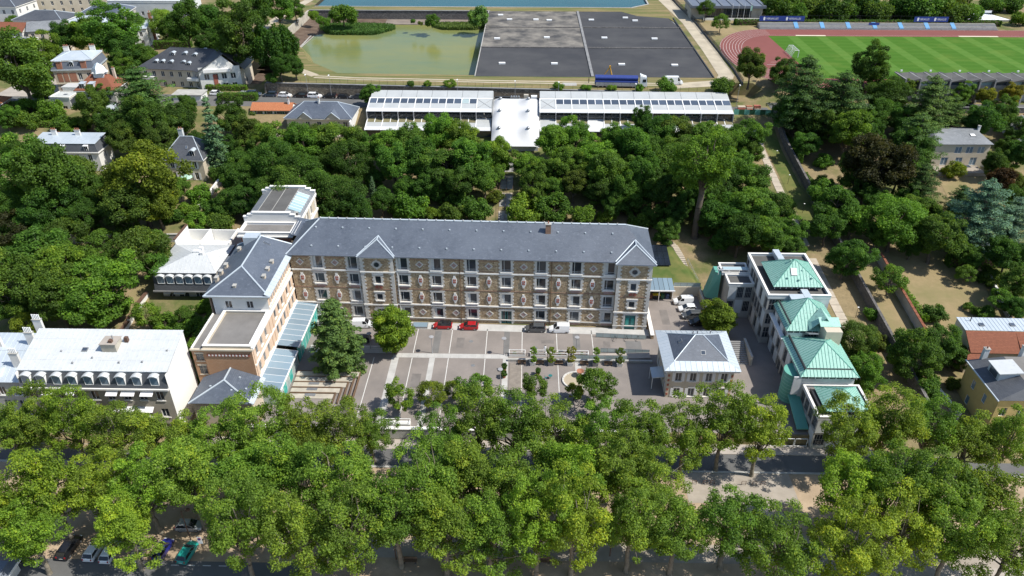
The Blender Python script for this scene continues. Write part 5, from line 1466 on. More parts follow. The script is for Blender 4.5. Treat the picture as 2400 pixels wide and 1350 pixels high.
# courtyard side
ew = []
for c in (1.9, 4.6, 7.3): ew += [(c, 4.9, 1.15, 2.2), (c, 8.8, 1.15, 2.1)]
facade(WG, (WX, -.4), (WX, Y1), -.5, 11.3, [(u + .4, v, w, h) for u, v, w, h in ew], 'peach_render', 'double', sill='white_course')
ew = []
for c in (2.2, 4.6, 7.0, 10.6, 13.0, 15.4): ew += [(c, 4.9, 1.15, 2.2), (c, 8.8, 1.15, 2.1)]
ew += [(1.2 + k * 1.16, 12.9, .62, 1.9) for k in range(14)]
facade(WG, (WX, Y1), (WX, YB), -.5, 15.4, ew, 'peach_render', 'single', sill='white_course')
for z, a, b, y0, y1 in ((11.35, .35, .5, -.4, YB), (7.5, .2, .35, -.2, YB), (4.2, .3, .5, -.4, YB), (12.5, .12, 2.6, Y1, YB)):
    if z == 12.5: continue
    part('string_course', MB().box(WX - .02, y0, z, WX + a, y1, z + b), 'bright_white_render', WG)
part('clerestory_band', MB().box(WX + .003, Y1 + .1, 12.42, WX + .12, YB, 12.85), 'bright_white_render', WG)
for y in (0.0, 9.6, 11.3, 19.6, 28.9): part('pilaster', MB().box(WX + .003, y - .35 + .35, 4.71, WX + .14, y + .7, 11.34), 'peach_render', WG)
# flat roof of the front part
flat_roof(WG, 2.4, -.3, WX - .05, Y1, 11.5, 'roof_gravel', .6, 'cream_render', .45)
part('roof_deck', MB().box(.2, .2, 10.7, 2.39, Y1, 11.05), 'roof_gravel', WG); part('parapet', MB().box(0, .1, 11.06, .25, Y1, 11.4), 'white_course', WG)
# rear part: walls and slate roof
wall(WG, (0, YB), (0, Y1), -.5, 15.4, [], 'peach_render'); facade(WG, (.6, Y1), (WX, Y1), 11.0, 15.4, [(2.9, 12.5, 1.3, 1.6), (7.0, 12.5, 1.3, 1.6)], 'white_render', 'double')
part('brick_band', MB().box(.4, Y1 - .06, 15.0, WX, Y1 - .004, 15.3), 'brick_band', WG)
z0, zt = 15.6, 19.2; a, b = (5.6, 15.8, zt), (5.6, 28.0, zt); x0, x1, ya, yb = -.7, WX + .75, Y1 - .75, YB + .9
for p in ([(x0, ya, z0), (x1, ya, z0), a], [(x1, ya, z0), (x1, yb, z0), b, a], [(x1, yb, z0), (x0, yb, z0), b], [(x0, yb, z0), (x0, ya, z0), a, b]): slope(WG, p, 'slate')
for p, q in (((x0, ya, z0), a), ((x1, ya, z0), a), ((x1, yb, z0), b), ((x0, yb, z0), b), (a, b)): cap(WG, p, q, .16, 'zinc', 'hip_cap')
part('eaves', MB().box(x0 + .05, ya + .05, z0 - .3, x1 - .05, yb - .1, z0 - .13), 'cream_render', WG)
sl_e = Vector((5.6 - x1, 0, zt - z0)).normalized()
for k, (u0, u1) in enumerate(((ya, yb),)):
    n = 16
    for i in range(n):
        y0, y1 = ya + (yb - ya) * i / n + .02, ya + (yb - ya) * (i + 1) / n - .02
        part('zinc_gutter', MB().hexa([(x1 + .08, y0, z0 - .12), (x1 + .08, y1, z0 - .12), (x1 - .95, y1, z0 + .5), (x1 - .95, y0, z0 + .5)], [(x1 + .08, y0, z0 + .06), (x1 + .08, y1, z0 + .06), (x1 - .95, y1, z0 + .64), (x1 - .95, y0, z0 + .64)]), 'zinc', WG)
part('zinc_gutter', MB().box(x0, ya - .12, z0 - .1, x1, ya + .35, z0 + .12), 'zinc', WG)
part('hatch', MB().box(1.9, 27.5, 16.0, 4.9, 29.9, 18.9), 'zinc', WG)
for x, y in ((9.6, 21.0), (9.6, 18.2), (9.7, 15.4), (1.4, 26.0), (.9, 19.5), (.8, 17.0), (.8, 14.6), (5.0, 12.4)): chimney(WG, x, y, 15.6, 17.35 if y > 13 else 17.0, .55, .85, 'beige_render', 0)
skylight(WG, (8.6, 20.0, 17.36), (0, 1, 0), (-.87, 0, .49), .9, 1.2); skylight(WG, (7.2, 26.4, 18.3), (0, 1, 0), (-.87, 0, .49), .5, 1.5)
# lobby with slate roof in front of the brick wall
LBY = thing('slate_lobby', 'low hipped slate roof in front of the orange brick wall', 'building', (-59.2, 98.6, 0))
for a, b in (((.5, .5), (11, .5)), ((11, .5), (11, 7.3)), ((.5, 7.3), (.5, .5))): wall(LBY, a, b, -2.0, 5.0, [], 'beige_render')
A, B = (5.5, 3.8, 7.3), (5.5, 7.25, 7.3)
for p in ([(0, 0, 5), (11.5, 0, 5), A], [(11.5, 0, 5), (11.5, 7.25, 5), B, A], [(0, 7.25, 5), (0, 0, 5), A, B]): slope(LBY, p, 'slate')
for p, q in (((0, 0, 5), A), ((11.5, 0, 5), A), (A, B)): cap(LBY, p, q, .17, 'zinc', 'hip_cap')
part('zinc_gutter', MB().hexa([(11.6, 0, 4.9), (11.6, 7.2, 4.9), (10.8, 7.2, 5.2), (10.8, 0, 5.2)], [(11.6, 0, 5.05), (11.6, 7.2, 5.05), (10.8, 7.2, 5.42), (10.8, 0, 5.42)]), 'zinc', LBY)
for x, y, z in ((3.2, 3, 6.4), (7.2, 2.2, 6.2), (7.7, 5.4, 6.5), (9.5, 3.0, 5.9)): roof_vent(LBY, x, y, z)
# glazed canopy along the wing
CN = thing('glass_canopy', 'sloping glass canopy with teal glass wall along the peach wing', 'canopy', (-49.0, 104.2, 0))
for (y0, y1, zi, zo) in ((0.0, 11.8, 4.0, 3.5), (12.6, 29.0, 4.3, 3.8)):
    n = max(1, round((y1 - y0) / 1.9)); xo = 4.3
    for i in range(n):
        ya, yb = y0 + (y1 - y0) * i / n + .03, y0 + (y1 - y0) * (i + 1) / n - .03
        part('canopy_pane', MB().hexa([(.1, ya, zi), (xo, ya, zo), (xo, yb, zo), (.1, yb, zi)], [(.1, ya, zi + .08), (xo, ya, zo + .08), (xo, yb, zo + .08), (.1, yb, zi + .08)]), 'canopy_glass', CN)
        part('canopy_bar', MB().hexa([(.1, yb, zi - .1), (xo, yb, zo - .1), (xo, yb + .06, zo - .1), (.1, yb + .06, zi - .1)], [(.1, yb, zi + .12), (xo, yb, zo + .12), (xo, yb + .06, zo + .12), (.1, yb + .06, zi + .12)]), 'white_metal', CN)
        part('wall_pane', MB().box(xo - .3, ya, .1, xo - .24, yb, zo - .15), 'pale_glass' if (i * 3) % 5 < 3 and y0 < 1 else 'teal_glass', CN)
        part('mullion', MB().box(xo - .33, yb, .0, xo - .21, yb + .06, zo - .05), 'white_metal', CN)
    part('gutter', MB().box(xo, y0, zo - .12, xo + .2, y1, zo + .1), 'white_metal', CN)
part('end_wall', MB().box(.1, -.08, .1, 4.0, -.02, 3.6), 'pale_glass', CN)
# ------------------------------------------------------------------ brick annex behind the wing
AN = thing('brick_annex', 'brick and cream annex with stepped white parapets and roof glazing', 'building', (-63.0, 143.6, 0))
AW, AD, AF = 12.0, 19.0, 4.9
for a, b, z in (((0, 0), (AW - .8, 0), 14.3), ((AW - .8, 0), (AW - .8, AF + .1), 14.3), ((0, AD), (0, 0), 14.3)): wall(AN, a, b, -1, z, [], 'red_brick')
facade(AN, (AW, AF), (AW, AD), -1, 15.4, [(3.0, 12.2, 1.1, 2.2), (6.3, 12.2, 1.1, 2.2), (9.6, 12.2, 1.1, 2.2), (3.0, 8.0, 1.1, 2.2), (6.3, 8.0, 1.1, 2.2), (9.6, 8.0, 1.1, 2.2)], 'cream_render', 'double', sill='white_course', head='white_course')
wall(AN, (AW - .8, AF), (AW, AF), -1, 15.4, [], 'cream_render'); wall(AN, (AW, AD), (0, AD), -1, 15.4, [], 'red_brick'); wall(AN, (0, AF), (AW, AF), 14.0, 15.8, [], 'white_render')
for z in (11.2, 15.0): part('string_course', MB().box(AW - .05, AF - .2, z, AW + .35, AD, z + .45), 'bright_white_render', AN)
for y in (5.6, 9.4, 12.7, 17.5): part('pilaster', MB().box(AW + .003, y - .2, 11.66, AW + .18, y + .35, 14.98), 'bright_white_render', AN)
flat_roof(AN, -.3, -.3, AW - .5, AF - .1, 14.4, 'roof_gravel', .55, 'bright_white_render', .4)
part('cornice', MB().box(-.6, -.6, 13.9, AW - .2, .3, 14.2), 'bright_white_render', AN)
fz, ez = 16.9, 15.6
slope(AN, [(2.4, AF + .4, fz), (8.6, AF + .4, fz), (8.6, AD - .5, fz), (2.4, AD - .5, fz)], 'roof_felt'); slope(AN, [(8.6, AF + .4, fz), (AW + .2, AF + .4, ez), (AW + .2, AD - .5, ez), (8.6, AD - .5, fz)], 'slate_light'); slope(AN, [(-.2, AD - .5, ez), (-.2, AF + .4, ez), (2.4, AF + .4, fz), (2.4, AD - .5, fz)], 'slate_light')
for x in (2.4, 5.5, 8.6): part('roof_batten', MB().box(x - .05, AF + .5, fz, x + .05, AD - .6, fz + .06), 'pale_concrete', AN)
for y0, y1 in ((AF - .1, AF + .4), (AD - .5, AD)):
    for k, (xa, xb, z) in enumerate(((-.5, .5, 16.2), (.5, 1.6, 16.75), (1.6, AW - 1.9, 17.25), (AW - 1.9, AW - .8, 16.75), (AW - .8, AW + .2, 16.2))):
        part('stepped_parapet', MB().box(xa, y0, 14.5, xb, y1, z), 'white_render', AN); part('coping', MB().box(xa - .08, y0 - .1, z + .003, xb + .08, y1 + .1, z + .16), 'bright_white_render', AN)
n = 7
for i in range(n):
    ya, yb = 7.6 + i * 1.25, 7.6 + (i + 1) * 1.25 - .1
    P = lambda t, y, o: (8.9 + t * 2.6, y, fz - .1 - t * 1.0 + o)
    part('roof_glazing', MB().hexa([P(0, ya, .05), P(1, ya, .05), P(1, yb, .05), P(0, yb, .05)], [P(0, ya, .22), P(1, ya, .22), P(1, yb, .22), P(0, yb, .22)]), 'skylight_glass', AN)
    part('glazing_bar', MB().hexa([P(-.05, yb, .05), P(1.05, yb, .05), P(1.05, yb + .1, .05), P(-.05, yb + .1, .05)], [P(-.05, yb, .3), P(1.05, yb, .3), P(1.05, yb + .1, .3), P(-.05, yb + .1, .3)]), 'white_metal', AN)
chimney(AN, AW - .7, AF + .7, 15.5, 17.0, .7, .5, 'dark_masonry', 0)
# narrow roof between annex and stone building
LK = thing('link_roof', 'slate roof linking the annex to the stone building', 'building', (-51, 141, 0))
for a, b in (((0, 0), (7, 0)), ((7, 0), (7, 7.5)), ((7, 7.5), (0, 7.5)), ((0, 7.5), (0, 0))): wall(LK, a, b, -1, 14.4, [], 'rubble_stone')
slope(LK, [(7.2, -.2, 14.5), (7.2, 7.8, 14.5), (0, 7.8, 16), (0, -.2, 16)], 'slate'); part('ladder', MB().box(.3, 0, 16.0, .35, 6, 16.1).box(.9, 0, 16.0, .95, 6, 16.1), 'white_metal', LK)
# ------------------------------------------------------------------ zinc-roofed houses at the left
def awning(root, x, y, z, w): return part('awning', MB().hexa([(x - w / 2, y - 1.0, z - .55), (x + w / 2, y - 1.0, z - .55), (x + w / 2, y - .02, z - .05), (x - w / 2, y - .02, z - .05)], [(x - w / 2, y - 1.0, z - .47), (x + w / 2, y - 1.0, z - .47), (x + w / 2, y - .02, z + .03), (x - w / 2, y - .02, z + .03)]), 'cloth_white', root)
ZF = thing('zinc_house', 'white rendered house with broad pale zinc roof and nine arched dormers', 'house', (-87.0, 97.7, 0))
ZW, ZD = 25.8, 9.3
cols = [1.6, 4.2, 6.9, 9.6, 12.4, 15.2, 18.0, 20.8, 23.8]
facade(ZF, (0, 0), (ZW, 0), -2.2, 9.2, [(u, v, 1.3, 1.9) for u in cols for v in (-.9, 2.6, 6.4)], 'warm_concrete', 'double', sill='white_course')
facade(ZF, (ZW, 0), (ZW, ZD), -2.2, 12.1, [], 'bright_white_render'); part('gable', MB().slab([(ZW, .9, 12.1), (ZW, ZD, 12.1), (ZW, ZD, 14.6)], -.3), 'bright_white_render', ZF)
part('gable', MB().slab([(.3, ZD, 12.1), (.3, .9, 12.1), (.3, ZD, 14.6)], -.3), 'bright_white_render', ZF)
wall(ZF, (ZW, ZD), (0, ZD), -2.2, 14.5, [], 'white_render'); wall(ZF, (0, ZD), (0, 0), -2.2, 12.1, [], 'bright_white_render')
slope(ZF, [(-.1, -.25, 9.25), (ZW - .1, -.25, 9.25), (ZW - .1, .95, 12.1), (-.1, .95, 12.1)], 'slate_dark', .15, 'mansard_slope')
part('mansard_side', MB().slab([(ZW - .12, -.1, 9.2), (ZW - .12, ZD, 9.2), (ZW - .12, ZD, 12.1), (ZW - .12, .9, 12.1)], -.02), 'bright_white_render', ZF)
part('cornice', MB().box(-.1, -.5, 8.9, ZW, -.02, 9.22), 'white_course', ZF)
sheets(ZF, [(-.2, .75, 12.1), (ZW + .1, .75, 12.1), (ZW + .1, ZD + .2, 14.65), (-.2, ZD + .2, 14.65)], .86, 'zinc_white', 4, .06)
part('roof_base', MB().slab([(-.1, .8, 12.0), (ZW, .8, 12.0), (ZW, ZD + .1, 14.55), (-.1, ZD + .1, 14.55)], -.1), 'zinc', ZF)
for u in cols: dormer(ZF, u - .2, -.15, 9.75, 1.45, 1.75, 1.2, 'white_metal', 'zinc_white', 'single', True, glass='canopy_glass')
v = part('roof_plant', MB().box(13.2, 4.6, 12.9, 15.8, 6.9, 14.9), 'warm_concrete', ZF); part('roof_plant_deck', MB().box(13.05, 4.45, 14.9, 15.95, 7.05, 15.02), 'pavement', v); part('flue', MB().tube((14.9, 6, 15), (14.9, 6, 15.9), .12, .12, 8), 'tin_grey', v); part('fan', MB().box(14.6, 4.9, 15.02, 15.2, 5.5, 15.5), 'rust_metal', v)
part('flue', MB().box(16.4, 6.6, 13.9, 17.0, 7.2, 14.9), 'rust_metal', ZF)
skylight(ZF, (10.0, 5.0, 13.5), (1, 0, 0), (0, .96, .28), 1.0, .8)
for x, y in ((6, 4.6), (12, 3.3), (17, 2.4), (9, 2.2), (21, 2.6), (24.5, 5)): part('roof_vent', MB().box(x - .12, y - .12, 12.1 + y * .27 - .2, x + .12, y + .12, 12.1 + y * .27 + .25), 'tin_grey', ZF)
for x, w in ((4.6, 1.8), (8.6, 1.5), (15.8, 2.0), (18.6, 2.4), (21.9, 2.2)): awning(ZF, x, 0, 8.6, w)
awning(ZF, 17.0, 0, 4.9, 3.6); awning(ZF, 20.6, 0, 4.9, 3)
LH = thing('grey_zinc_house', 'grey zinc-roofed house with white chimney stacks at the left edge', 'house', (-104, 99.0, 0))
facade(LH, (0, 0), (16.2, 0), -2.5, 9, grid(16.2, 6, (-.5, 2.9, 6.0), 1.2, 1.9), 'pale_concrete', 'double', sill='white_course')
for a, b in (((16.2, 0), (16.2, 10)), ((16.2, 10), (0, 10)), ((0, 10), (0, 0))): wall(LH, a, b, -2.5, 9.2, [], 'pale_concrete')
sheets(LH, [(-.3, -.3, 9.1), (16.3, -.3, 9.1), (16.3, 5.5, 11.6), (-.3, 5.5, 11.6)], 1.0, 'zinc', 2, .06); sheets(LH, [(-.3, 5.52, 11.6), (16.3, 5.52, 11.6), (16.3, 9.5, 12.6), (-.3, 9.5, 12.6)], 1.0, 'zinc', 1, .06)
part('gable', MB().slab([(16.2, -.2, 9.0), (16.2, 10, 9.0), (16.2, 9.5, 12.5), (16.2, 5.5, 11.5)], -.25), 'pale_concrete', LH)
for x, y, z1 in ((14.8, 2.6, 13.3), (15.4, 7.0, 14.6), (15.8, 9.6, 15.6), (9.5, 6.5, 14.0)):
    c = chimney(LH, x, y, 10, z1, 1.5, .5, 'white_render', 0)
    for k in range(5): part('flue', MB().tube((x - .6 + k * .3, y, z1), (x - .6 + k * .3, y, z1 + 1.1), .1, .1, 6), 'white_metal', c)
dormer(LH, 11.6, .6, 9.6, 1.1, 1.2, 1.8, 'zinc', 'zinc')
# house with terrace
ZT = thing('zinc_terrace_house', 'white house with hipped zinc roof, six arched dormers and walled terrace', 'house', (-80.4, 135.8, 0))
TW, TD = 13.6, 12.4
facade(ZT, (.5, .6), (TW - .3, .6), -1, 5.4, [(1.9, 2.4, 1.4, 2.0), (4.6, 2.4, 2.4, 2.0), (8.0, 2.4, 1.6, 2.0), (11.0, 2.4, 1.8, 2.0), (2.2, -.4, 1.6, 2.0), (5.2, -.4, 2.4, 2.0), (9, -.4, 2.0, 2.0)], 'pale_concrete', 'double')
for a, b in (((TW - .3, .6), (TW - .3, TD)), ((TW, TD), (0, TD)), ((.5, TD), (.5, .6))): wall(ZT, a, b, -1, 8.9, [], 'pale_concrete')
slope(ZT, [(-.3, -.9, 5.0), (TW, -.9, 5.0), (TW, .2, 9.0), (-.3, .2, 9.0)], 'slate_dark', .15, 'mansard_slope'); slope(ZT, [(-.3, TD, 5.0), (-.3, -.9, 5.0), (-.3, .2, 9.0), (-.3, TD, 9.0)], 'slate_dark', .1, 'mansard_slope')
part('cornice', MB().box(-.6, -1.1, 4.7, TW + .1, .5, 4.98), 'grey_concrete', ZT)
A, B = (7.3, 4.6, 11.3), (10.3, 4.6, 11.3)
for p, mt in (([(-.1, -.1, 9), (TW, -.1, 9), B, A], 'zinc_white'), ([(TW, -.1, 9), (TW, TD, 9), B], 'zinc_white'), ([(TW, TD, 9), (-.1, TD, 9), A, B], 'zinc_white'), ([(-.1, TD, 9), (-.1, -.1, 9), A], 'zinc_white')): sheets(ZT, p, .85, mt, 1, .06)
for u in (1.5, 3.55, 5.6, 7.65, 9.7, 11.75): dormer(ZT, u, -.75, 6.6, 1.5, 1.75, 1.3, 'white_metal', 'zinc_white', 'single', True, glass='canopy_glass')
awning(ZT, 1.9, .6, 4.3, 1.5); awning(ZT, 4.6, .6, 4.3, 2.6); awning(ZT, 9.6, .6, 1.8, 1.5)
for x, y, w in ((8.2, 5.0, 1.5), (8.6, 6.4, .8), (9.5, 4.4, .7)):
    part('roof_fan', MB().box(x - w / 2, y - .4, 10.8, x + w / 2, y + .4, 11.75), 'white_metal', ZT)
part('terrace', MB().box(0, TD + .05, 3, TW, TD + 7.2, 6.0), 'white_render', ZT)
for b in ((-.2, TD + .05, 0, TD + 7.4, 10.2), (5.4, TD + .05, 5.7, TD + 7.0, 9.4), (12.0, TD + .05, 12.4, TD + 7.0, 9.6), (0.01, TD + 7.2, TW, TD + 7.5, 9.0)): part('terrace_wall', MB().box(b[0], b[1], 5, b[2], b[3], b[4]), 'bright_white_render', ZT)
part('coping', MB().box(-.45, TD, 10.203, .1, TD + 7.5, 10.35), 'rust_metal', ZT)
part('link', MB().box(TW - .25, 1.5, 0, TW + 6.0, 12.0, 8.6), 'zinc_dark', ZT)
WB = thing('boundary_wall', 'white garden wall with brown coping left of the zinc terrace house', 'wall')
for k in range(5):
    y0 = 112 + k * 4.9; part('wall_section', MB().box(-83.6, y0, -1, -83.2, y0 + 4.86, terr(-83, y0) + 1.6), 'white_render', WB); part('coping', MB().box(-83.85, y0, terr(-83, y0) + 1.603, -83.0, y0 + 4.86, terr(-83, y0) + 1.75), 'rust_metal', WB)
# ------------------------------------------------------------------ pavilion at the right of the courtyard
PV = thing('pavilion', 'cream two-storey pavilion with zinc-skirted slate roof right of the courtyard', 'house', (25.5, 107.0, 0))
PW, PD = 13.9, 12.6
facade(PV, (.9, .9), (PW - .9, .9), -2.2, 6.8, [(u, v, 1.15, 2.0) for u in (2.0, 4.7, 7.6, 10.4) for v in (3.9, .3)], 'cream_render', 'double', sill='white_course', shutters='shutter_white', head='white_course')
facade(PV, (.9, PD - .9), (.9, .9), -2.2, 6.8, [(u, v, 1.0, 1.9) for u in (2, 5.4, 8.8) for v in (3.9, .4)], 'cream_render', 'double', shutters='shutter_white')
facade(PV, (PW - .9, .9), (PW - .9, PD - .9), -2.2, 6.8, [(u, 3.9, 1.0, 1.9) for u in (2, 5.4, 8.8)], 'cream_render', 'double'); wall(PV, (PW - .9, PD - .9), (.9, PD - .9), -2.2, 6.8, [], 'cream_render')
for x in (1.15, PW - 1.15):
    for k in range(7): part('corner_brick', MB().box(x - .18, .84, -1.6 + k * 1.1, x + .18, .895, -1.1 + k * 1.1), 'brick_infill', PV)
part('eaves', MB().box(.1, .1, 6.6, PW - .1, PD - .1, 6.95), 'white_course', PV); part('cornice', MB().box(.6, .6, 6.2, PW - .6, PD - .6, 6.58), 'cream_render', PV)
i = 2.0; zA, zB = 7.0, 7.75; q = [(0, 0), (PW, 0), (PW, PD), (0, PD)]; r = [(i, i), (PW - i, i), (PW - i, PD - i), (i, PD - i)]
for k in range(4):
    a, b, c, d = q[k], q[(k + 1) % 4], r[(k + 1) % 4], r[k]
    sheets(PV, [(*a, zA), (*b, zA), (*c, zB), (*d, zB)], 1.0, 'zinc', 1, .06)
hip_roof(PV, i - .05, i - .05, PW - i + .05, PD - i + .05, zB + .02, 2.9, 'slate', inset=4.3, fascia=None)
for x, y, z in ((6.5, 9.0, 9.2), (7.4, 9.2, 9.1), (9.9, 9.5, 8.9)): part('roof_vent', MB().tube((x, y, z - .5), (x, y, z + .5), .1, .1, 6), 'tin_grey', PV)
skylight(PV, (7.4, 3.4, 8.68), (1, 0, 0), (0, .83, .56), .9, .9); skylight(PV, (3.7, 6.6, 8.95), (0, -1, 0), (.83, 0, .56), .9, .8)
part('entrance_canopy', MB().hexa([(-1.4, 3.2, 2.6), (.9, 3.2, 2.9), (.9, 6.4, 2.9), (-1.4, 6.4, 2.6)], [(-1.4, 3.2, 2.75), (.9, 3.2, 3.05), (.9, 6.4, 3.05), (-1.4, 6.4, 2.75)]), 'zinc', PV)
for y in (3.3, 6.3): part('canopy_post', MB().tube((-1.3, y, 0), (-1.3, y, 2.65), .06, .06, 6), 'white_metal', PV)
# ------------------------------------------------------------------ modern building with green copper roofs
MD = thing('modern_building', 'stepped concrete building with green copper hipped roofs on the right', 'building', (47.8, 97.0, 0))
def cladding(p0, p1, z0, z1, cols, seed, rows=2):
    """panelled wall: window strips and white panels alternate"""
    rd = random.Random(seed); L = math.hypot(p1[0] - p0[0], p1[1] - p0[1]); w = L / cols; hs = (z1 - z0) / rows; ws = []
    for c in range(cols):
        for r in range(rows):
            if (c + r) % 2 == 0 or rd.random() < .25: ws.append(((c + .5) * w, z0 + r * hs + hs * .12, w * .78, hs * .76))
    wall(MD, p0, p1, z0 - 2.5, z1, [(u - a / 2, v, u + a / 2, v + h) for u, v, a, h in ws], 'pale_concrete', .3)
    for (u, v, a, h) in ws: window(MD, p0, p1, u, v, a, h, 'quad', 'grey_metal', 'window_glass')
    d = Vector((p1[0] - p0[0], p1[1] - p0[1], 0)).normalized(); nn = Vector((d.y, -d.x, 0))
    for c in range(cols):
        for r in range(rows):
            if not any(abs(x[0] - (c + .5) * w) < .01 and abs(x[1] - (z0 + r * hs + hs * .12)) < .01 for x in ws):
                a = Vector((p0[0], p0[1], 0)) + d * (c * w + .06); b = Vector((p0[0], p0[1], 0)) + d * ((c + 1) * w - .06); za, zb = z0 + r * hs + .08, z0 + (r + 1) * hs - .08
                part('wall_panel', MB().hexa([tuple(a + nn * .01 + Vector((0, 0, za))), tuple(a + nn * .08 + Vector((0, 0, za))), tuple(b + nn * .08 + Vector((0, 0, za))), tuple(b + nn * .01 + Vector((0, 0, za)))], [tuple(a + nn * .01 + Vector((0, 0, zb))), tuple(a + nn * .08 + Vector((0, 0, zb))), tuple(b + nn * .08 + Vector((0, 0, zb))), tuple(b + nn * .01 + Vector((0, 0, zb)))]), 'grey_white_render', MD)
def copper_hip(x0, y0, x1, y1, z, h, ax=None, ay=None, lean=0.0, gut=True, mat='copper'):
    xm = (x0 + x1) / 2 if ax is None else ax; ym = (y0 + y1) / 2 if ay is None else ay; A = (xm, ym, z + h); q = [(x0, y0, z), (x1, y0, z), (x1, y1, z), (x0, y1, z)]
    for k in range(4):
        t = [q[k], q[(k + 1) % 4], A]; slope(MD, t, 'copper_clean' if k == 0 and mat == 'copper_clean' else mat, .15, 'copper_slope'); seams(MD, t, .62, 'copper_dark', .06, .05); cap(MD, q[k], A, .08, 'copper_dark', 'hip_cap')
    part('eaves', MB().box(x0 + .3, y0 + .3, z - .6, x1 - .3, y1 - .3, z - .16), 'window_glass', MD)
    for k in range(9): part('eaves_post', MB().box(x0 + .3 + (x1 - x0 - .7) * k / 8, y0 + .22, z - .6, x0 + .4 + (x1 - x0 - .7) * k / 8, y0 + .295, z - .155), 'white_metal', MD)
# upper block
cladding((0.6, 45), (0.6, 28.4), 0.5, 11.2, 9, 3, 3); cladding((0.6, 28.4), (12.8, 28.4), 1.0, 11.2, 4, 4, 3)
for a, b in (((12.8, 28.4), (12.8, 45)), ((12.8, 45), (0.6, 45))): wall(MD, a, b, -2, 11.2, [], 'pale_concrete')
flat_roof(MD, .5, 28.3, 12.9, 45.1, 11.3, 'roof_felt', .55, 'grey_white_render', .35)
copper_hip(2.0, 30.6, 12.0, 40.4, 12.4, 3.6)
for k in range(3):
    x, y = 7.6 + k * .001, 40.6 + k * 1.5; part('duct', MB().box(5.6, y, 11.9, 6.9, y + 1.4, 13.1 - .1 * k), 'zinc', MD)
part('glass_bay', MB().box(4.6, 26.8, 9.2, 7.2, 28.28, 11.9), 'pale_glass', MD); part('glass_bay_roof', MB().box(4.5, 26.7, 11.9, 7.3, 28.5, 12.05), 'zinc', MD); part('duct', MB().box(7.4, 26.9, 10.6, 8.8, 30.5, 12.0), 'zinc', MD)
for x, y in ((6.2, 35.6), (8.2, 33.5), (5.0, 32), (9.8, 32), (7.2, 31.6)): part('roof_vent', MB().lathe([(.18, 0), (.2, .3), (0, .42)], 8, (x, y, 13.0 + (y - 31) * .55)), 'copper_clean', MD)
skylight(MD, (6.4, 33.2, 14.4), (1, 0, 0), (0, .81, .59), 1.2, 1.6, 'zinc')
# side block
cladding((-4.7, 37.5), (0.5, 37.5), 1.2, 8.2, 3, 9, 2)
for a, b in (((-4.7, 45.5), (-4.7, 37.5)), ((0.6, 45.5), (-4.7, 45.5))): wall(MD, a, b, -1.5, 8.2, [], 'pale_concrete')
flat_roof(MD, -4.8, 37.4, .5, 41.4, 8.3, 'roof_felt', .4, 'grey_white_render', .25); flat_roof(MD, -5.4, 41.5, .5, 45.6, 8.6, 'roof_felt', .4, 'grey_white_render', .25)
part('copper_fin', MB().hexa([(-8.0, 42.4, 2), (-5.5, 41.4, 2), (-5.5, 44.8, 2), (-8.0, 44.8, 2)], [(-6.6, 42.4, 8.6), (-5.5, 41.6, 8.6), (-5.5, 44.8, 8.6), (-6.6, 44.8, 8.6)]), 'copper_dark', MD); seams(MD, [(-8.0, 44.8, 2), (-8.0, 42.4, 2), (-6.6, 42.4, 8.6), (-6.6, 44.8, 8.6)], .5, 'copper', .05)
gm = MB()
for y in (41.6, 42.9):
    gm.tube((-6.2, y, 9.6), (.2, y, 9.6), .06, .06, 5)
    for x in (-6.2, -4.0, -1.8, .2): gm.tube((x, y, 8.4), (x, y, 9.6), .05, .05, 5)
for x in (-6.2, -5.2, .2): gm.tube((x, 41.6, 9.6), (x, 42.9, 9.6), .05, .05, 5)
part('gangway', gm, 'white_metal', MD); part('gangway_cover', MB().box(-5.2, 41.7, 9.62, .2, 42.8, 9.68), 'skylight_glass', MD)
# second block
cladding((2.2, 29), (2.2, 19.8), -.5, 9.0, 5, 5, 3); cladding((2.2, 19.8), (11.6, 19.8), 0, 9.0, 3, 6, 2); wall(MD, (11.6, 19.8), (11.6, 28.4), -2, 9, [], 'pale_concrete')
part('terrace_edge', MB().box(1.4, 19.6, 7.3, 2.19, 29.2, 7.6), 'white_metal', MD)
copper_hip(1.9, 19.4, 12.0, 28.9, 9.6, 3.9, ay=25.0)
gp = [(6.2, 19.35, 10.2), (10.8, 19.35, 10.2), (8.8, 19.6, 12.6), (8.8, 22.5, 12.7)]
slope(MD, [(6.2, 19.3, 9.9), (8.8, 19.3, 12.6), (8.8, 22.9, 12.6), (6.2, 21.0, 10.6)][::-1], 'copper', .1, 'copper_slope'); slope(MD, [(8.8, 19.3, 12.6), (10.9, 19.3, 9.9), (10.9, 21, 10.6), (8.8, 22.9, 12.6)][::-1], 'copper', .1, 'copper_slope')
part('gutter', MB().box(2.6, 20.2, 10.55, 2.85, 28.2, 10.85), 'dark_metal', MD)
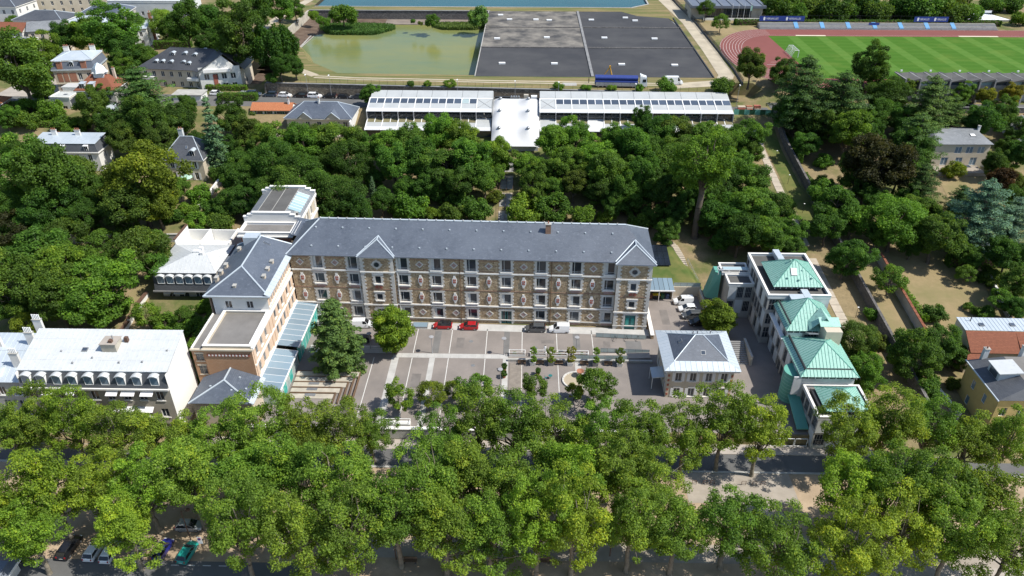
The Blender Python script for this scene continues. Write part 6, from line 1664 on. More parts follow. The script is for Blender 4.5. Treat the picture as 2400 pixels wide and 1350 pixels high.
# third block
cladding((2.0, 20.5), (2.0, 9.0), -1.0, 7.0, 6, 7, 2); wall(MD, (2.0, 8.6), (11.6, 8.6), -2, 7.2, [], 'grey_white_render'); wall(MD, (11.6, 8.6), (11.6, 20), -2, 7.2, [], 'pale_concrete')
window(MD, (2.0, 8.6), (11.6, 8.6), 4.2, 6.1, .7, .6, 'single', 'grey_metal')
copper_hip(1.6, 8.1, 12.1, 20.4, 7.6, 4.0, ay=13.4, mat='copper_clean')
part('gutter', MB().box(2.4, 9.2, 8.35, 11.2, 9.45, 8.6), 'dark_metal', MD); part('gutter', MB().box(2.5, 9.4, 8.3, 2.75, 19.4, 8.7), 'dark_metal', MD)
part('lift_tower', MB().box(8.2, 16.6, 8, 11.2, 19.6, 11.4), 'cream_render', MD); slope(MD, [(7.6, 18.2, 11.5), (11.4, 18.2, 11.5), (11.4, 20.2, 12.3), (7.6, 20.2, 12.3)], 'copper_clean', .12, 'copper_slope')
skylight(MD, (6.2, 18.0, 10.1), (1, 0, 0), (0, -.87, .5), 1.8, 1.8)
part('stair_drum', MB().lathe([(2.0, -2), (2.0, 6.0), (2.05, 6.02), (2.05, 6.5), (0, 6.5)], 24, (1.9, 11.4, 0)), 'copper_dark', MD)
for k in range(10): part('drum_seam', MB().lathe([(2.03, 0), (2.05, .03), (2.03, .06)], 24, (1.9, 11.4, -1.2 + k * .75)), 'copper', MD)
window(MD, (.4, 9.9), (1.9, 9.35), .8, .6, 1.1, 1.4, 'cross', 'dark_metal')
part('gable_panel', MB().box(.6, 8.2, 3.4, 1.95, 8.45, 7.4), 'grey_white_render', MD)
# front block
cladding((2.7, 8.6), (2.7, 0), -1.6, 5.0, 4, 8, 2); cladding((2.7, 0), (12.5, 0), -1.6, 5.0, 4, 10, 2); wall(MD, (12.5, 0), (12.5, 8.6), -3, 5.0, [], 'grey_white_render')
flat_roof(MD, 2.6, -.1, 12.6, 8.55, 5.1, 'roof_gravel', .4, 'grey_white_render', .3)
copper_hip(4.1, .9, 11.6, 7.6, 5.9, 2.3, mat='copper')
for k in range(3): part('louvre', MB().box(3.35 + k * .2, 1.2, 5.12, 3.45 + k * .2, 7.0, 5.9 - .15 * k), 'dark_metal', MD)
part('copper_ramp', MB().hexa([(.5, 2.0, .6), (2.6, 2.0, .6), (2.6, 9.0, 2.6), (.5, 9.0, 2.6)], [(.5, 2.0, .8), (2.6, 2.0, .8), (2.6, 9.0, 2.8), (.5, 9.0, 2.8)]), 'copper_dark', MD)
G = thing('metal_gate', 'white metal gate beside the front of the copper-roofed building', 'gate', (43.2, 97.4, -1.95))
for k in range(3): part('gate_leaf', MB().box(k * 2.3, -.05, .1, k * 2.3 + 2.2, .05, .16).box(k * 2.3, -.05, 1.8, k * 2.3 + 2.2, .05, 1.88).box(k * 2.3, -.05, .1, k * 2.3 + .08, .05, 1.88).box(k * 2.3 + 2.12, -.05, .1, k * 2.3 + 2.2, .05, 1.88), 'white_metal', G)
# ------------------------------------------------------------------ white glass hall with tent roof
GH = thing('glass_hall', 'long white glazed hall with roof-light rows below the reservoir', 'building', (0, 0, 0))
def slab4(nm, x0, x1, ya, za, yb, zb, t, mat, par=None):
    """sheet from (ya, za) at the back down to (yb, zb) at the front"""
    return part(nm, MB().hexa([(x0, yb, zb), (x1, yb, zb), (x1, ya, za), (x0, ya, za)], [(x0, yb, zb + t), (x1, yb, zb + t), (x1, ya, za + t), (x0, ya, za + t)]), mat, par or GH)
def zroof(y): return 20.6 - (225.0 - y) * .225
def zlow(y): return 15.7 - (214.4 - y) * .25
rg = random.Random(4)
for (X0, X1, n) in ((-47.7, -10.6, 8), (3.6, 60.5, 12)):
    w = (X1 - X0) / n
    for i in range(n):
        a, b = X0 + i * w, X0 + (i + 1) * w; plain = (i == n - 1 and X0 < 0) or (i == 0 and X0 > 0); mid = (a + b) / 2
        slab4('roof_panel', a + .04, b - .04, 225.0, zroof(225), 220.7, zroof(220.7), .08, 'polycarbonate')
        if plain: slab4('roof_panel', a + .2, b - .12, 220.4, zroof(220.4), 215.2, zroof(215.2), .06, 'polycarbonate')
        else:
            for c, d in ((a + .2, mid - .1), (mid + .1, b - .12)): slab4('roof_light', c, d, 220.3, zroof(220.3), 218.0, zroof(218.0), .05, 'pale_glass' if (i == 6 and X0 < 0 and c < mid - 1) else 'roof_glass')
            part('glazing_bar', MB().box(mid - .1, 217.9, zroof(219) - .5, mid + .1, 220.4, zroof(219) + .1), 'white_metal', GH) if 0 else slab4('glazing_bar', mid - .1, mid + .1, 220.5, zroof(220.5), 217.8, zroof(217.8), .12, 'white_metal')
            slab4('roof_panel', a + .2, b - .12, 217.9, zroof(217.9), 215.2, zroof(215.2), .06, 'polycarbonate')
        slab4('eave_sheet', a + .05, b - .05, 215.1, zroof(215.1) + .05, 213.3, zroof(213.3) + .0, .1, 'membrane')
        slab4('roof_rib', a - .1, a + .15, 220.7, zroof(220.7), 213.2, zroof(213.2), .2, 'white_metal')
        slab4('ridge_bar', a, b, 220.72, zroof(220.72), 220.42, zroof(220.42), .16, 'white_metal')
        # clerestory
        for c, d in ((a + .25, mid - .06), (mid + .06, b - .2)):
            p = part('clerestory_pane', MB().box(c, 214.6, 15.9, d, 214.66, 17.85), 'window_glass', GH); part('glazing_bar', MB().box(c, 214.55, 16.7, d, 214.598, 16.78).box((c + d) / 2 - .03, 214.55, 15.9, (c + d) / 2 + .03, 214.598, 16.7), 'grey_metal', p)
        part('frame_blade', MB().box(a - .1, 213.0, 15.7, a + .1, 214.55, 17.9), 'tin_grey', GH)
        # lower roof
        closed = plain or (i == 4 and X0 < 0) or (i == 3 and X0 > 0)
        if closed: slab4('roof_panel', a + .2, b - .12, 214.4, zlow(214.4), 209.9, zlow(209.9), .06, 'polycarbonate' if plain else 'membrane')
        else:
            for c, d in ((a + .2, mid - .1), (mid + .1, b - .12)): slab4('roof_light', c, d, 214.3, zlow(214.3), 212.2, zlow(212.2), .05, 'amber_glass')
            slab4('roof_panel', a + .2, b - .12, 212.1, zlow(212.1), 209.9, zlow(209.9), .06, 'polycarbonate'); slab4('glazing_bar', mid - .1, mid + .1, 214.4, zlow(214.4), 212.1, zlow(212.1), .12, 'white_metal')
        slab4('eave_sheet', a + .05, b - .05, 209.85, zlow(209.85) + .05, 208.2, zlow(208.2) - .02, .1, 'membrane'); slab4('roof_rib', a - .1, a + .15, 214.4, zlow(214.4), 208.1, zlow(208.1), .2, 'white_metal')
        part('facade_pane', MB().box(a + .15, 209.4, 11.2, b - .15, 209.46, 14.1), 'window_glass', GH); part('frame_blade', MB().box(a - .1, 208.4, 10.5, a + .1, 209.38, 14.1), 'tin_grey', GH)
        if plain:
            for sgn in (0, 1):
                xa, xb = (a + .3, b - .3) if sgn else (b - .3, a + .3); part('wind_brace', MB().tube((xa, 220, zroof(220) + .12), (xb, 215.4, zroof(215.4) + .12), .04, .04, 4), 'tin_grey', GH)
    for x in (X0, X1): part('end_wall', MB().slab([(x, 209.4, 9.5), (x, 225, 9.5), (x, 225, zroof(225) - .05), (x, 213.3, zroof(213.3) - .1), (x, 213.3, 15.2), (x, 209.4, 14.1)], .1), 'polycarbonate', GH)
    part('rear_wall', MB().box(X0, 224.6, 10, X1, 224.9, 20.4), 'white_metal', GH); part('plinth', MB().box(X0, 209.5, 8, X1, 224.5, 11.1), 'pale_concrete', GH)
    part('inner_floor', MB().box(X0, 214.7, 15.0, X1, 224.5, 15.6), 'pale_concrete', GH)
TN = thing('tent_roof', 'smooth white tensile tent with six peaks in the middle of the glass hall', 'tent roof', (0, 0, 0))
tx0, tx1, ty0, ty1 = -10.4, 3.4, 201.6, 222.4; pk = [(x, y) for y in (219.6, 213.4, 206.4) for x in (-8.2, .2)]
def tz(x, y):
    t = (y - ty0) / (ty1 - ty0); z = 12.1 + 7.0 * (1 - (1 - t) ** 1.6)
    e = min(x - tx0, tx1 - x); z -= .5 * max(0, 1 - e / 1.5) ** 2
    for px, py in pk:
        d = math.hypot(x - px, y - py); z += 1.45 * max(0, 1 - d / 3.6) ** 1.8
    return z
nx, ny = 46, 66; m = MB()
for j in range(ny + 1):
    for i in range(nx + 1): x = tx0 + (tx1 - tx0) * i / nx; y = ty0 + (ty1 - ty0) * j / ny; m.v.append((x, y, tz(x, y)))
for j in range(ny):
    for i in range(nx): q = j * (nx + 1) + i; m.f.append((q, q + 1, q + nx + 2, q + nx + 1))
part('membrane', m, 'membrane', TN, True)
for px, py in pk: part('peak_cap', MB().lathe([(.55, -.15), (.5, .1), (.3, .32), (0, .4)], 12, (px, py, tz(px, py) - .05)), 'rim', TN, True)
part('tent_side', MB().box(tx0 + .3, 203, 9, tx0 + .5, 222, 12.0).box(tx1 - .5, 203, 9, tx1 - .3, 222, 12.0).box(tx0 + .5, 203, 9, tx1 - .5, 203.2, 12.0), 'membrane', TN)
PD_ = thing('roof_plant_deck', 'dark plant deck with ducts behind the white tent roof', 'roof deck', (-10.4, 222.6, 0))
part('deck', MB().box(0, 0, 15.5, 13.8, 2.4, 18.6), 'roof_felt', PD_)
for k in range(4): part('duct', MB().tube((5.4 + k * .75, .6, 19.2), (5.4 + k * .75, 1.8, 19.2), .28, .28, 8), 'rim', PD_)
part('duct', MB().box(.3, 1.2, 18.6, 5.0, 1.8, 19.2), 'dark_metal', PD_); part('fan_unit', MB().box(9.2, .8, 18.6, 10.6, 2.0, 19.9), 'warm_concrete', PD_); part('fan_unit', MB().box(11.4, .6, 18.6, 13.2, 1.9, 19.6), 'white_metal', PD_)
# ------------------------------------------------------------------ houses of the hillside
def hz(x, y): return terr(x, y)
# slate villa with two gables, beside the glass hall
h = box_house('slate_villa', 'cream villa with wide slate roof and two small gables beside the glass hall', (-71.5, 212.0, 12.3), R(-1), 19.2, 9.5, 4.0, 'cream_render', {'S': [(u, .7, 1.3, 2.2) for u in (2.0, 6.2, 9.6, 13.0, 17.4)], 'E': []}, shutters=None)
hip_roof(h, -.6, -.6, 19.8, 10.1, 4.1, 3.4, 'slate', 5.2)
for c in (5.6, 13.9):
    slope(h, [(c - 2.3, -.8, 4.1), (c, -.8, 6.0), (c, 2.6, 6.0), (c - 2.3, -.55, 4.12)][::-1], 'slate'); slope(h, [(c, -.8, 6.0), (c + 2.3, -.8, 4.1), (c + 2.3, -.55, 4.12), (c, 2.6, 6.0)][::-1], 'slate')
    part('gable', MB().slab([(c - 2.1, -.7, 3.9), (c + 2.1, -.7, 3.9), (c, -.7, 5.8)], -.2), 'cream_render', h); cap(h, (c - 2.3, -.85, 4.1), (c, -.85, 6.05), .12, 'zinc', 'hip_cap'); cap(h, (c + 2.3, -.85, 4.1), (c, -.85, 6.05), .12, 'zinc', 'hip_cap')
chimney(h, 9.2, 4.2, 6.5, 8.6, .5, .5, 'white_render', 1)
part('side_wall', MB().box(19.25, -2.5, -3, 19.6, 9, 3.9), 'white_render', h); part('terrace', MB().box(-4, -3.4, -3, 19.2, -.02, -.2), 'cream_render', h); railing(h, (-4, -3.3, -.2), (12, -3.3, -.2), 1.0, 1.2, 'white_metal')
h = box_house('orange_roof_house', 'low house with orange tiled roof behind the conifers', (-84.2, 219.5, 13.6), 0, 12.0, 5.0, 2.4, 'white_render', {'S': [(u, .3, 1.2, 1.7) for u in (2, 5, 8, 10.5)]}, style='single', shutters='bin_green')
gable_roof(h, -.4, -.5, 12.4, 5.5, 2.4, 1.6, 'tile_orange', 'x', None, 'white_render'); chimney(h, 11, 2, 3, 5.2, .5, .5, 'white_render', 1)
part('lean_to', MB().hexa([(12.4, -2.5, 2.0), (17, -2.5, 2.0), (17, 2.5, 2.8), (12.4, 2.5, 2.8)], [(12.4, -2.5, 2.15), (17, -2.5, 2.15), (17, 2.5, 2.95), (12.4, 2.5, 2.95)]), 'slate', h); part('lean_to_wall', MB().box(12.6, -2.2, -1, 16.8, 2.4, 1.95), 'timber_brown', h)
# apartment house with dark shingle roof
h = thing('apartment_house', 'big apartment house with dark shingle roof and zinc dormers', 'house', (-128, 240.5, 15.6), R(-6))
AWD, AHD = 32, 19
facade(h, (0, 2), (18.5, 2), -2, 6.2, [(u, v, 1.2, 1.7) for u in (2, 5, 8, 11, 14, 17) for v in (.6, 3.8)], 'cream_render', 'double'); facade(h, (18.5, 2), (21.5, .5), -2, 6.2, [(1.6, .6, 1.6, 4.6)], 'pale_concrete', 'cross', gmat='window_glass'); facade(h, (21.5, .5), (33.5, 5.0), -2, 7.5, [(u, v, 1.6, 1.9) for u in (2.2, 5.0, 7.6, 10.4) for v in (.2, 3.4)], 'white_render', 'double', head=None)
for a, b in (((33.5, 5), (31, AHD)), ((31, AHD), (0, AHD)), ((0, AHD), (0, 2))): wall(h, a, b, -2, 6.2, [], 'cream_render')
part('brick_infill', MB().hexa([(25.4, 1.85, .2), (26.6, 2.3, .2), (26.6, 2.4, .2), (25.4, 1.95, .2)], [(25.4, 1.85, 5), (26.6, 2.3, 5), (26.6, 2.4, 5), (25.4, 1.95, 5)]), 'brick_infill', h)
Z0, Z1 = 6.3, 11.2
slope(h, [(-.8, 1.2, Z0), (19.2, 1.2, Z0), (21.0, -.4, Z0), (25.6, 8.6, Z1), (8, 9.5, Z1)][:2] + [(24.5, 8.9, Z1), (8, 9.8, Z1)], 'shingle_dark'); slope(h, [(-.8, AHD + .6, Z0), (-.8, 1.2, Z0), (8, 9.8, Z1)], 'shingle_dark'); slope(h, [(33, AHD + .6, Z0), (-.8, AHD + .6, Z0), (8, 9.8, Z1), (24.5, 8.9, Z1)], 'shingle_dark')
slope(h, [(19.2, 1.2, Z0), (21.4, -.3, Z0), (29.4, 3.6, 11.4), (24.5, 8.9, 11.3)], 'shingle_dark'); slope(h, [(34.6, 6.0, Z0 - .4), (33, AHD + .6, Z0), (24.5, 8.9, 11.3), (29.4, 3.6, 11.4)], 'shingle_dark')
part('gable', MB().slab([(21.6, .4, 6.1), (33.4, 4.9, 6.1), (28.6, 3.3, 11.0)], -.3), 'white_render', h)
part('balcony', MB().hexa([(23.2, .2, 5.9), (31.2, 3.0, 5.9), (31.0, 3.9, 5.9), (23.0, 1.2, 5.9)], [(23.2, .2, 6.9), (31.2, 3.0, 6.9), (31.0, 3.9, 6.9), (23.0, 1.2, 6.9)]), 'bright_white_render', h)
for x in (1.2, 16.8): part('balcony', MB().box(x, .6, 3.0, x + 4, 1.98, 3.9), 'white_render', h)
for x, y, z in ((5.5, 4.4, 7.3), (7.8, 4.4, 7.3), (10.8, 4.4, 7.3), (15.0, 4.6, 7.3), (17.0, 4.0, 7.1), (10.2, 7.4, 9.3), (14.4, 7.6, 9.3), (18, 7.2, 9.1)): dormer(h, x, y - .8, z - .2, 1.3, 1.1, 1.6, 'zinc', 'zinc', 'double', True)
for k, (x, y) in enumerate(((27, 9), (28.5, 10.5), (24, 10.5), (20, 10.6))): part('roof_window', MB().box(x - .5, y - .3, 10.3 - .3 * k, x + .5, y + .3, 11.4 - .1 * k), 'zinc', h)
cap(h, (8, 9.8, Z1), (24.5, 8.9, 11.3), .12, 'slate_dark'); cap(h, (24.5, 8.9, 11.3), (29.4, 3.6, 11.4), .12, 'slate_dark')
g = thing('garage', 'small flat-roofed white garage on the back street', 'garage', (-112, 228.5, 14.8)); part('wall', MB().box(0, 0, -1, 9, 5, 2.6), 'white_render', g); part('roof', MB().box(-.3, -.3, 2.6, 9.3, 5.3, 2.85), 'pale_concrete', g); part('door', MB().box(2, -.06, 0, 4.6, -.004, 2.2), 'grey_metal', g)
# brick mansion
h = box_house('brick_mansion', 'red and cream brick mansion with blue-grey zinc mansard roof', (-149.5, 231.5, 15.4), R(9), 12.5, 11, 8.6, 'beige_render', {'S': [(u, v, 1.2, 2.2) for u in (7.6,) for v in (5.4, 1.4)] + [(10.3, 5.4, 1.2, 2.2)], 'E': [(u, v, 1.1, 2.2) for u in (2.5, 5.5, 8.5) for v in (5.4, 1.4)]}, sill='white_course')
for v in (1.2, 5.0):
    for u0, u1 in ((.9, 2.3), (2.7, 4.1), (4.5, 6.6)): part('brick_panel', MB().box(u0, -.08, v, u1, -.004, v + 2.8), 'red_brick', h)
for z in (4.3, 8.2): part('string_course', MB().box(-.1, -.25, z, 12.6, -.004, z + .35), 'cream_render', h)
part('cornice', MB().box(-.4, -.4, 8.6, 12.9, 11.4, 9.0), 'zinc', h)
q = [(-.3, -.3), (12.8, -.3), (12.8, 11.3), (-.3, 11.3)]; r = [(.5, .5), (12.0, .5), (12.0, 10.5), (.5, 10.5)]
for k in range(4): a, b, c, d = q[k], q[(k + 1) % 4], r[(k + 1) % 4], r[k]; slope(h, [(*a, 9.0), (*b, 9.0), (*c, 11.6), (*d, 11.6)], 'zinc_dark', .1, 'mansard_slope')
hip_roof(h, .2, .2, 12.3, 10.8, 11.65, 1.5, 'zinc', 4.5, 'zinc', 'white_course')
for x in (2.4, 9.6): part('dormer', MB().box(x - .8, -.3, 9.1, x + .8, 1.2, 11.4), 'red_brick', h); part('dormer_cap', MB().box(x - .95, -.5, 11.4, x + .95, 1.3, 11.65), 'zinc', h)
dormer(h, 6.0, -.2, 9.3, 1.2, 1.7, 1.2, 'white_render', 'zinc', 'double', True)
for x, y in ((2, 9.5), (10, 9.5)): chimney(h, x, y, 11, 13.6, 1.6, .6, 'white_render', 3)
# towered villa
h = box_house('towered_villa', 'grey villa with red tiled roof and zinc lantern tower', (-138.0, 221.5, 13.8), R(2), 11.5, 9.5, 7.2, 'pale_concrete', {'S': [(u, v, 1.1, 1.9) for u in (2, 9.5) for v in (.9, 4.2)], 'E': [(u, v, 1.1, 1.9) for u in (2.5, 6.5) for v in (.9, 4.2)]})
hip_roof(h, -.5, -.5, 12, 10, 7.3, 4.0, 'tile_red', 4.6, None)
for x in (2.2, 5.0): dormer(h, x, .0, 7.5, 1.6, 1.7, 2.0, 'zinc', 'zinc')
tw = part('lantern_tower', MB().box(5.0, 3.2, 8, 8.0, 6.0, 11.6), 'zinc', h); part('lantern_roof', MB().lathe([(2.6, 0), (1.9, 1.2), (1.0, 2.2), (0, 2.8)], 4, (6.5, 4.6, 11.6)), 'zinc', tw); part('lantern_eave', MB().box(4.7, 2.9, 11.4, 8.3, 6.3, 11.62), 'white_course', tw)
chimney(h, 9.8, 6.5, 9, 12, .7, .7, 'beige_render', 2); part('conservatory', MB().box(6.2, -3.2, -1, 11.6, -.05, 2.2), 'pale_glass', h); part('conservatory_roof', MB().hexa([(6, -3.4, 2.2), (11.8, -3.4, 2.2), (11.8, -.05, 3.2), (6, -.05, 3.2)], [(6, -3.4, 2.35), (11.8, -3.4, 2.35), (11.8, -.05, 3.35), (6, -.05, 3.35)]), 'zinc', h)
h = box_house('white_cube_house', 'small white cubic house with flat pale roof', (-147.0, 221.8, 13.6), R(-3), 6.2, 5.5, 5.0, 'white_render', {'S': [(1.9, .6, .9, 1.9), (4.0, .5, 1.6, 2.0), (1.9, 3.2, .9, 1.4)]})
flat_roof(h, -.15, -.15, 6.35, 5.6, 5.1, 'zinc_white', .15, 'white_course', .2); part('upper_storey', MB().box(1.0, 5.6, 0, 10, 9.5, 6.4), 'white_render', h); part('upper_roof', MB().box(.8, 5.4, 6.4, 10.2, 9.7, 6.65), 'zinc_white', h); skylight(h, (3.4, 3, 5.12), (1, 0, 0), (0, 1, 0), 1.2, .9)
h = box_house('red_shutter_house', 'cream house with red shutters and red tiled roof at the left edge', (-168.5, 213.5, 12.8), R(4), 9.5, 8, 5.8, 'cream_render', {'E': [(u, v, 1.0, 1.5) for u in (1.8, 4.6) for v in (.8, 3.6)], 'S': [(u, v, 1.0, 1.5) for u in (2, 5, 8) for v in (.8, 3.6)]}, shutters='red_shutter'); hip_roof(h, -.5, -.5, 10, 8.5, 5.8, 2.2, 'tile_orange', None, None)
# mansard house
h = box_house('mansard_house', 'white house with long zinc mansard roof half hidden by trees', (-136, 189.6, 8.2), 0, 18.5, 7.5, 5.8, 'white_render', {'S': [(u, v, 1.1, 1.8) for u in (2, 5.5, 9, 12.5, 16) for v in (.6, 3.5)], 'E': [(3.6, 3.4, 1, 1.7)]}, shutters='shutter_white')
part('cornice', MB().box(-.4, -.4, 5.8, 18.9, 7.9, 6.1), 'white_course', h); q = [(-.2, -.2), (18.7, -.2), (18.7, 7.7), (-.2, 7.7)]; r = [(.6, .6), (17.9, .6), (17.9, 6.9), (.6, 6.9)]
for k in range(4): a, b, c, d = q[k], q[(k + 1) % 4], r[(k + 1) % 4], r[k]; slope(h, [(*a, 6.1), (*b, 6.1), (*c, 8.2), (*d, 8.2)], 'slate_dark', .1, 'mansard_slope')
for k in range(9): part('roof_sheet', MB().hexa([(.4 + k * 1.98, .4, 8.22), (.4 + k * 1.98 + 1.94, .4, 8.22), (.4 + k * 1.98 + 1.94, 7.1, 8.9), (.4 + k * 1.98, 7.1, 8.9)], [(.4 + k * 1.98, .4, 8.3), (.4 + k * 1.98 + 1.94, .4, 8.3), (.4 + k * 1.98 + 1.94, 7.1, 8.98), (.4 + k * 1.98, 7.1, 8.98)]), 'zinc', h)
for x in (3.5, 9.2, 15.6): dormer(h, x, -.15, 6.3, 1.1, 1.5, 1.0, 'white_metal', 'white_metal')
for x in (4.6, 11.2): chimney(h, x, 5.5, 8.4, 10.2, 1.4, .5, 'white_render', 3)
h = box_house('orange_shed', 'small shed with orange tiled roof behind the mansard house', (-140, 203.5, 10.3), R(-2), 8.2, 5, 2.0, 'beige_render', {}); slope(h, [(-.3, -.4, 2.0), (8.5, -.4, 2.0), (8.5, 5.4, 3.4), (-.3, 5.4, 3.4)], 'tile_orange'); chimney(h, 3.5, 3.6, 2.6, 4.0, .6, .6, 'dark_masonry', 0)
# slate house with the parasol
h = box_house('slate_gable_house', 'cream house with steep slate roof and white shutters in the left garden', (-97.6, 185.4, 8.0), R(-2), 10.6, 9.5, 6.2, 'cream_render', {'S': [(u, v, 1.1, 2.0) for u in (2, 5, 8.2) for v in (.4, 3.6)], 'E': [(4, 3.4, 1, 1.6)]}, shutters='shutter_white')
hip_roof(h, -.5, -.5, 11.1, 10, 6.3, 4.6, 'slate_dark', 4.0); chimney(h, 3.2, 6.5, 9.5, 12.2, 1.2, .8, 'grey_white_render', 2); dormer(h, 8.0, .3, 6.7, 1.3, 1.7, 2.2, 'slate_dark', 'zinc', 'double', True); skylight(h, (6.0, 2.2, 8.75), (1, 0, 0), (0, .75, .66), .6, .9)
u = thing('parasol', 'pale green garden parasol in front of the slate-roofed house', 'parasol', (-91.5, 183.0, terr(-91.5, 183))); part('canopy', MB().lathe([(1.7, 2.1), (1.2, 2.5), (0, 2.85)], 8), 'parasol_cloth', u); part('pole', MB().tube((0, 0, 0), (0, 0, 2.8), .04, .04, 6), 'white_metal', u); part('foot', MB().lathe([(.35, 0), (.3, .12), (.06, .16)], 10), 'grey_concrete', u)
# right side
h = box_house('pale_right_house', 'cream house with pale flat-pitched roof among cedars on the right', (112, 195.8, 9.7), R(1), 15, 12.5, 6.4, 'cream_render', {'S': [(u, .2, 1.9, 2.3) for u in (3.5, 7.5, 11.5)] + [(u, 3.7, 1.9, 1.9) for u in (6.5, 9.6, 12.7)], 'W': [(3, 3.4, 1.2, 1.6)]}, style='double', gmat='canopy_glass')
slope(h, [(-.4, -.5, 6.5), (15.4, -.5, 6.5), (13.6, 7, 8.2), (2, 7, 8.2)], 'slate_light'); slope(h, [(15.4, -.5, 6.5), (15.4, 13, 6.5), (13.6, 7, 8.2)], 'slate_light'); slope(h, [(15.4, 13, 6.5), (-.4, 13, 6.5), (2, 7, 8.2), (13.6, 7, 8.2)], 'slate_light'); slope(h, [(-.4, 13, 6.5), (-.4, -.5, 6.5), (2, 7, 8.2)], 'slate_light')
skylight(h, (11.4, 3.8, 7.52), (1, 0, 0), (0, .97, .22), 1.4, 1.3, 'white_metal'); chimney(h, 14.2, 6.5, 6.5, 9.2, .6, .6, 'white_render', 0); part('terrace', MB().box(0, -5, -2, 13, -.02, .05), 'pavement_pale', h); part('awning', MB().box(4.6, -3.4, 1.0, 9.5, -2.0, 1.1), 'roof_glass', h)
h = box_house('white_gable_house', 'white gabled house cut by the right edge of the picture', (140, 206, 10.6), 0, 9, 8, 5, 'white_render', {'S': [(u, 2.6, 1.1, 1.6) for u in (2, 5)]}); gable_roof(h, -.4, -.4, 9.4, 8.4, 5, 2.4, 'slate_light', 'y', None, 'white_render'); chimney(h, 2, 4, 6, 8.6, .7, .7, 'white_render', 1)
h = box_house('red_tile_house', 'cream house with red tiles and pale zinc roof in the right gardens', (85.6, 116.0, .9), R(-1), 17, 7, 4.6, 'cream_render', {'S': [(u, 1.6, 1.3, 1.9) for u in (2.4, 6, 9.6, 13)], 'W': [(3, 2, 1, 1.4)]})
slope(h, [(-.3, -.5, 4.7), (9.2, -.5, 4.7), (9.2, 3.3, 7.2), (-.3, 3.3, 7.2)], 'tile_red', .15); slope(h, [(9.2, -1.8, 4.2), (17.5, -1.8, 4.2), (17.5, 3.3, 7.2), (9.2, 3.3, 7.2)], 'tile_red', .15); slope(h, [(-1.4, -2.0, 3.6), (1.6, -2.0, 3.6), (1.6, 1.4, 5.6), (.0, 1.4, 5.6)], 'tile_red', .15)
sheets(h, [(-.4, 3.35, 7.25), (17.5, 3.35, 7.25), (17.5, 7.4, 7.5), (-.4, 7.4, 7.5)], .75, 'zinc', 1, .06); skylight(h, (3.4, 5, 7.55), (1, 0, 0), (0, 1, .06), .9, .9); skylight(h, (9.4, 5.2, 7.55), (1, 0, 0), (0, 1, .06), .9, .9)
part('rear_gable', MB().slab([(-.25, 7.2, 3.9), (-.25, -.4, 4.5), (-.25, 3.3, 7.1), (-.25, 7.2, 7.3)], -.2), 'cream_render', h)
for x, y in ((1.8, 6.2), (15.4, 6.6)): part('flue', MB().tube((x, y, 7), (x, y, 8.6), .1, .1, 6), 'dark_metal', h)
h = thing('yellow_house', 'yellow rendered house with dark slate mansard and zinc dormer at the right edge', 'house', (82.4, 100.4, -1.6))
facade(h, (0, 10.8), (0, 0), -1.5, 8.6, [(u, v, 1.1, 1.9) for u in (3.4, 7.2) for v in (1.2, 4.8)], 'yellow_render', 'single', gmat='canopy_glass'); facade(h, (0, 0), (15, 0), -1.5, 8.6, grid(15, 5, (1.2, 4.8), 1.1, 1.9), 'yellow_render', 'double'); wall(h, (15, 10.8), (0, 10.8), -1.5, 8.6, [], 'yellow_render')
slope(h, [(-.3, 11.1, 8.6), (-.3, -.3, 8.6), (5.0, 1.2, 10.6), (5.0, 9.6, 10.6)], 'slate_dark'); slope(h, [(-.3, -.3, 8.6), (15.3, -.3, 8.6), (15.3, 1.2, 10.6), (5, 1.2, 10.6)], 'slate_dark'); slope(h, [(15.3, 11.1, 8.6), (-.3, 11.1, 8.6), (5, 9.6, 10.6), (15.3, 9.6, 10.6)], 'slate_dark'); part('roof_deck', MB().box(5.0, 1.2, 10.3, 15.3, 9.6, 10.62), 'roof_gravel', h)
dm = part('dormer', MB().box(1.5, 4.2, 8.8, 5.0, 7.6, 10.9), 'zinc', h); part('dormer_roof', MB().hexa([(1.2, 3.9, 10.9), (5.4, 3.9, 11.1), (5.4, 7.9, 11.1), (1.2, 7.9, 10.9)], [(1.2, 3.9, 11.05), (5.4, 3.9, 11.35), (5.4, 7.9, 11.35), (1.2, 7.9, 11.05)]), 'zinc_white', dm); part('dormer_pane', MB().box(1.42, 4.8, 9.4, 1.496, 7.0, 10.6), 'window_glass', dm)
part('gutter', MB().box(-.5, -.4, 8.4, -.3, 11.2, 8.62), 'zinc', h); chimney(h, 2.2, 10.6, 8, 11.6, .9, .7, 'grey_white_render', 1); chimney(h, 9, 10.2, 9, 12.4, 1.4, .9, 'white_render', 2)
g = thing('garden_shed_roof', 'corrugated pale metal shed roof under the blue cedar', 'shed', (101, 155, 5)); part('wall', MB().box(0, 0, -1, 9.5, 4, 2.3), 'timber_brown', g)
for k in range(16): part('roof_sheet', MB().hexa([(-.2 + k * .62, -.3, 2.3), (-.2 + k * .62 + .6, -.3, 2.3), (-.2 + k * .62 + .6, 4.4, 3.2), (-.2 + k * .62, 4.4, 3.2)], [(-.2 + k * .62, -.3, 2.36), (-.2 + k * .62 + .6, -.3, 2.36), (-.2 + k * .62 + .6, 4.4, 3.26), (-.2 + k * .62, 4.4, 3.26)]), 'zinc', g)
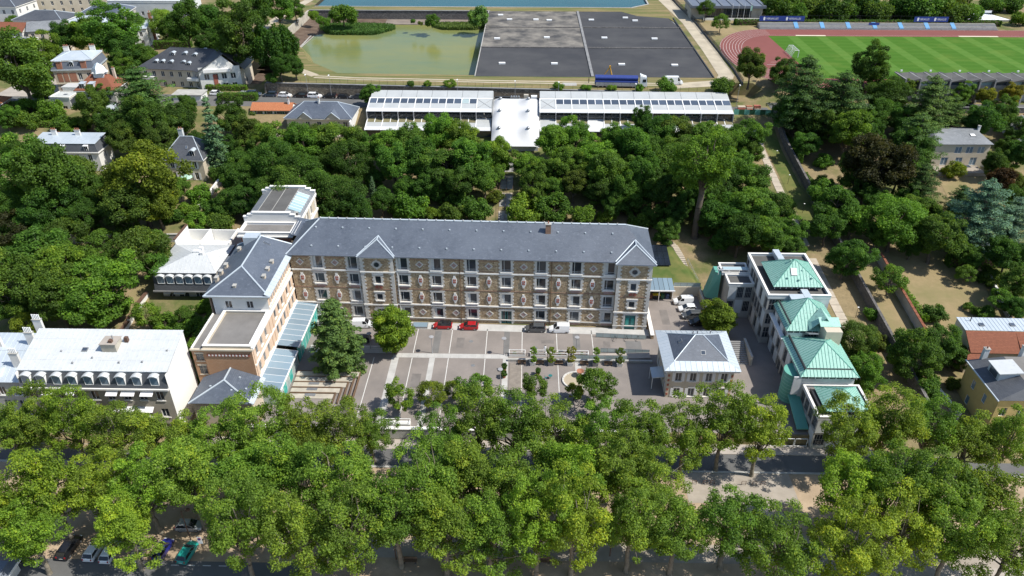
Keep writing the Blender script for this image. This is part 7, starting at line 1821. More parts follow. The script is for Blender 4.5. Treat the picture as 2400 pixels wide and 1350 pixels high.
# the town at the far left
def town(nm, lab, x, y, rz, Wd, D, hh, mat, roof, rm, rows=2, n=4, hroof=2.5, **k):
    rr = [1.0 + 3.0 * i for i in range(rows)]; o = box_house(nm, lab, (x, y, 15.4), R(rz), Wd, D, hh, mat, {'S': grid(Wd, n, rr, 1.1, 1.7), 'E': grid(D, max(2, int(D / 4)), rr, 1.1, 1.7)}, 'house', **k)
    if roof == 'hip': hip_roof(o, -.4, -.4, Wd + .4, D + .4, hh + .1, hroof, rm)
    elif roof == 'gable': gable_roof(o, -.4, -.4, Wd + .4, D + .4, hh + .1, hroof, rm, 'x', None, mat)
    else: flat_roof(o, -.1, -.1, Wd + .1, D + .1, hh, rm, .5, mat)
    return o
o = town('terrace_flats', 'white flats with planted roof terrace at the far left edge', -199, 258, -4, 25, 10, 9.5, 'white_render', 'flat', 'roof_gravel', 3, 7)
hd = part('roof_planting', MB().box(5, .5, 9.6, 23, 3.2, 10.6), 'bin_green', o)
town('red_roof_house', 'house with long red tiled roof in the far left town', -203, 279, -5, 17, 8, 9, 'white_render', 'gable', 'tile_red', 2, 5); town('white_gable_town_house', 'tall white gabled house in the far left town', -183, 276, 18, 12, 9, 9.5, 'cream_render', 'gable', 'slate_light', 3, 4)
town('dark_hip_house', 'house with dark hipped slate roof in the far left town', -199, 294, -4, 20, 12, 9.5, 'white_render', 'hip', 'slate_dark', 3, 6); town('zinc_town_house', 'house with grey zinc hipped roof beside the tall tree', -180, 294, 4, 16, 10, 7.5, 'cream_render', 'hip', 'zinc', 2, 5); town('slate_town_house', 'house with slate roof and round window at the top left', -180, 308, 6, 18, 10, 9, 'pale_concrete', 'hip', 'slate', 2, 5)
town('corner_slate_house', 'white house under dark slate roof in the top left corner', -236, 316, -3, 26, 14, 10, 'white_render', 'hip', 'slate_dark', 3, 7); town('cream_block', 'tall cream apartment block at the top left', -214, 330, 10, 34, 16, 15, 'cream_render', 'flat', 'zinc', 4, 9); town('low_white_house', 'low white house with pale roof at the left edge', -228, 292, -3, 20, 12, 6, 'white_render', 'hip', 'zinc_white', 2, 5)
town('school_block', 'long white school block with ribbon windows behind the trees', -178, 327, 0, 34, 14, 9.5, 'grey_white_render', 'flat', 'zinc_white', 2, 11)
o = town('chimney_house', 'white house with tall brick chimney and zinc roof', -156, 291, 8, 9, 14, 7, 'bright_white_render', 'gable', 'zinc', 2, 2, 1.8); chimney(o, 9.3, 7, -1, 11.5, .9, 1.2, 'red_brick', 2)
# ------------------------------------------------------------------ stadium
ZS = 19.55; ecx, ecy = 94.0, 271.0
def arc(rx, ry, n=28): return [(ecx - rx * math.sin(math.pi * i / n), ecy + ry * math.cos(math.pi * i / n)) for i in range(n + 1)]
flat('running_track', arc(24.5, 37.5) + [(260, ecy - 37.5), (260, ecy + 37.5)], ZS + .004, 'track_red', 'brick-red running track curving round the left end of the pitch')
flat('pitch', [(93.6, 243.5), (260, 243.5), (260, 297.8), (92.6, 297.8)], ZS + .012, 'pitch_turf', 'bright green mown football pitch')
LM = thing('track_marking', 'thin white lane lines on the running track', None, kind='structure')
for k in range(8):
    rx, ry = 16.6 + k * 1.1, 28.2 + k * 1.25; m = MB(); P = arc(rx, ry, 26)
    for i in range(26):
        a, b = P[i], P[i + 1]; dx, dy = a[0] - ecx, a[1] - ecy; f = lambda p: (ecx + (p[0] - ecx) * (1 + .09 / rx), ecy + (p[1] - ecy) * (1 + .09 / ry))
        c, d = f(b), f(a); m.quad((*a, ZS + .012), (*b, ZS + .012), (*c, ZS + .012), (*d, ZS + .012))
    m.quad((ecx, ecy + ry, ZS + .012), (260, ecy + ry, ZS + .012), (260, ecy + ry + .08, ZS + .012), (ecx, ecy + ry + .08, ZS + .012)) if k in (0, 7) else None
    part('lane_line', m, 'line_white', LM)
part('lane_line', MB().box(82, 259, ZS + .006, 93, 259.12, ZS + .014).box(84, 262, ZS + .006, 92, 262.1, ZS + .014), 'line_white', LM)
flat('sand_pit', rect(103.5, 298.2, 115, 299.5), ZS + .02, 'sand', 'pale sand pit at the left of the far straight'); flat('jump_pit', rect(166, 298.2, 181, 299.5), ZS + .02, 'sand', 'pale sand pit at the right of the far straight')
drape('stadium_ground', [[(69.5, 290), (92, 309), (92, 326), (69.5, 326)], [(69.5, 240), (72, 240), (69.6, 258), (69.5, 290)]], 'dry_lawn', .045, 'dry grass between the track and the sports building')
gl = thing('football_goal', 'white football goal with net on the left of the pitch', 'goal', (95.0, 271.5, ZS))
part('frame', MB().tube((0, -3.66, 0), (0, -3.66, 2.44), .09, .09, 6).tube((0, 3.66, 0), (0, 3.66, 2.44), .09, .09, 6).tube((0, -3.66, 2.44), (0, 3.66, 2.44), .09, .09, 6).tube((0, -3.66, 2.44), (-1.4, -3.66, 2.44), .05, .05, 5).tube((0, 3.66, 2.44), (-1.4, 3.66, 2.44), .05, .05, 5).tube((-1.4, -3.66, 2.44), (-2.4, -3.66, 0), .05, .05, 5).tube((-1.4, 3.66, 2.44), (-2.4, 3.66, 0), .05, .05, 5), 'white_metal', gl)
m = MB()
for k in range(19): y = -3.66 + k * 7.32 / 18; m.tube((-1.4, y, 2.44), (-2.4, y, 0), .022, .022, 3); m.tube((0, y, 2.44), (-1.4, y, 2.44), .018, .018, 3)
for k in range(6): t = k / 6; m.tube((-1.4 - t, -3.66, 2.44 * (1 - t)), (-1.4 - t, 3.66, 2.44 * (1 - t)), .022, .022, 3)
part('net', m, 'net', gl)['kind'] = 'stuff'
# far stand
FS = thing('far_stand', 'low grey terraced stand with blue stairways along the far straight', 'stand', (92, 308.8, 19.5))
for k in range(4): part('terrace_step', MB().box(0, k * .8, 0, 94, k * .8 + .8 + (0 if k == 3 else -.01), .45 + k * .4), 'grey_concrete', FS); part('bench', MB().box(.3, k * .8 + .3, .45 + k * .4 + .02, 93.7, k * .8 + .62, .45 + k * .4 + .3), 'pale_concrete' if k % 2 else 'tin_grey', FS)
for k in range(7): x = 14.0 + k * 10.35; part('blue_stairway', MB().hexa([(x, -.02, .3), (x + 1.6, -.02, .3), (x + 1.6, 3.2, .3), (x, 3.2, .3)], [(x, -.02, .62), (x + 1.6, -.02, .62), (x + 1.6, 3.2, 2.1), (x, 3.2, 2.1)]), 'seat_blue', FS)
railing(FS, (0, -.6, 0), (94, -.6, 0), 1.1, 2.3, 'tin_grey'); part('front_wall', MB().box(0, -.4, 0, 94, -.1, .3), 'tin_grey', FS)
for k in range(24): part('fence_post', MB().tube((k * 4.05, 4.0, 1.6), (k * 4.05, 4.0, 4.4), .05, .05, 4), 'dark_metal', FS)
part('fence_rail', MB().tube((0, 4, 4.4), (94, 4, 4.4), .03, .03, 4).tube((0, 4, 3.0), (94, 4, 3.0), .03, .03, 4), 'dark_metal', FS); part('rear_bank', MB().box(0, 3.2, 0, 94, 4.6, 1.7), 'garden_ground', FS)
def banner(x0, x1, lab, n):
    b = thing('stadium_banner', lab, 'banner', (x0, 312.6, 21.7)); L = x1 - x0; part('cloth', MB().box(0, 0, 0, L, .06, 2.0), 'banner_blue', b)
    for k in range(n):
        u = L * (k + .18) / n; e = part('emblem', MB().prism([(u, .5), (u + .35, .3), (u + .7, .5), (u + .75, 1.4), (u + .35, 1.75), (u - .05, 1.4)], 0, .02), 'banner_white', b)
        for v in e.data.vertices: v.co = (v.co.x, -.004 - v.co.z, v.co.y)
        tx = bpy.data.curves.new('lettering', 'FONT'); tx.body = 'VERSAILLES'; tx.size = 1.05; tx.extrude = .01; tmp = link(bpy.data.objects.new('lettering_curve', tx)); me = bpy.data.meshes.new_from_object(tmp.evaluated_get(bpy.context.evaluated_depsgraph_get())); bpy.data.objects.remove(tmp); me.materials.clear(); me.materials.append(MATS['banner_white']); to = link(bpy.data.objects.new('lettering', me), b); to.location = (u + 1.1, -.02, .65); to.rotation_euler = (math.pi / 2, 0, 0); to.scale = (.82 * (L / n) / 8.0, 1, 1)
banner(92.5, 110.5, 'long blue banner with white lettering left behind the far stand', 2); banner(154, 167.5, 'shorter blue banner with white lettering right behind the far stand', 2)
sb = thing('stand_banner', 'small dark blue banner hung on the seats of the far stand', 'banner', (135.5, 310.4, 20.9)); part('cloth', MB().box(0, 0, 0, 4.2, .05, .9), 'banner_blue', sb)
# near grandstand seen from behind
NG = thing('grandstand', 'concrete grandstand with folded dark roof seen from behind', 'grandstand', (117, 232.2, 15.5))
for k in range(13):
    x = k * 4.6
    part('rib', MB().hexa([(x, -.6, 0), (x + .45, -.6, 0), (x + .45, .8, 0), (x, .8, 0)], [(x, 0, 6.6), (x + .45, 0, 6.6), (x + .45, 1.2, 6.6), (x, 1.2, 6.6)]), 'grey_concrete', NG)
    part('roof_fold', MB().hexa([(x, 0, 6.6), (x + .45, 0, 6.6), (x + .45, 8.6, 7.0), (x, 8.6, 7.0)], [(x, 0, 7.4), (x + .45, 0, 7.4), (x + .45, 8.6, 7.2), (x, 8.6, 7.2)]), 'grey_concrete', NG)
    if k < 12:
        part('roof_panel', MB().hexa([(x + .46, 0, 6.5), (x + 4.59, 0, 6.9), (x + 4.59, 8.7, 6.9), (x + 2.2, 8.7, 6.7)], [(x + .46, 0, 6.65), (x + 4.59, 0, 7.6), (x + 4.59, 8.7, 7.05), (x + 2.2, 8.7, 6.85)]), 'roof_felt', NG); part('roof_panel', MB().hexa([(x + .46, 0, 6.5), (x + 2.2, 8.7, 6.7), (x + .5, 8.7, 7.2), (x + .46, 8.6, 7.2)], [(x + .46, .01, 6.66), (x + 2.2, 8.7, 6.86), (x + .5, 8.71, 7.35), (x + .46, 8.6, 7.36)]), 'black_liner', NG)
        part('wall_panel', MB().box(x + .46, 1.4, 0, x + 4.59, 1.8, 5.2), 'pale_concrete', NG); part('upper_opening', MB().box(x + .46, 1.5, 5.2, x + 4.59, 1.7, 6.6), 'skylight_glass' if k % 3 else 'roof_glass', NG)
    if k % 2 == 0: part('floodlight', MB().box(x + 1.8, 8.4, 7.3, x + 2.4, 8.7, 7.8), 'white_metal', NG)
part('terrace', MB().hexa([(0, 1.9, 0), (56, 1.9, 0), (56, 9.5, 0), (0, 9.5, 0)], [(0, 1.9, 5.4), (56, 1.9, 5.4), (56, 9.5, 4.2), (0, 9.5, 4.2)]), 'grey_concrete', NG)
# sports building
SP = thing('sports_building', 'flat-roofed sports building with dark glass front at the top', 'building', (67.5, 325.5, 19.5))
part('roof', MB().box(-.8, -1.6, 4.6, 30.5, 16, 5.6), 'zinc_dark', SP); part('wall', MB().box(0, 0, -1, 29.6, 14, 4.6), 'warm_concrete', SP); part('base_wall', MB().box(5, -2.5, -.5, 30, -2.1, .9), 'white_render', SP)
for k in range(9): part('glazing', MB().box(6.2 + k * 2.1, -.12, .6, 6.2 + k * 2.1 + 2.0, -.02, 4.4), 'window_glass', SP)
for k in range(8): part('roof_beam', MB().box(-.5 + k * 4.2, -1.4, 5.6, -.1 + k * 4.2, 15.8, 5.9), 'grey_metal', SP)
for k in range(4):
    f = thing('flagpole', '%s white flagpole from the left in front of the sports building' % ordn(k), 'flagpole', (83.2 + k * 2.4, 319.8, 19.5), 0, 'flagpoles by the sports building'); part('pole', MB().tube((0, 0, 0), (0, 0, 7.5), .06, .04, 6), 'white_metal', f)
    if k == 3: part('flag', MB().box(.05, -.02, 4.6, .7, .02, 6.6), 'copper_clean', f)
VC = thing('beach_volleyball_court', 'white sand volleyball court at the top right', 'court', (181, 324, 19.55)); part('sand', MB().prism([(0, 0), (20, 0), (13, 24), (9, 24)], 0, .06), 'banner_white', VC); part('kerb', MB().box(-.3, -.5, 0, 20.5, -.02, .6), 'pale_concrete', VC)
for x in (6, 14): part('net_post', MB().tube((x, 8, 0), (x, 8, 2.6), .06, .06, 6), 'grey_metal', VC)
part('net', MB().box(6, 7.98, 1.6, 14, 8.02, 2.5), 'net', VC)
# boundary fence of the stadium
SF = thing('stadium_fence', 'tall dark mesh fence between service road and running track', 'fence')
P = [(68.2, 236, 19.5), (69.0, 252, 19.5), (68.6, 285, 19.5), (68.4, 318, 19.5), (66.5, 350, 19.5), (66, 372, 19.5)]
for a, b in zip(P[:-1], P[1:]):
    n = max(1, round(math.dist(a, b) / 3)); A, B = Vector(a), Vector(b)
    for i in range(n):
        p, q = A.lerp(B, i / n), A.lerp(B, (i + 1) / n); m = MB(); up = Vector((0, 0, 1))
        for k in range(8): c = p.lerp(q, k / 8); m.tube(c, c + up * 1.9, .035, .035, 3, False)
        for hh in (.1, .7, 1.3, 1.9): m.tube(p + up * hh, q + up * hh, .035, .035, 3, False)
        part('fence_panel', m, 'dark_metal', SF); part('base_wall', MB().hexa([tuple(p + Vector((-.1, 0, -.2))), tuple(p + Vector((.1, 0, -.2))), tuple(q + Vector((.1, 0, -.2))), tuple(q + Vector((-.1, 0, -.2)))], [tuple(p + Vector((-.1, 0, .7))), tuple(p + Vector((.1, 0, .7))), tuple(q + Vector((.1, 0, .7))), tuple(q + Vector((-.1, 0, .7)))]), 'dark_masonry', SF)
BF = thing('bank_fence', 'rusty post-and-wire fence on top of the millstone wall', 'fence')
n = 56
for k in range(n + 1): x = -83 + 143 * k / n; part('fence_post', MB().tube((x, 231.7 - .055 * x, 19.5), (x, 231.7 - .055 * x, 20.9), .045, .045, 4), 'rust_metal', BF)
part('fence_wire', MB().tube((-83, 231.7 + .055 * 83, 20.85), (60, 231.7 - 3.3, 20.85), .02, .02, 3).tube((-83, 231.7 + .055 * 83, 20.2), (60, 231.7 - 3.3, 20.2), .02, .02, 3), 'rust_metal', BF)
# ------------------------------------------------------------------ vehicles
def wheel_mesh():
    t = MB(); t.tube((0, -.1, 0), (0, .1, 0), .32, .32, 12); r = MB(); r.tube((0, -.112, 0), (0, .112, 0), .2, .2, 10); return t.mesh('wheel', 'tyre'), r.mesh('rim', 'rim')
WHEEL = wheel_mesh(); CARM = {}
def loft(sec):
    """closed skin over cross sections (x, half width low, z low, half width mid, z mid, half width top, z top)"""
    m = MB(); k = 6
    for (x, w0, z0, w1, z1, w2, z2) in sec:
        m.v += [(x, -w0, z0), (x, -w1, z1), (x, -w2, z2), (x, w2, z2), (x, w1, z1), (x, w0, z0)]
    for i in range(len(sec) - 1):
        for a in range(k): b = (a + 1) % k; m.f.append((i * k + b, i * k + a, (i + 1) * k + a, (i + 1) * k + b))
    m.f.append(tuple(range(k))); m.f.append(tuple((len(sec) - 1) * k + a for a in range(k - 1, -1, -1))); return m
def car_parts(kind, paint):
    if (kind, paint) in CARM: return CARM[kind, paint]
    if kind == 'van':
        L, w, h, hood, ws, rr = 4.4, .9, 1.85, 1.0, .75, .05
    elif kind == 'suv': L, w, h, hood, ws, rr = 4.5, .92, 1.64, 1.05, .85, .35
    elif kind == 'big': L, w, h, hood, ws, rr = 5.9, 1.02, 2.55, .8, .7, .05
    else: L, w, h, hood, ws, rr = 4.1, .88, 1.46, 1.0, .9, .5
    belt = .92 if kind in ('hatch',) else (1.0 if kind == 'suv' else (1.08 if kind == 'van' else 1.3)); a = L / 2
    body = loft([(-a, w * .8, .38, w * .9, .55, w * .85, belt * .86), (-a + .12, w * .92, .25, w, .5, w * .92, belt), (-a + .9, w, .22, w, .55, w * .94, belt), (a - hood - .3, w, .22, w, .55, w * .93, belt), (a - .55, w * .97, .24, w * .97, .55, w * .85, belt * .86), (a - .1, w * .85, .3, w * .88, .5, w * .75, belt * .72), (a, w * .7, .36, w * .74, .5, w * .66, belt * .6)])
    x0, x1 = -a + .1, a - hood; t0, t1 = x0 + rr, x1 - ws
    gl = MB().hexa([(x0 + .04, -w * .91, belt - .02), (x1, -w * .91, belt - .02), (x1, w * .91, belt - .02), (x0 + .04, w * .91, belt - .02)], [(t0, -w * .76, h - .06), (t1, -w * .76, h - .06), (t1, w * .76, h - .06), (t0, w * .76, h - .06)])
    rf = MB().hexa([(t0 - .06, -w * .78, h - .07), (t1 + .06, -w * .78, h - .07), (t1 + .06, w * .78, h - .07), (t0 - .06, w * .78, h - .07)], [(t0 + .08, -w * .68, h), (t1 - .08, -w * .68, h), (t1 - .08, w * .68, h), (t0 + .08, w * .68, h)])
    px = [x0 + .05, (t0 + t1) / 2 + .1] if kind not in ('van', 'big') else [x0 + .05]
    for s in (-1, 1):
        for (xb, xt) in ((x0 + .02, t0 - .04), (.1, (t0 + t1) / 2), (x1 - .02, t1 + .02)):
            rf.hexa([(xb - .05, s * w * .925, belt - .03), (xb + .06, s * w * .925, belt - .03), (xb + .06, s * w * .9, belt - .03), (xb - .05, s * w * .9, belt - .03)], [(xt - .05, s * w * .775, h - .05), (xt + .06, s * w * .775, h - .05), (xt + .06, s * w * .75, h - .05), (xt - .05, s * w * .75, h - .05)])
        if kind in ('van', 'big'): xe = x1 - .95 if kind == 'big' else .0; rf.hexa([(x0, s * w * .93, belt - .03), (xe, s * w * .93, belt - .03), (xe, s * w * .9, belt - .03), (x0, s * w * .9, belt - .03)], [(t0 - .04, s * w * .79, h - .05), (xe, s * w * .79, h - .05), (xe, s * w * .76, h - .05), (t0 - .04, s * w * .76, h - .05)])
    if kind in ('van', 'big'): rf.hexa([(x0, -w * .9, belt - .03), (x0 + .08, -w * .9, belt - .03), (x0 + .08, w * .9, belt - .03), (x0, w * .9, belt - .03)], [(t0 - .08, -w * .76, h - .05), (t0, -w * .76, h - .05), (t0, w * .76, h - .05), (t0 - .08, w * .76, h - .05)])
    hl = MB(); tl = MB(); mr = MB()
    for s in (-1, 1):
        hl.cbox((a - .18, s * w * .66, belt * .68), (.22, .34, .16)); tl.cbox((-a + .05, s * w * .74, belt * .82), (.16, .2, .26)); mr.cbox((x1 - .25, s * (w + .08), belt + .06), (.14, .16, .14))
    P = paint; CARM[kind, paint] = (L, w, [('body', body.mesh('body', P, False)), ('windows', gl.mesh('windows', 'car_glass')), ('roof', rf.mesh('roof', P)), ('headlight', hl.mesh('headlight', 'head_light')), ('tail_light', tl.mesh('tail_light', 'tail_light')), ('mirror', mr.mesh('mirror', P)), ('number_plate', MB().cbox((a + .0, 0, .45), (.02, .5, .1)).cbox((-a, 0, .6), (.04, .5, .1)).mesh('number_plate', 'plate'))])
    return CARM[kind, paint]
def car(name, label, x, y, z, rz, kind, paint, group=None, roof=None):
    L, w, ps = car_parts(kind, 'paint_' + paint); r = thing(name, label, 'van' if kind in ('van', 'big') else 'car', (x, y, z), rz, group)
    for n, me in ps:
        o = link(bpy.data.objects.new(n, me), r)
        if roof and n == 'roof': o.material_slots[0].link = 'OBJECT'; o.material_slots[0].material = MATS['paint_' + roof]
    k = 1.15 if kind == 'big' else 1.0
    for sx in (-.31, .30):
        for sy in (-1, 1):
            t = link(bpy.data.objects.new('wheel', WHEEL[0]), r); t.location = (sx * L, sy * (w - .11), .32 * k); t.scale = (k, 1, k); link(bpy.data.objects.new('rim', WHEEL[1]), t)
    return r
PI = math.pi
fy = lambda x: 132.3 + (x + 48.8) * math.tan(R(-1.5)) - 2.05
car('parked_van', 'white van parked between cedar and plane tree', -34.6, fy(-34.6) - .4, .03, 0.05, 'van', 'white')
car('parked_car', 'red hatchback with black roof parked by the stone building', -17.6, fy(-17.6), .03, PI, 'hatch', 'red', 'cars along the stone building', 'black')
car('parked_car', 'plain red hatchback parked by the stone building', -12.0, fy(-12) - .1, .03, PI, 'hatch', 'red', 'cars along the stone building')
car('parked_car', 'grey estate car parked by the stone building', 2.1, fy(2.1) - .2, .03, PI, 'suv', 'grey', 'cars along the stone building')
car('parked_van', 'white high-roofed van parked beside the grey car', 7.2, fy(7.2) - .2, .03, PI, 'van', 'white', 'cars along the stone building')
car('parked_car', 'dark car in the shade under the plane tree', -34.0, 124.2, .03, PI, 'hatch', 'dark')
for i, (x, y, k, p, l) in enumerate(((35.2, 139.8, 'van', 'white', 'white van parked first below the garden bank'), (35.7, 137.0, 'hatch', 'white', 'white hatchback beside the white van below the bank'), (36.2, 134.3, 'suv', 'grey', 'dark grey car third in the side car park'), (37.3, 131.7, 'suv', 'black', 'black car fourth in the side car park'), (37.4, 127.2, 'hatch', 'white', 'pale car nearest the pavilion roof in the side car park'))):
    car('parked_van' if k == 'van' else 'parked_car', l, x, y, .03, PI + .06, k, p, 'cars in the side car park')
for i, (px, k, p, l) in enumerate(((-100.5, 'hatch', 'white', 'white car leftmost on the back street'), (-92.2, 'hatch', 'silver', 'silver hatchback near the left end of the back street'), (-87.9, 'van', 'navy', 'dark blue van on the back street'), (-82.8, 'suv', 'navy', 'slate blue car beside the dark blue van'), (-77.9, 'hatch', 'white', 'white car fifth on the back street'), (-73.0, 'suv', 'black', 'black car between two white cars on the back street'), (-68.2, 'suv', 'white', 'white car below the street lamp on the back street'), (-63.4, 'suv', 'black', 'black car right of the white one on the back street'), (-58.6, 'hatch', 'black', 'second last black hatchback on the back street'), (-54.2, 'suv', 'dark', 'last dark car by the tree on the back street'))):
    car('parked_van' if k == 'van' else 'parked_car', l, px, 229.3 - .055 * (px) , 15.54, -.055 + (PI if i % 2 else 0), k, p, 'cars parked on the back street')
for (x, y, rz, k, p, l) in ((-75.6, 72.6, 1.45, 'suv', 'black', 'black car at the left end of the boulevard car park'), (-68.9, 73.0, 1.5, 'suv', 'black', 'black car in the shade beside the white cars'), (-64.9, 72.6, 1.52, 'hatch', 'white', 'left of two white cars under the plane trees'), (-62.3, 72.3, 1.55, 'hatch', 'white', 'right of two white cars under the plane trees'), (-58.0, 72.5, 1.68, 'hatch', 'grey', 'grey hatchback with glass roof under the plane trees'), (-54.6, 72.9, 1.42, 'hatch', 'blue', 'deep blue car under the plane trees'), (-50.6, 72.5, 1.42, 'hatch', 'teal', 'turquoise car under the plane trees'), (-52.2, 77.4, .02, 'hatch', 'silver', 'silver car parked crosswise behind the turquoise car')):
    car('parked_car', l, x, y, -1.96, rz, k, p, 'cars under the plane trees')
car('delivery_van', 'tall white delivery van on the reservoir bank', 46.2, 236.3, 19.57, 0, 'big', 'white')
car('parked_car', 'dark car parked below the concrete grandstand', 137, 227.4, 15.55, 0, 'hatch', 'black'); car('parked_van', 'white van under the trees below the grandstand', 112, 227.0, 15.55, 0, 'van', 'white')
# lorry with blue pipes
T = thing('lorry', 'white articulated lorry loaded with long blue pipes on the bank', 'lorry', (21.0, 233.6, 19.55), R(-2.5))
part('trailer_bed', MB().box(0, -1.25, .95, 13.6, 1.25, 1.2), 'grey_metal', T)
for k in range(5): part('side_board', MB().box(.3 + k * 2.7, -1.32, .6, .3 + k * 2.7 + 2.62, -1.26, 1.7), 'tin_grey', T)
for y in (-.62, .62):
    for z in (1.82, 2.95):
        p = part('blue_pipe', MB().tube((.1, y, z), (13.4, y, z), .58, .58, 14), 'blue_paint', T, False)
        for x in (1.2, 3.8, 6.4, 9.0, 11.6): part('pipe_band', MB().tube((x, y, z), (x + .12, y, z), .6, .6, 14), 'blue_paint', p)
part('cab', MB().hexa([(14.0, -1.2, .6), (16.4, -1.2, .6), (16.4, 1.2, .6), (14.0, 1.2, .6)], [(14.0, -1.15, 3.6), (16.0, -1.15, 3.5), (16.0, 1.15, 3.5), (14.0, 1.15, 3.6)]), 'paint_white', T); part('air_deflector', MB().hexa([(14.0, -1.1, 3.62), (15.6, -1.1, 3.54), (15.6, 1.1, 3.54), (14.0, 1.1, 3.62)], [(14.0, -1.0, 4.2), (14.9, -1.0, 3.8), (14.9, 1.0, 3.8), (14.0, 1.0, 4.2)]), 'paint_white', T)
part('windscreen', MB().hexa([(16.33, -1.05, 2.0), (16.4, -1.05, 2.0), (16.4, 1.05, 2.0), (16.33, 1.05, 2.0)], [(16.1, -1.0, 3.1), (16.2, -1.0, 3.1), (16.2, 1.0, 3.1), (16.1, 1.0, 3.1)]), 'car_glass', T); part('side_window', MB().box(14.9, -1.23, 2.0, 15.9, -1.19, 2.9), 'car_glass', T)
for x in (1.2, 2.5, 3.8, 11.9, 14.9):
    for s in (-1, 1): wl = part('wheel', MB().tube((x, s * 1.2, .5), (x, s * .9, .5), .5, .5, 14), 'tyre', T); part('rim', MB().tube((x, s * 1.215, .5), (x, s * 1.19, .5), .28, .28, 10), 'rim', wl)
CR = thing('loader_crane', 'yellow folding crane arm lifting behind the blue pipes', 'crane', (26.6, 235.6, 19.55))
part('base', MB().box(-.8, -.7, 0, .8, .7, 1.6), 'paint_white', CR); part('lower_arm', MB().tube((.2, 0, 1.4), (-.9, 0, 5.6), .22, .18, 6), 'crane_yellow', CR); part('upper_arm', MB().tube((-.9, 0, 5.6), (-2.6, 0, 3.0), .17, .12, 6), 'crane_yellow', CR); part('hydraulic_ram', MB().tube((.3, .1, 2.4), (-.5, .1, 4.6), .08, .08, 6), 'rim', CR); part('grapple', MB().box(-2.9, -.25, 1.9, -2.4, .25, 3.0), 'dark_metal', CR); part('elbow', MB().box(-1.15, -.22, 5.4, -.65, .22, 6.0), 'crane_yellow', CR)
part('control_seat', MB().box(-2.6, -.6, 0, -1.8, .4, 1.2), 'red_paint', CR)
# ------------------------------------------------------------------ courtyard furniture
for i, (x, y) in enumerate(((-31.5, 121.3), (-18.8, 120.4), (-4.2, 120.2), (10.4, 120.9), (-4.6, 110.4))):
    t = thing('courtyard_lamp', ('%s disc-topped lamp post from the left along the courtyard strip' % ordn(i)) if i < 4 else 'disc-topped lamp post nearest the boulevard trees', 'lamp post', (x, y, .03), 0, 'courtyard lamp posts')
    part('post', MB().tube((0, 0, 0), (0, 0, 4.1), .075, .06, 8), 'tin_grey', t); part('lamp_disc', MB().lathe([(.1, -.12), (.5, 0), (.48, .06), (0, .1)], 16, (0, 0, 4.1)), 'tin_grey', t); part('foot', MB().lathe([(.16, 0), (.14, .1), (.08, .14)], 8), 'grey_metal', t)
for i in range(4):
    x = -3.2 + i * 4.25; t = thing('white_planter', '%s white-railed planter from the left in the courtyard row' % ordn(i), 'planter', (x, 119.6, .02), 0, 'white planters in the courtyard')
    part('trough', MB().box(0, 0, 0, 3.3, 1.1, .5), 'white_render', t); part('soil', MB().box(.12, .12, .45, 3.18, .98, .53), 'soil', t)
    part('rail', MB().box(0, 0, .9, 3.3, .08, 1.0).box(0, 1.02, .9, 3.3, 1.1, 1.0).box(0, .08, .9, .08, 1.02, 1.0).box(3.22, .08, .9, 3.3, 1.02, 1.0).box(0, 0, .5, .08, .08, .9).box(3.22, 0, .5, 3.3, .08, .9).box(0, 1.02, .5, .08, 1.1, .9).box(3.22, 1.02, .5, 3.3, 1.1, .9), 'white_metal', t)
    c = part('plants', PROTO['shrub'][i]['crown'], None, t); c.location = (1.1 + .3 * i, .5, .2); c.scale = (.22, .16, .22)
t = thing('terrace_planter', 'white-railed planter at the front edge of the courtyard', 'planter', (-25, 98.9, .02)); part('trough', MB().box(0, 0, 0, 4.6, 1.0, .5), 'white_render', t); part('rail', MB().box(0, 0, .9, 4.6, .08, 1.0).box(0, .92, .9, 4.6, 1.0, 1.0).box(0, .08, .9, .08, .92, 1.0).box(4.52, .08, .9, 4.6, .92, 1.0), 'white_metal', t)
rw = thing('courtyard_step_wall', 'low wall below the row of white planters', 'wall'); part('wall', MB().box(-3.4, 118.0, 0, 25.4, 118.5, .55), 'pale_concrete', rw)
for i, x in enumerate((1.6, 5.2, 9.0, 14.0, 18.8)):
    t = thing('potted_tree', '%s potted tree from the left below the white planters' % ordn(i), 'tree', (x, 117.2, .03), 0, 'potted trees below the planters'); part('pot', MB().hexa([(-.5, -.5, 0), (.5, -.5, 0), (.5, .5, 0), (-.5, .5, 0)], [(-.6, -.6, .9), (.6, -.6, .9), (.6, .6, .9), (-.6, .6, .9)]), 'grey_metal' if i % 2 else 'white_render', t); part('soil', MB().box(-.5, -.5, .82, .5, .5, .93), 'soil', t)
    part('trunk', MB().tube((0, 0, .9), (.1, 0, 3.2), .05, .03, 6), 'bark', t)
    for k, (zz, sc) in enumerate(((3.1, .33), (1.0, .3))):
        c = part('crown' if k == 0 else 'underplanting', PROTO['small'][i % 3]['crown'], None, t); c.location = (.1 * k, 0, zz - 3.9 * sc + .5); c.scale = (sc, sc, sc); tt = TINT[('bright', 'yellow', 'bronze', 'bright', 'olive')[i]]; c.color = (*tt, 1)
    b = thing('courtyard_bench', '%s dark bench from the left under the planters' % ordn(i), 'bench', (x - 2.2, 117.2, .03), 0, 'benches below the planters'); part('seat', MB().box(-.8, -.25, .4, .8, .25, .46), 'timber_brown', b); part('backrest', MB().box(-.8, .22, .5, .8, .28, .9), 'timber_brown', b)
    for s in (-.7, .7): part('leg', MB().box(s - .04, -.22, 0, s + .04, .22, .4), 'dark_metal', b)
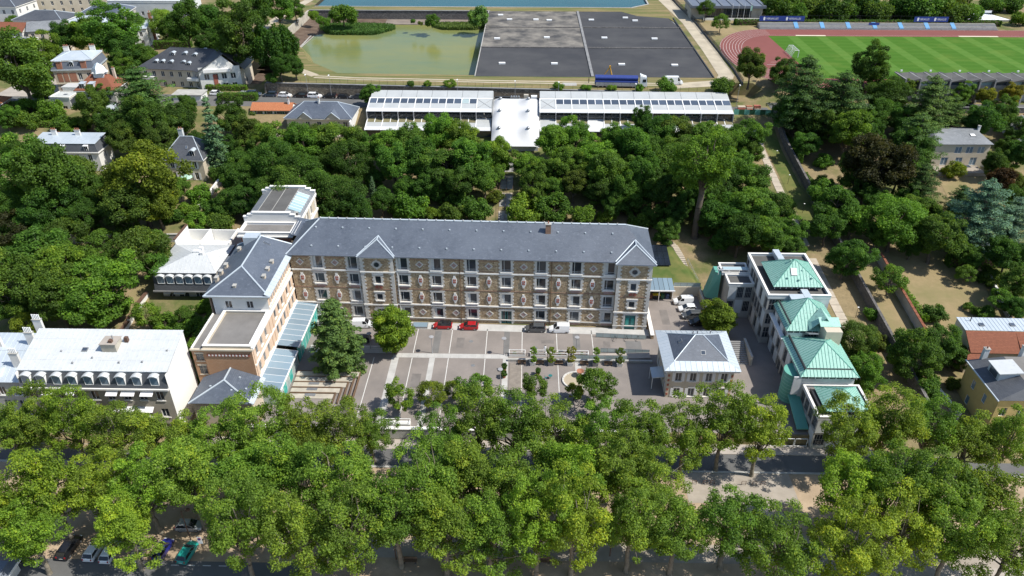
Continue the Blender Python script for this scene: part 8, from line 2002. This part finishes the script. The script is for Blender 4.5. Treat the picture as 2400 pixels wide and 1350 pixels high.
for i, (x, y, lab) in enumerate(((-4.0, 115.2, 'small potted shrub on the pale paving strip nearer the planters'), (-4.0, 113.0, 'small potted shrub on the pale paving strip nearer the street'), (2.6, 114.0, 'terracotta pot with a dark shrub on the asphalt'))):
    t = thing('potted_shrub', lab, 'plant', (x, y, .03)); part('pot', MB().lathe([(.3, 0), (.45, .6), (.47, .65), (0, .6)], 10), 'terracotta', t); c = part('foliage', PROTO['shrub'][i]['crown'], None, t); c.location = (0, 0, .5); c.scale = (.3, .3, .42); c.color = (*TINT['dark'], 1)
rb = thing('ring_bed', 'round stone-edged flower bed in the courtyard', 'flower bed', (9.8, 112.3, .02))
for k in range(22):
    a = 2 * PI * k / 22; b = 2 * PI * (k + .93) / 22; m = MB(); P = lambda t, r, z: (r * math.cos(t), r * 1.0 * math.sin(t), z); m.hexa([P(a, 2.2, 0), P(a, 2.6, 0), P(b, 2.6, 0), P(b, 2.2, 0)], [P(a, 2.25, .3), P(a, 2.55, .3), P(b, 2.55, .3), P(b, 2.25, .3)]); part('edge_stone', m, 'dressed_stone', rb)
part('gravel', MB().lathe([(2.3, 0), (2.3, .08), (0, .1)], 24), 'sand_path', rb)
t = thing('brazier', 'rusty bowl on a pedestal by the round flower bed', 'brazier', (10.8, 113.6, .1)); part('bowl', MB().lathe([(.2, .9), (.6, 1.1), (.75, 1.35), (.68, 1.36), (.3, 1.12), (0, 1.08)], 16), 'terracotta', t); part('pedestal', MB().lathe([(.4, 0), (.18, .2), (.16, .9)], 10), 'terracotta', t)
DK = thing('timber_deck', 'grey timber deck beside the courtyard lamp', 'deck', (-3.0, 108.5, .03))
for k in range(14): part('deck_board', MB().box(k * .17, 0, 0, k * .17 + .155, 9.0, .07), 'timber_deck', DK)
t = thing('garden_table', 'turquoise metal garden table with chair', 'table', (5.0, 112.9, .03)); part('table_top', MB().lathe([(.4, .7), (.4, .74), (0, .74)], 12), 'teal_door', t); part('leg', MB().tube((0, 0, 0), (0, 0, .7), .04, .04, 6), 'teal_door', t); part('chair_seat', MB().box(-1.1, -.5, .42, -.7, -.1, .46).box(-1.12, -.5, .46, -1.06, -.1, .9), 'teal_door', t)
# stepped seating
SS = thing('amphitheatre_steps', 'broad timber and stone seating steps at the foot of the glass canopy', 'steps', (-44.4, 104.6, 0))
for k in range(5):
    part('riser', MB().box(0, 8.9 - k * 1.55, 0, 12.4 - k * .9, 9.1 - k * 1.55, .55 - .04 * k), 'timber_brown', SS); part('tread', MB().box(0, 7.56 - k * 1.55, 0, 12.35 - k * .9, 8.89 - k * 1.55, .5 - .09 * k), 'warm_concrete', SS)
    part('return_riser', MB().box(12.4 - k * .9 - .2, 0, 0, 12.4 - k * .9, 8.9 - k * 1.55, .56 - .04 * k), 'timber_brown', SS); part('small_step', MB().box(3.0, 8.2 - k * 1.55, 0, 5.0, 8.88 - k * 1.55, .52 - .08 * k + .03), 'grey_metal', SS)
for k in range(4): part('step', MB().box(.4, 15.6 + k * .5, 0, 17.5, 16.05 + k * .5, .12 + .1 * k), 'courtyard_stone', SS)
# ramps with glass balustrades
RP = thing('glass_ramp', 'access ramps with pale glass balustrades left of the pavilion', 'ramp', (0, 0, 0))
railing(RP, (14.8, 126.6, .05), (25.2, 126.0, .05), 1.1, 1.5, 'grey_metal', 'pale_glass'); railing(RP, (15.4, 121.4, .05), (25.2, 121.0, .05), 1.1, 1.5, 'grey_metal', 'pale_glass'); railing(RP, (10.0, 119.0, .05), (20.6, 119.0, .05), 1.1, 1.5, 'grey_metal', 'pale_glass')
part('ramp', MB().hexa([(15, 119.1, 0), (25.2, 119.1, 0), (25.2, 120.9, 0), (15, 120.9, 0)], [(15, 119.1, .05), (25.2, 119.1, .6), (25.2, 120.9, .6), (15, 120.9, .05)]), 'pavement', RP)
for x in (18.2, 20.6, 23.0):
    b = thing('bicycle_hoop', 'dark bicycle hoop by the ramp, %s from the left' % ordn(int((x - 18.2) / 2.4 + .5)), 'bicycle hoop', (x, 125.2, .03), 0, 'bicycle hoops by the ramp'); part('hoop', MB().tube((0, 0, 0), (.5, .9, .85), .04, .04, 5).tube((.5, .9, .85), (.9, .9, .0), .04, .04, 5).tube((0, 0, 0), (.4, 0, 0), .04, .04, 5), 'dark_metal', b)
TW = thing('tower_wall', 'low stone wall running forward from the end tower', 'wall'); part('wall', MB().hexa([(26.2, 126.2, 0), (26.8, 126.2, 0), (26.8, 137, 0), (26.2, 137, 0)], [(26.2, 126.2, 1.0), (26.8, 126.2, 1.0), (26.8, 137, 1.5), (26.2, 137, 1.5)]), 'rubble_stone', TW); part('coping', MB().hexa([(26.1, 126.1, 1.003), (26.9, 126.1, 1.003), (26.9, 137, 1.503), (26.1, 137, 1.503)], [(26.1, 126.1, 1.12), (26.9, 126.1, 1.12), (26.9, 137, 1.62), (26.1, 137, 1.62)]), 'white_course', TW)
fl = thing('floor_light', 'flat glass floor light set in the apron of the stone building', 'skylight', (-24.0, 128.9, .04)); part('frame', MB().box(0, 0, 0, 3.2, 1.8, .35), 'grey_metal', fl); part('pane', MB().box(.12, .12, .35, 3.08, 1.68, .4), 'canopy_glass', fl)
for i, (x, y) in enumerate(((-11.2, 124.6), (2.2, 122.6), (-10.3, 116.6))):
    d = part('manhole_cover', MB().lathe([(.42, 0), (.42, .012), (0, .012)], 14), 'grey_metal'); d.location = (x, y, .022); tag(d, ('dark square drain left of the second lamp', 'dark drain cover between the white lines', 'rusty manhole cover on the front asphalt')[i], 'manhole cover')
bx = thing('grit_bin', 'yellow-lidded grit bin beside the stone building', 'bin', (-46.2, 128.8, .03)); part('body', MB().box(0, 0, 0, 1.3, .8, .9), 'dark_metal', bx); part('lid', MB().box(-.05, -.05, .9, 1.35, .85, 1.05), 'bin_yellow', bx)
# ------------------------------------------------------------------ bin shelter, bank and stairs right of the tower
SH = thing('bin_shelter', 'glass-roofed bin shelter between end tower and garden bank', 'shelter', (26.6, 141.2, 0))
part('rear_wall', MB().box(0, 3.4, 0, 6.6, 3.7, 3.2), 'cream_render', SH); part('side_wall', MB().box(6.3, 0, 0, 6.6, 3.4, 3.0), 'cream_render', SH)
for k in range(6): part('roof_pane', MB().hexa([(k * 1.1 + .04, -.8, 2.9), (k * 1.1 + 1.06, -.8, 2.9), (k * 1.1 + 1.06, 3.6, 3.5), (k * 1.1 + .04, 3.6, 3.5)], [(k * 1.1 + .04, -.8, 2.97), (k * 1.1 + 1.06, -.8, 2.97), (k * 1.1 + 1.06, 3.6, 3.57), (k * 1.1 + .04, 3.6, 3.57)]), 'canopy_glass', SH)
part('beam', MB().box(-.1, -.95, 2.75, 6.7, -.8, 3.05), 'white_metal', SH)
for x in (.2, 3.2, 6.2): part('post', MB().tube((x, -.85, 0), (x, -.85, 2.8), .07, .07, 6), 'white_metal', SH)
for i, (x, c, l) in enumerate(((.7, 'bin_brown', 'brown'), (1.6, 'bin_brown', 'brown'), (2.5, 'bin_yellow', 'yellow-lidded'), (3.4, 'bin_yellow', 'yellow-lidded'), (4.3, 'bin_green', 'green'), (5.3, 'bin_blue', 'blue'))):
    b = thing('wheelie_bin', '%s wheelie bin, %s from the left in the glass-roofed shelter' % (l, ordn(i)), 'bin', (26.6 + x, 141.6, .03), 0, 'bins in the shelter'); part('body', MB().hexa([(-.3, -.3, .1), (.3, -.3, .1), (.3, .3, .1), (-.3, .3, .1)], [(-.38, -.38, 1.1), (.38, -.38, 1.1), (.38, .38, 1.1), (-.38, .38, 1.1)]), 'black_plastic' if c == 'bin_yellow' else c, b); part('lid', MB().box(-.4, -.4, 1.1, .4, .4, 1.2), c, b); part('wheel', MB().tube((-.3, .34, .1), (.3, .34, .1), .1, .1, 8), 'tyre', b)
BK = thing('bank_wall', 'cream retaining wall with rail below the grassy bank', 'wall'); part('wall', MB().box(33.4, 142.9, 0, 39.6, 143.3, 2.4).box(39.2, 128, 0, 39.6, 142.9, 1.8), 'cream_render', BK); railing(BK, (33.4, 143.1, 2.4), (39.4, 143.1, 2.4), 1.0, 1.5, 'grey_metal', 'pale_glass')
m = MB().quad((27, 145.2, 3.3), (33.4, 145.2, 3.3), (33.4, 157, 4.2), (27, 157, 4.2)); m.quad((33.4, 143.2, 2.4), (38.6, 143.2, 2.4), (37.2, 152, 3.0), (35.4, 158, 3.9), (33.4, 158, 4.2)); m.quad((27, 145.2, 0), (33.4, 145.2, 0), (33.4, 145.2, 3.3), (27, 145.2, 3.3)); m.quad((33.4, 158, 4.2), (35.4, 158, 3.9), (36, 161, 2.8), (27, 161, 2.8), (27, 157, 4.2)); m.quad((38.6, 143.2, 2.4), (41, 143.2, 0), (40, 152, 1.2), (37.2, 152, 3.0))
tag(part('grass_bank', m, 'lawn'), 'bright grass bank beside the stone building', None, None, 'structure')
SPN = thing('solar_roof', 'dark solar panel roof behind the end tower', 'roof', (27.2, 149.6, 3.6))
for i in range(5):
    for j in range(3): part('solar_panel', MB().hexa([(i * 1.3, j * 2.6, .4 + j * .35), (i * 1.3 + 1.26, j * 2.6, .4 + j * .35), (i * 1.3 + 1.26, j * 2.6 + 2.55, .74 + j * .35), (i * 1.3, j * 2.6 + 2.55, .74 + j * .35)], [(i * 1.3, j * 2.6, .46 + j * .35), (i * 1.3 + 1.26, j * 2.6, .46 + j * .35), (i * 1.3 + 1.26, j * 2.6 + 2.55, .8 + j * .35), (i * 1.3, j * 2.6 + 2.55, .8 + j * .35)]), 'solar_cell', SPN)
part('support', MB().box(.2, .2, -.4, .35, 7.5, .4).box(6.0, .2, -.4, 6.15, 7.5, .4), 'grey_metal', SPN)
CS = thing('curved_steps', 'pale curved garden steps climbing the bank right of the stone building', 'steps')
pts = [(39.9, 139.5), (39.6, 143.5), (38.4, 147.5), (37.6, 151.5), (37.2, 155.5), (36.4, 159), (34.5, 162)]; nn = 34
for k in range(nn):
    t = k / nn * (len(pts) - 1); i = int(t); f = t - i; x = pts[i][0] + (pts[i + 1][0] - pts[i][0]) * f; y = pts[i][1] + (pts[i + 1][1] - pts[i][1]) * f; z = .1 + 4.0 * k / nn
    part('step', MB().box(x - .75, y, z - 1.2, x + .75, y + .62, z + .12), 'slab', CS)
railing(CS, (40.9, 139.5, .3), (40.6, 144, 1.2), 1.0, 1.5, 'tin_grey'); railing(CS, (39.5, 146, 1.6), (38.4, 154, 2.4), 1.0, 1.5, 'tin_grey')
GS = thing('garden_stairs', 'straight stone garden stairs climbing to the white tent hall', 'steps')
y = 160.0
for f in range(5):
    for k in range(9): z = terr(-5.5, y); part('step', MB().box(-7.2, y, z - .6, -3.8, y + .58, z + .2), 'pale_concrete', GS); y += .6
    z = terr(-5.5, y); part('landing', MB().box(-7.3, y, z - .6, -3.7, y + 2.6, z + .15), 'slab', GS); y += 2.62
for x in (-7.25, -5.5, -3.75): railing(GS, (x, 160, terr(x, 160) + .1), (x, 199, terr(x, 199) + .1), 1.0, 2.2, 'rust_metal')
S2 = thing('side_stairs', 'shaded stairs between pavilion and copper-roofed building', 'steps')
for k in range(12): part('step', MB().box(41.0, 118.0 + k * .45, -.2, 44.6, 118.44 + k * .45, .15 + k * .16), 'grey_concrete', S2)
part('cheek_wall', MB().box(40.5, 117.8, 0, 40.95, 124, 1.2).box(44.65, 117.8, 0, 45.1, 124, 2.2), 'pale_concrete', S2)
# ------------------------------------------------------------------ garden walls
def long_wall(nm, lab, x0, y0, x1, y1, h, mat, cop, step=4.0, t=.4):
    o = thing(nm, lab, 'wall'); L = math.hypot(x1 - x0, y1 - y0); n = max(1, round(L / step))
    for i in range(n):
        a, b = i / n, (i + 1) / n - .03 / L; A = (x0 + (x1 - x0) * a, y0 + (y1 - y0) * a); B = (x0 + (x1 - x0) * b, y0 + (y1 - y0) * b); dx, dy = (y1 - y0) / L * t / 2, -(x1 - x0) / L * t / 2; za, zb = terr(*A), terr(*B)
        q = [(A[0] - dx, A[1] - dy), (A[0] + dx, A[1] + dy), (B[0] + dx, B[1] + dy), (B[0] - dx, B[1] - dy)]; zz = [za, za, zb, zb]
        part('wall_section', MB().hexa([(p[0], p[1], z - 1) for p, z in zip(q, zz)], [(p[0], p[1], z + h) for p, z in zip(q, zz)]), mat, o)
        q2 = [(A[0] - dx * 1.4, A[1] - dy * 1.4), (A[0] + dx * 1.4, A[1] + dy * 1.4), (B[0] + dx * 1.4, B[1] + dy * 1.4), (B[0] - dx * 1.4, B[1] - dy * 1.4)]
        part('coping', MB().hexa([(p[0], p[1], z + h + .003) for p, z in zip(q2, zz)], [(p[0], p[1], z + h + .15) for p, z in zip(q2, zz)]), cop, o)
    return o
long_wall('garden_wall', 'long dark stone garden wall running up the slope beside the slab path', 74.0, 98, 74.6, 223, 2.6, 'dark_masonry', 'dark_masonry'); long_wall('brick_capped_wall', 'grey wall with orange brick coping between the right gardens', 81.6, 118, 82.2, 152, 2.4, 'pale_concrete', 'tile_red'); long_wall('low_right_wall', 'low pale wall at the right edge of the dry lawn', 101.5, 128, 105, 146, 1.0, 'pale_concrete', 'white_course'); long_wall('left_garden_wall', 'pale garden wall climbing beside the sunlit left lawn', -84.2, 168, -82.8, 184, 1.4, 'white_render', 'white_course')
long_wall('rear_left_wall', 'grey stone wall below the left gardens', -110, 156, -84, 157, 2.0, 'pale_concrete', 'pale_concrete'); long_wall('lower_stone_wall', 'short stone wall in the garden by the yellow house', 79.5, 104, 78, 112, 1.2, 'dressed_stone', 'dressed_stone', 2); long_wall('street_wall', 'grey wall along the lower side of the back street at right', 76, 223.5, 170, 223.5, 1.6, 'dark_masonry', 'grey_concrete', 5)
# ------------------------------------------------------------------ hedges
def hedge(x0, y0, x1, y1, h, lab, tint='mid', seed=1, leaf=.2, dens=26):
    rg = np.random.default_rng(seed); L, Wd = x1 - x0, y1 - y0; A = L * Wd + 2 * h * (L + Wd); n = int(A * dens); p = rg.uniform(0, 1, (n, 3)) * np.array([L, Wd, h]); f = rg.integers(0, 5, n)
    p[f == 0, 2] = h; p[f == 1, 1] = 0; p[f == 2, 0] = L; p[f == 3, 0] = 0; p[f == 4, 2] = h; p += rg.normal(0, .12, (n, 3)); nr = np.zeros((n, 3)); nr[(f == 0) | (f == 4), 2] = 1; nr[f == 1, 1] = -1; nr[f == 2, 0] = 1; nr[f == 3, 0] = -1; nr += rg.normal(0, .6, (n, 3))
    xc, yc = (x0 + x1) / 2, (y0 + y1) / 2; t = thing('hedge', lab, 'hedge', (x0, y0, terr(xc, yc) - .1)); c = part('foliage', leaf_mesh('foliage', p, nr, leaf * rg.uniform(.7, 1.3, n), np.clip(rg.normal(.45, .2, n), 0, 1), 'leaf'), None, t); tt = TINT[tint]; c.color = (*tt, 1); part('stems', MB().box(.25, .25, 0, L - .25, Wd - .25, h - .25), 'soil', t)
hedge(-66.5, 116, -63.0, 134, 3.2, 'tall clipped hedge left of the school wing', 'bright', 1); hedge(-82, 108.5, -62, 110.5, 1.6, 'clipped hedge behind the pale zinc house', 'mid', 2); hedge(-98, 229, -86, 231.5, 2.2, 'hedge below the balconies of the apartment house', 'mid', 3); hedge(-105, 238, -92, 240, 1.5, 'low hedge along the apartment house garden', 'bright', 4); hedge(-163, 219, -149, 222, 2.4, 'dark clipped hedge beside the small white cube house', 'mid', 5); hedge(-155, 212, -140, 214, 1.6, 'long hedge between the left gardens', 'bright', 6); hedge(75.2, 196, 76.6, 214, 2.4, 'narrow hedge just right of the long wall', 'mid', 7); hedge(75.2, 160, 77.0, 192, 2.2, 'dark hedge along the lower part of the long wall', 'dark', 8); hedge(82.8, 130, 84.2, 151, 1.2, 'low green border along the brick-coped wall', 'bright', 9); hedge(107, 171, 126, 173, 2.0, 'olive hedge at the lower edge of the dry villa lawn', 'olive', 10); hedge(-142, 285, -128, 287, 2.6, 'hedge in front of the white chimney house', 'mid', 11); hedge(84, 314.6, 190, 317.5, 2.0, 'long hedge behind the far stand', 'dark', 12, .3, 10); hedge(-84, 150.5, -70, 152, 2.0, 'loose hedge behind the white terrace walls', 'bright', 13); hedge(97.5, 150, 112, 152, 2.6, 'hedge below the corrugated shed roof', 'mid', 14)
# ------------------------------------------------------------------ reeds on the pond
def reeds(lab, poly_c, rx, ry, n, h, seed, tint):
    rg = np.random.default_rng(seed); a = rg.uniform(0, 2 * np.pi, n); q = np.sqrt(rg.uniform(0, 1, n)); p = np.stack([np.cos(a) * q * rx * (1 + .15 * np.sin(3 * a)), np.sin(a) * q * ry * (1 + .2 * np.cos(2 * a)), rg.uniform(0, 1, n) ** .7 * h], 1); nr = rg.normal(0, 1, (n, 3)) * np.array([1, 1, .3]) + np.array([0, -.3, .2])
    t = leaf_mesh('reed_bed', p, nr, .42 * rg.uniform(.7, 1.3, n), np.clip(rg.normal(.45, .2, n), 0, 1), 'reed_leaf', .3); o = part('reed_bed', t, None); o.location = poly_c; o.color = (*tint, 1); tag(o, lab, 'reeds', None, 'stuff')
reeds('large bed of green reeds at the left of the pond', (-72, 319.5, 15.3), 15, 9.5, 16000, 1.8, 3, (.75, .95, .75)); reeds('smaller pale reed bed beside the black roof', (-29, 325.5, 15.3), 11, 5.5, 9000, 1.6, 4, (1.1, 1.05, .9))
# ------------------------------------------------------------------ boulevard furniture
for i, (x, y) in enumerate(((-50.9, 74.6), (-19.0, 72.3), (13.2, 73.6), (46.0, 70.6))):
    t = thing('street_lamp', '%s tall brown lamp post from the left under the plane trees' % ordn(i), 'street lamp', (x, y, -1.97), 0, 'lamp posts under the plane trees'); part('post', MB().tube((0, 0, 0), (0, 0, 7.2), .1, .07, 8), 'rust_metal', t); part('arm', MB().tube((0, 0, 7.0), (.9, .3, 7.2), .04, .04, 5), 'rust_metal', t); part('lamp_head', MB().lathe([(.12, -.2), (.34, 0), (.3, .18), (0, .26)], 12, (.9, .3, 7.1)), 'rust_metal', t)
for i in range(6):
    x = (28.2, 30.0, 31.2, 36.4, 38.2, 39.6)[i]; t = thing('bicycle_rack', '%s metal bicycle rack from the left on the paved square' % ordn(i), 'bicycle rack', (x, 88.2, -1.97), 0, 'bicycle racks on the paved square'); part('hoop', MB().tube((0, 0, 0), (0, 0, .9), .04, .04, 5).tube((.7, 0, 0), (.7, 0, .9), .04, .04, 5).tube((0, 0, .9), (.7, 0, .9), .04, .04, 5).tube((0, 0, .45), (.7, 0, .45), .03, .03, 5), 'rust_metal', t)
for i, (x, y) in enumerate(((-16.8, 71.8), (3.2, 72.2))):
    t = thing('park_bench', ('left', 'right')[i] + ' of two dark benches beside the pale boulevard path', 'bench', (x, y, -1.97)); part('seat', MB().box(-1.0, -.3, .42, 1.0, .25, .48), 'timber_brown', t); part('backrest', MB().box(-1.0, .25, .5, 1.0, .32, .95), 'timber_brown', t)
    for s in (-.8, .8): part('leg', MB().box(s - .05, -.28, 0, s + .05, .28, .42), 'dark_metal', t)
t = thing('parking_sign', 'parking sign on a pole beside the turquoise car', 'sign', (-48.6, 73.2, -1.97)); part('post', MB().tube((0, 0, 0), (0, 0, 3.2), .05, .05, 6), 'rust_metal', t); b = part('sign_plate', MB().box(-.35, -.05, 2.3, .35, -.01, 3.2).box(-.35, -.05, 1.7, .35, -.01, 2.2), 'white_metal', t); part('sign_disc', MB().tube((0, -.075, 2.75), (0, -.052, 2.75), .24, .24, 14), 'red_paint', b); part('sign_disc_centre', MB().tube((0, -.09, 2.75), (0, -.077, 2.75), .17, .17, 14), 'blue_paint', b)
t = thing('market_kiosk', 'dark green kiosk roof cut by the lower left corner', 'kiosk', (-82, 65.2, -1.97)); part('wall', MB().box(0, 0, 0, 7.6, 4, 2.5), 'white_render', t); part('roof', MB().hexa([(-.5, -.5, 2.5), (8.2, -.5, 2.5), (8.2, 4.5, 2.5), (-.5, 4.5, 2.5)], [(.3, .8, 3.2), (7.4, .8, 3.2), (7.4, 3.2, 3.2), (.3, 3.2, 3.2)]), 'zinc_dark', t); part('awning_edge', MB().box(7.65, -.4, 2.0, 8.25, 4.4, 2.48), 'white_metal', t)
for i, (x, y, h) in enumerate(((-70, 232.4, 7.5), (-62.5, 232.0, 7.5), (-22, 229.9, 7), (-4, 229, 7), (9.5, 228.2, 7), (33, 227.0, 7), (64.5, 226.4, 7))):
    t = thing('street_lamp', '%s slim grey lamp post from the left on the back street' % ordn(i), 'street lamp', (x, y, 15.6), 0, 'lamp posts on the back street'); part('post', MB().tube((0, 0, 0), (0, 0, h), .07, .05, 6), 'tin_grey', t); part('lamp_head', MB().box(-.15, -.9, h - .05, .15, .1, h + .1), 'white_metal', t)
for i, y in enumerate((132, 150, 172, 186, 199)):
    t = thing('path_lamp', '%s small lamp post from below beside the slab path' % ordn(i), 'lamp post', (70.2, y, terr(70.2, y)), 0, 'lamps along the slab path'); part('post', MB().tube((0, 0, 0), (0, 0, 2.6), .05, .04, 6), 'dark_metal', t); part('lamp_head', MB().lathe([(.08, 0), (.2, .12), (0, .25)], 8, (0, 0, 2.6)), 'white_metal', t)
# building site at the end of the back street
BS = thing('site_hoarding', 'green and white site hoarding at the right end of the back street', 'hoarding', (62.5, 221.0, 15.0))
for k in range(9): part('hoarding_panel', MB().box(k * 1.6, -.05, 0, k * 1.6 + 1.56, .05, 1.7), 'bin_green' if k % 2 else 'copper_dark', BS)
for i, (x, y, w) in enumerate(((64.5, 223.2, 2.2), (67.2, 223.6, 1.8), (69.6, 224.0, 2.0))):
    t = thing('material_pile', ('left', 'middle', 'right')[i] + ' stack of reddish building materials behind the hoarding', 'materials', (x, y, 15.55))
    for k in range(3): part('plank_stack', MB().box(0, k * .4, k * .35, w, k * .4 + 1.2, k * .35 + .3), ('terracotta', 'brick_infill', 'beige_render')[(k + i) % 3], t)
# ------------------------------------------------------------------ people (each body one continuous skinned mesh)
def person(label, loc, rz, joints, edges, radii, skin_mat, clothes, hair):
    t = thing('person', label, 'person', loc, rz); me = bpy.data.meshes.new('body'); me.from_pydata(joints, edges, []); o = link(bpy.data.objects.new('body', me), t)
    sm = o.modifiers.new('skin', 'SKIN'); ss = o.modifiers.new('sub', 'SUBSURF'); ss.levels = 1; ss.render_levels = 1
    for v, r in zip(me.skin_vertices[0].data, radii): v.radius = (r, r)
    me.skin_vertices[0].data[0].use_root = True
    me.materials.append(MATS[clothes]); 
    hd = Vector(joints[2]); part('head', MB().lathe([(.05, -.13), (.085, -.06), (.1, .03), (.08, .11), (0, .14)], 10, tuple(hd)), skin_mat, t, True); part('hair', MB().lathe([(.104, .02), (.1, .1), (.05, .155), (0, .165)], 10, tuple(hd)), hair, t, True)
    return t
J = [(0, 0, .95), (0, 0, 1.42), (0, .0, 1.62), (.2, 0, 1.4), (.27, .05, 1.12), (.25, -.12, .9), (-.2, 0, 1.4), (-.27, .05, 1.12), (-.25, -.1, .9), (.1, 0, .9), (.11, -.03, .5), (.12, 0, .06), (.12, -.14, .04), (-.1, 0, .9), (-.11, .03, .5), (-.12, .05, .06), (-.12, -.09, .04), (0, 0, 1.2)]
ED = [(0, 17), (17, 1), (1, 2), (1, 3), (3, 4), (4, 5), (1, 6), (6, 7), (7, 8), (0, 9), (9, 10), (10, 11), (11, 12), (0, 13), (13, 14), (14, 15), (15, 16)]
RD = [.15, .11, .06, .075, .055, .045, .075, .055, .045, .11, .075, .05, .04, .11, .075, .05, .04, .14]
person('person in a white shirt leaning beside the second planter', (4.1, 121.2, .03), .3, J, ED, RD, 'skin', 'cloth_white', 'hair_dark'); person('person in dark clothes standing left of the lorry', (19.4, 237.0, 19.57), 1.2, J, ED, RD, 'skin', 'cloth_dark', 'hair_dark')
# ------------------------------------------------------------------ trees and shrubs, each one its own plant
KIND_WORDS = {'plane': 'plane tree', 'broad': 'broadleaf tree', 'tall': 'tall broadleaf tree', 'soft': 'feathery tree', 'cedar': 'spreading cedar', 'deodar': 'conical cedar', 'spruce': 'narrow conifer', 'weeping': 'weeping tree', 'full': 'leafy tree', 'giant': 'giant tree', 'shrub': 'shrub', 'small': 'small tree'}
TINT_WORDS = {'plane': 'green', 'plane_bright': 'yellow-green', 'mid': 'green', 'bright': 'bright green', 'dark': 'dark green', 'deep': 'deep green', 'olive': 'olive', 'yellow': 'yellow-green', 'purple': 'purple-black', 'red': 'dark red', 'blue': 'silver-blue', 'bluegreen': 'blue-green', 'pale': 'pale green', 'cedar': 'dark', 'fir': 'green', 'bronze': 'bronze'}
rt = random.Random(77)
for zone, phrase, items in TREES:
    tot = {}
    for it in items: tot[TINT_WORDS[it[1]], it[0]] = tot.get((TINT_WORDS[it[1]], it[0]), 0) + 1
    cnt = {}
    for (kind, tint, x, y, z, s) in items:
        key = (TINT_WORDS[tint], kind); i = cnt.get(key, 0); cnt[key] = i + 1
        lab = '%s %s %s' % (key[0], KIND_WORDS[kind], phrase)
        if tot[key] > 1: lab = '%s %s %s, %s from the left' % (key[0], KIND_WORDS[kind], phrase, ordn(i))
        plant(kind, rt.randrange(6), x, y, z, s, tint, lab, 'shrub' if kind == 'shrub' else 'tree', ('shrubs ' if kind == 'shrub' else 'trees ') + phrase, rt.uniform(0, 6.28), s * rt.uniform(.86, 1.12), rt)
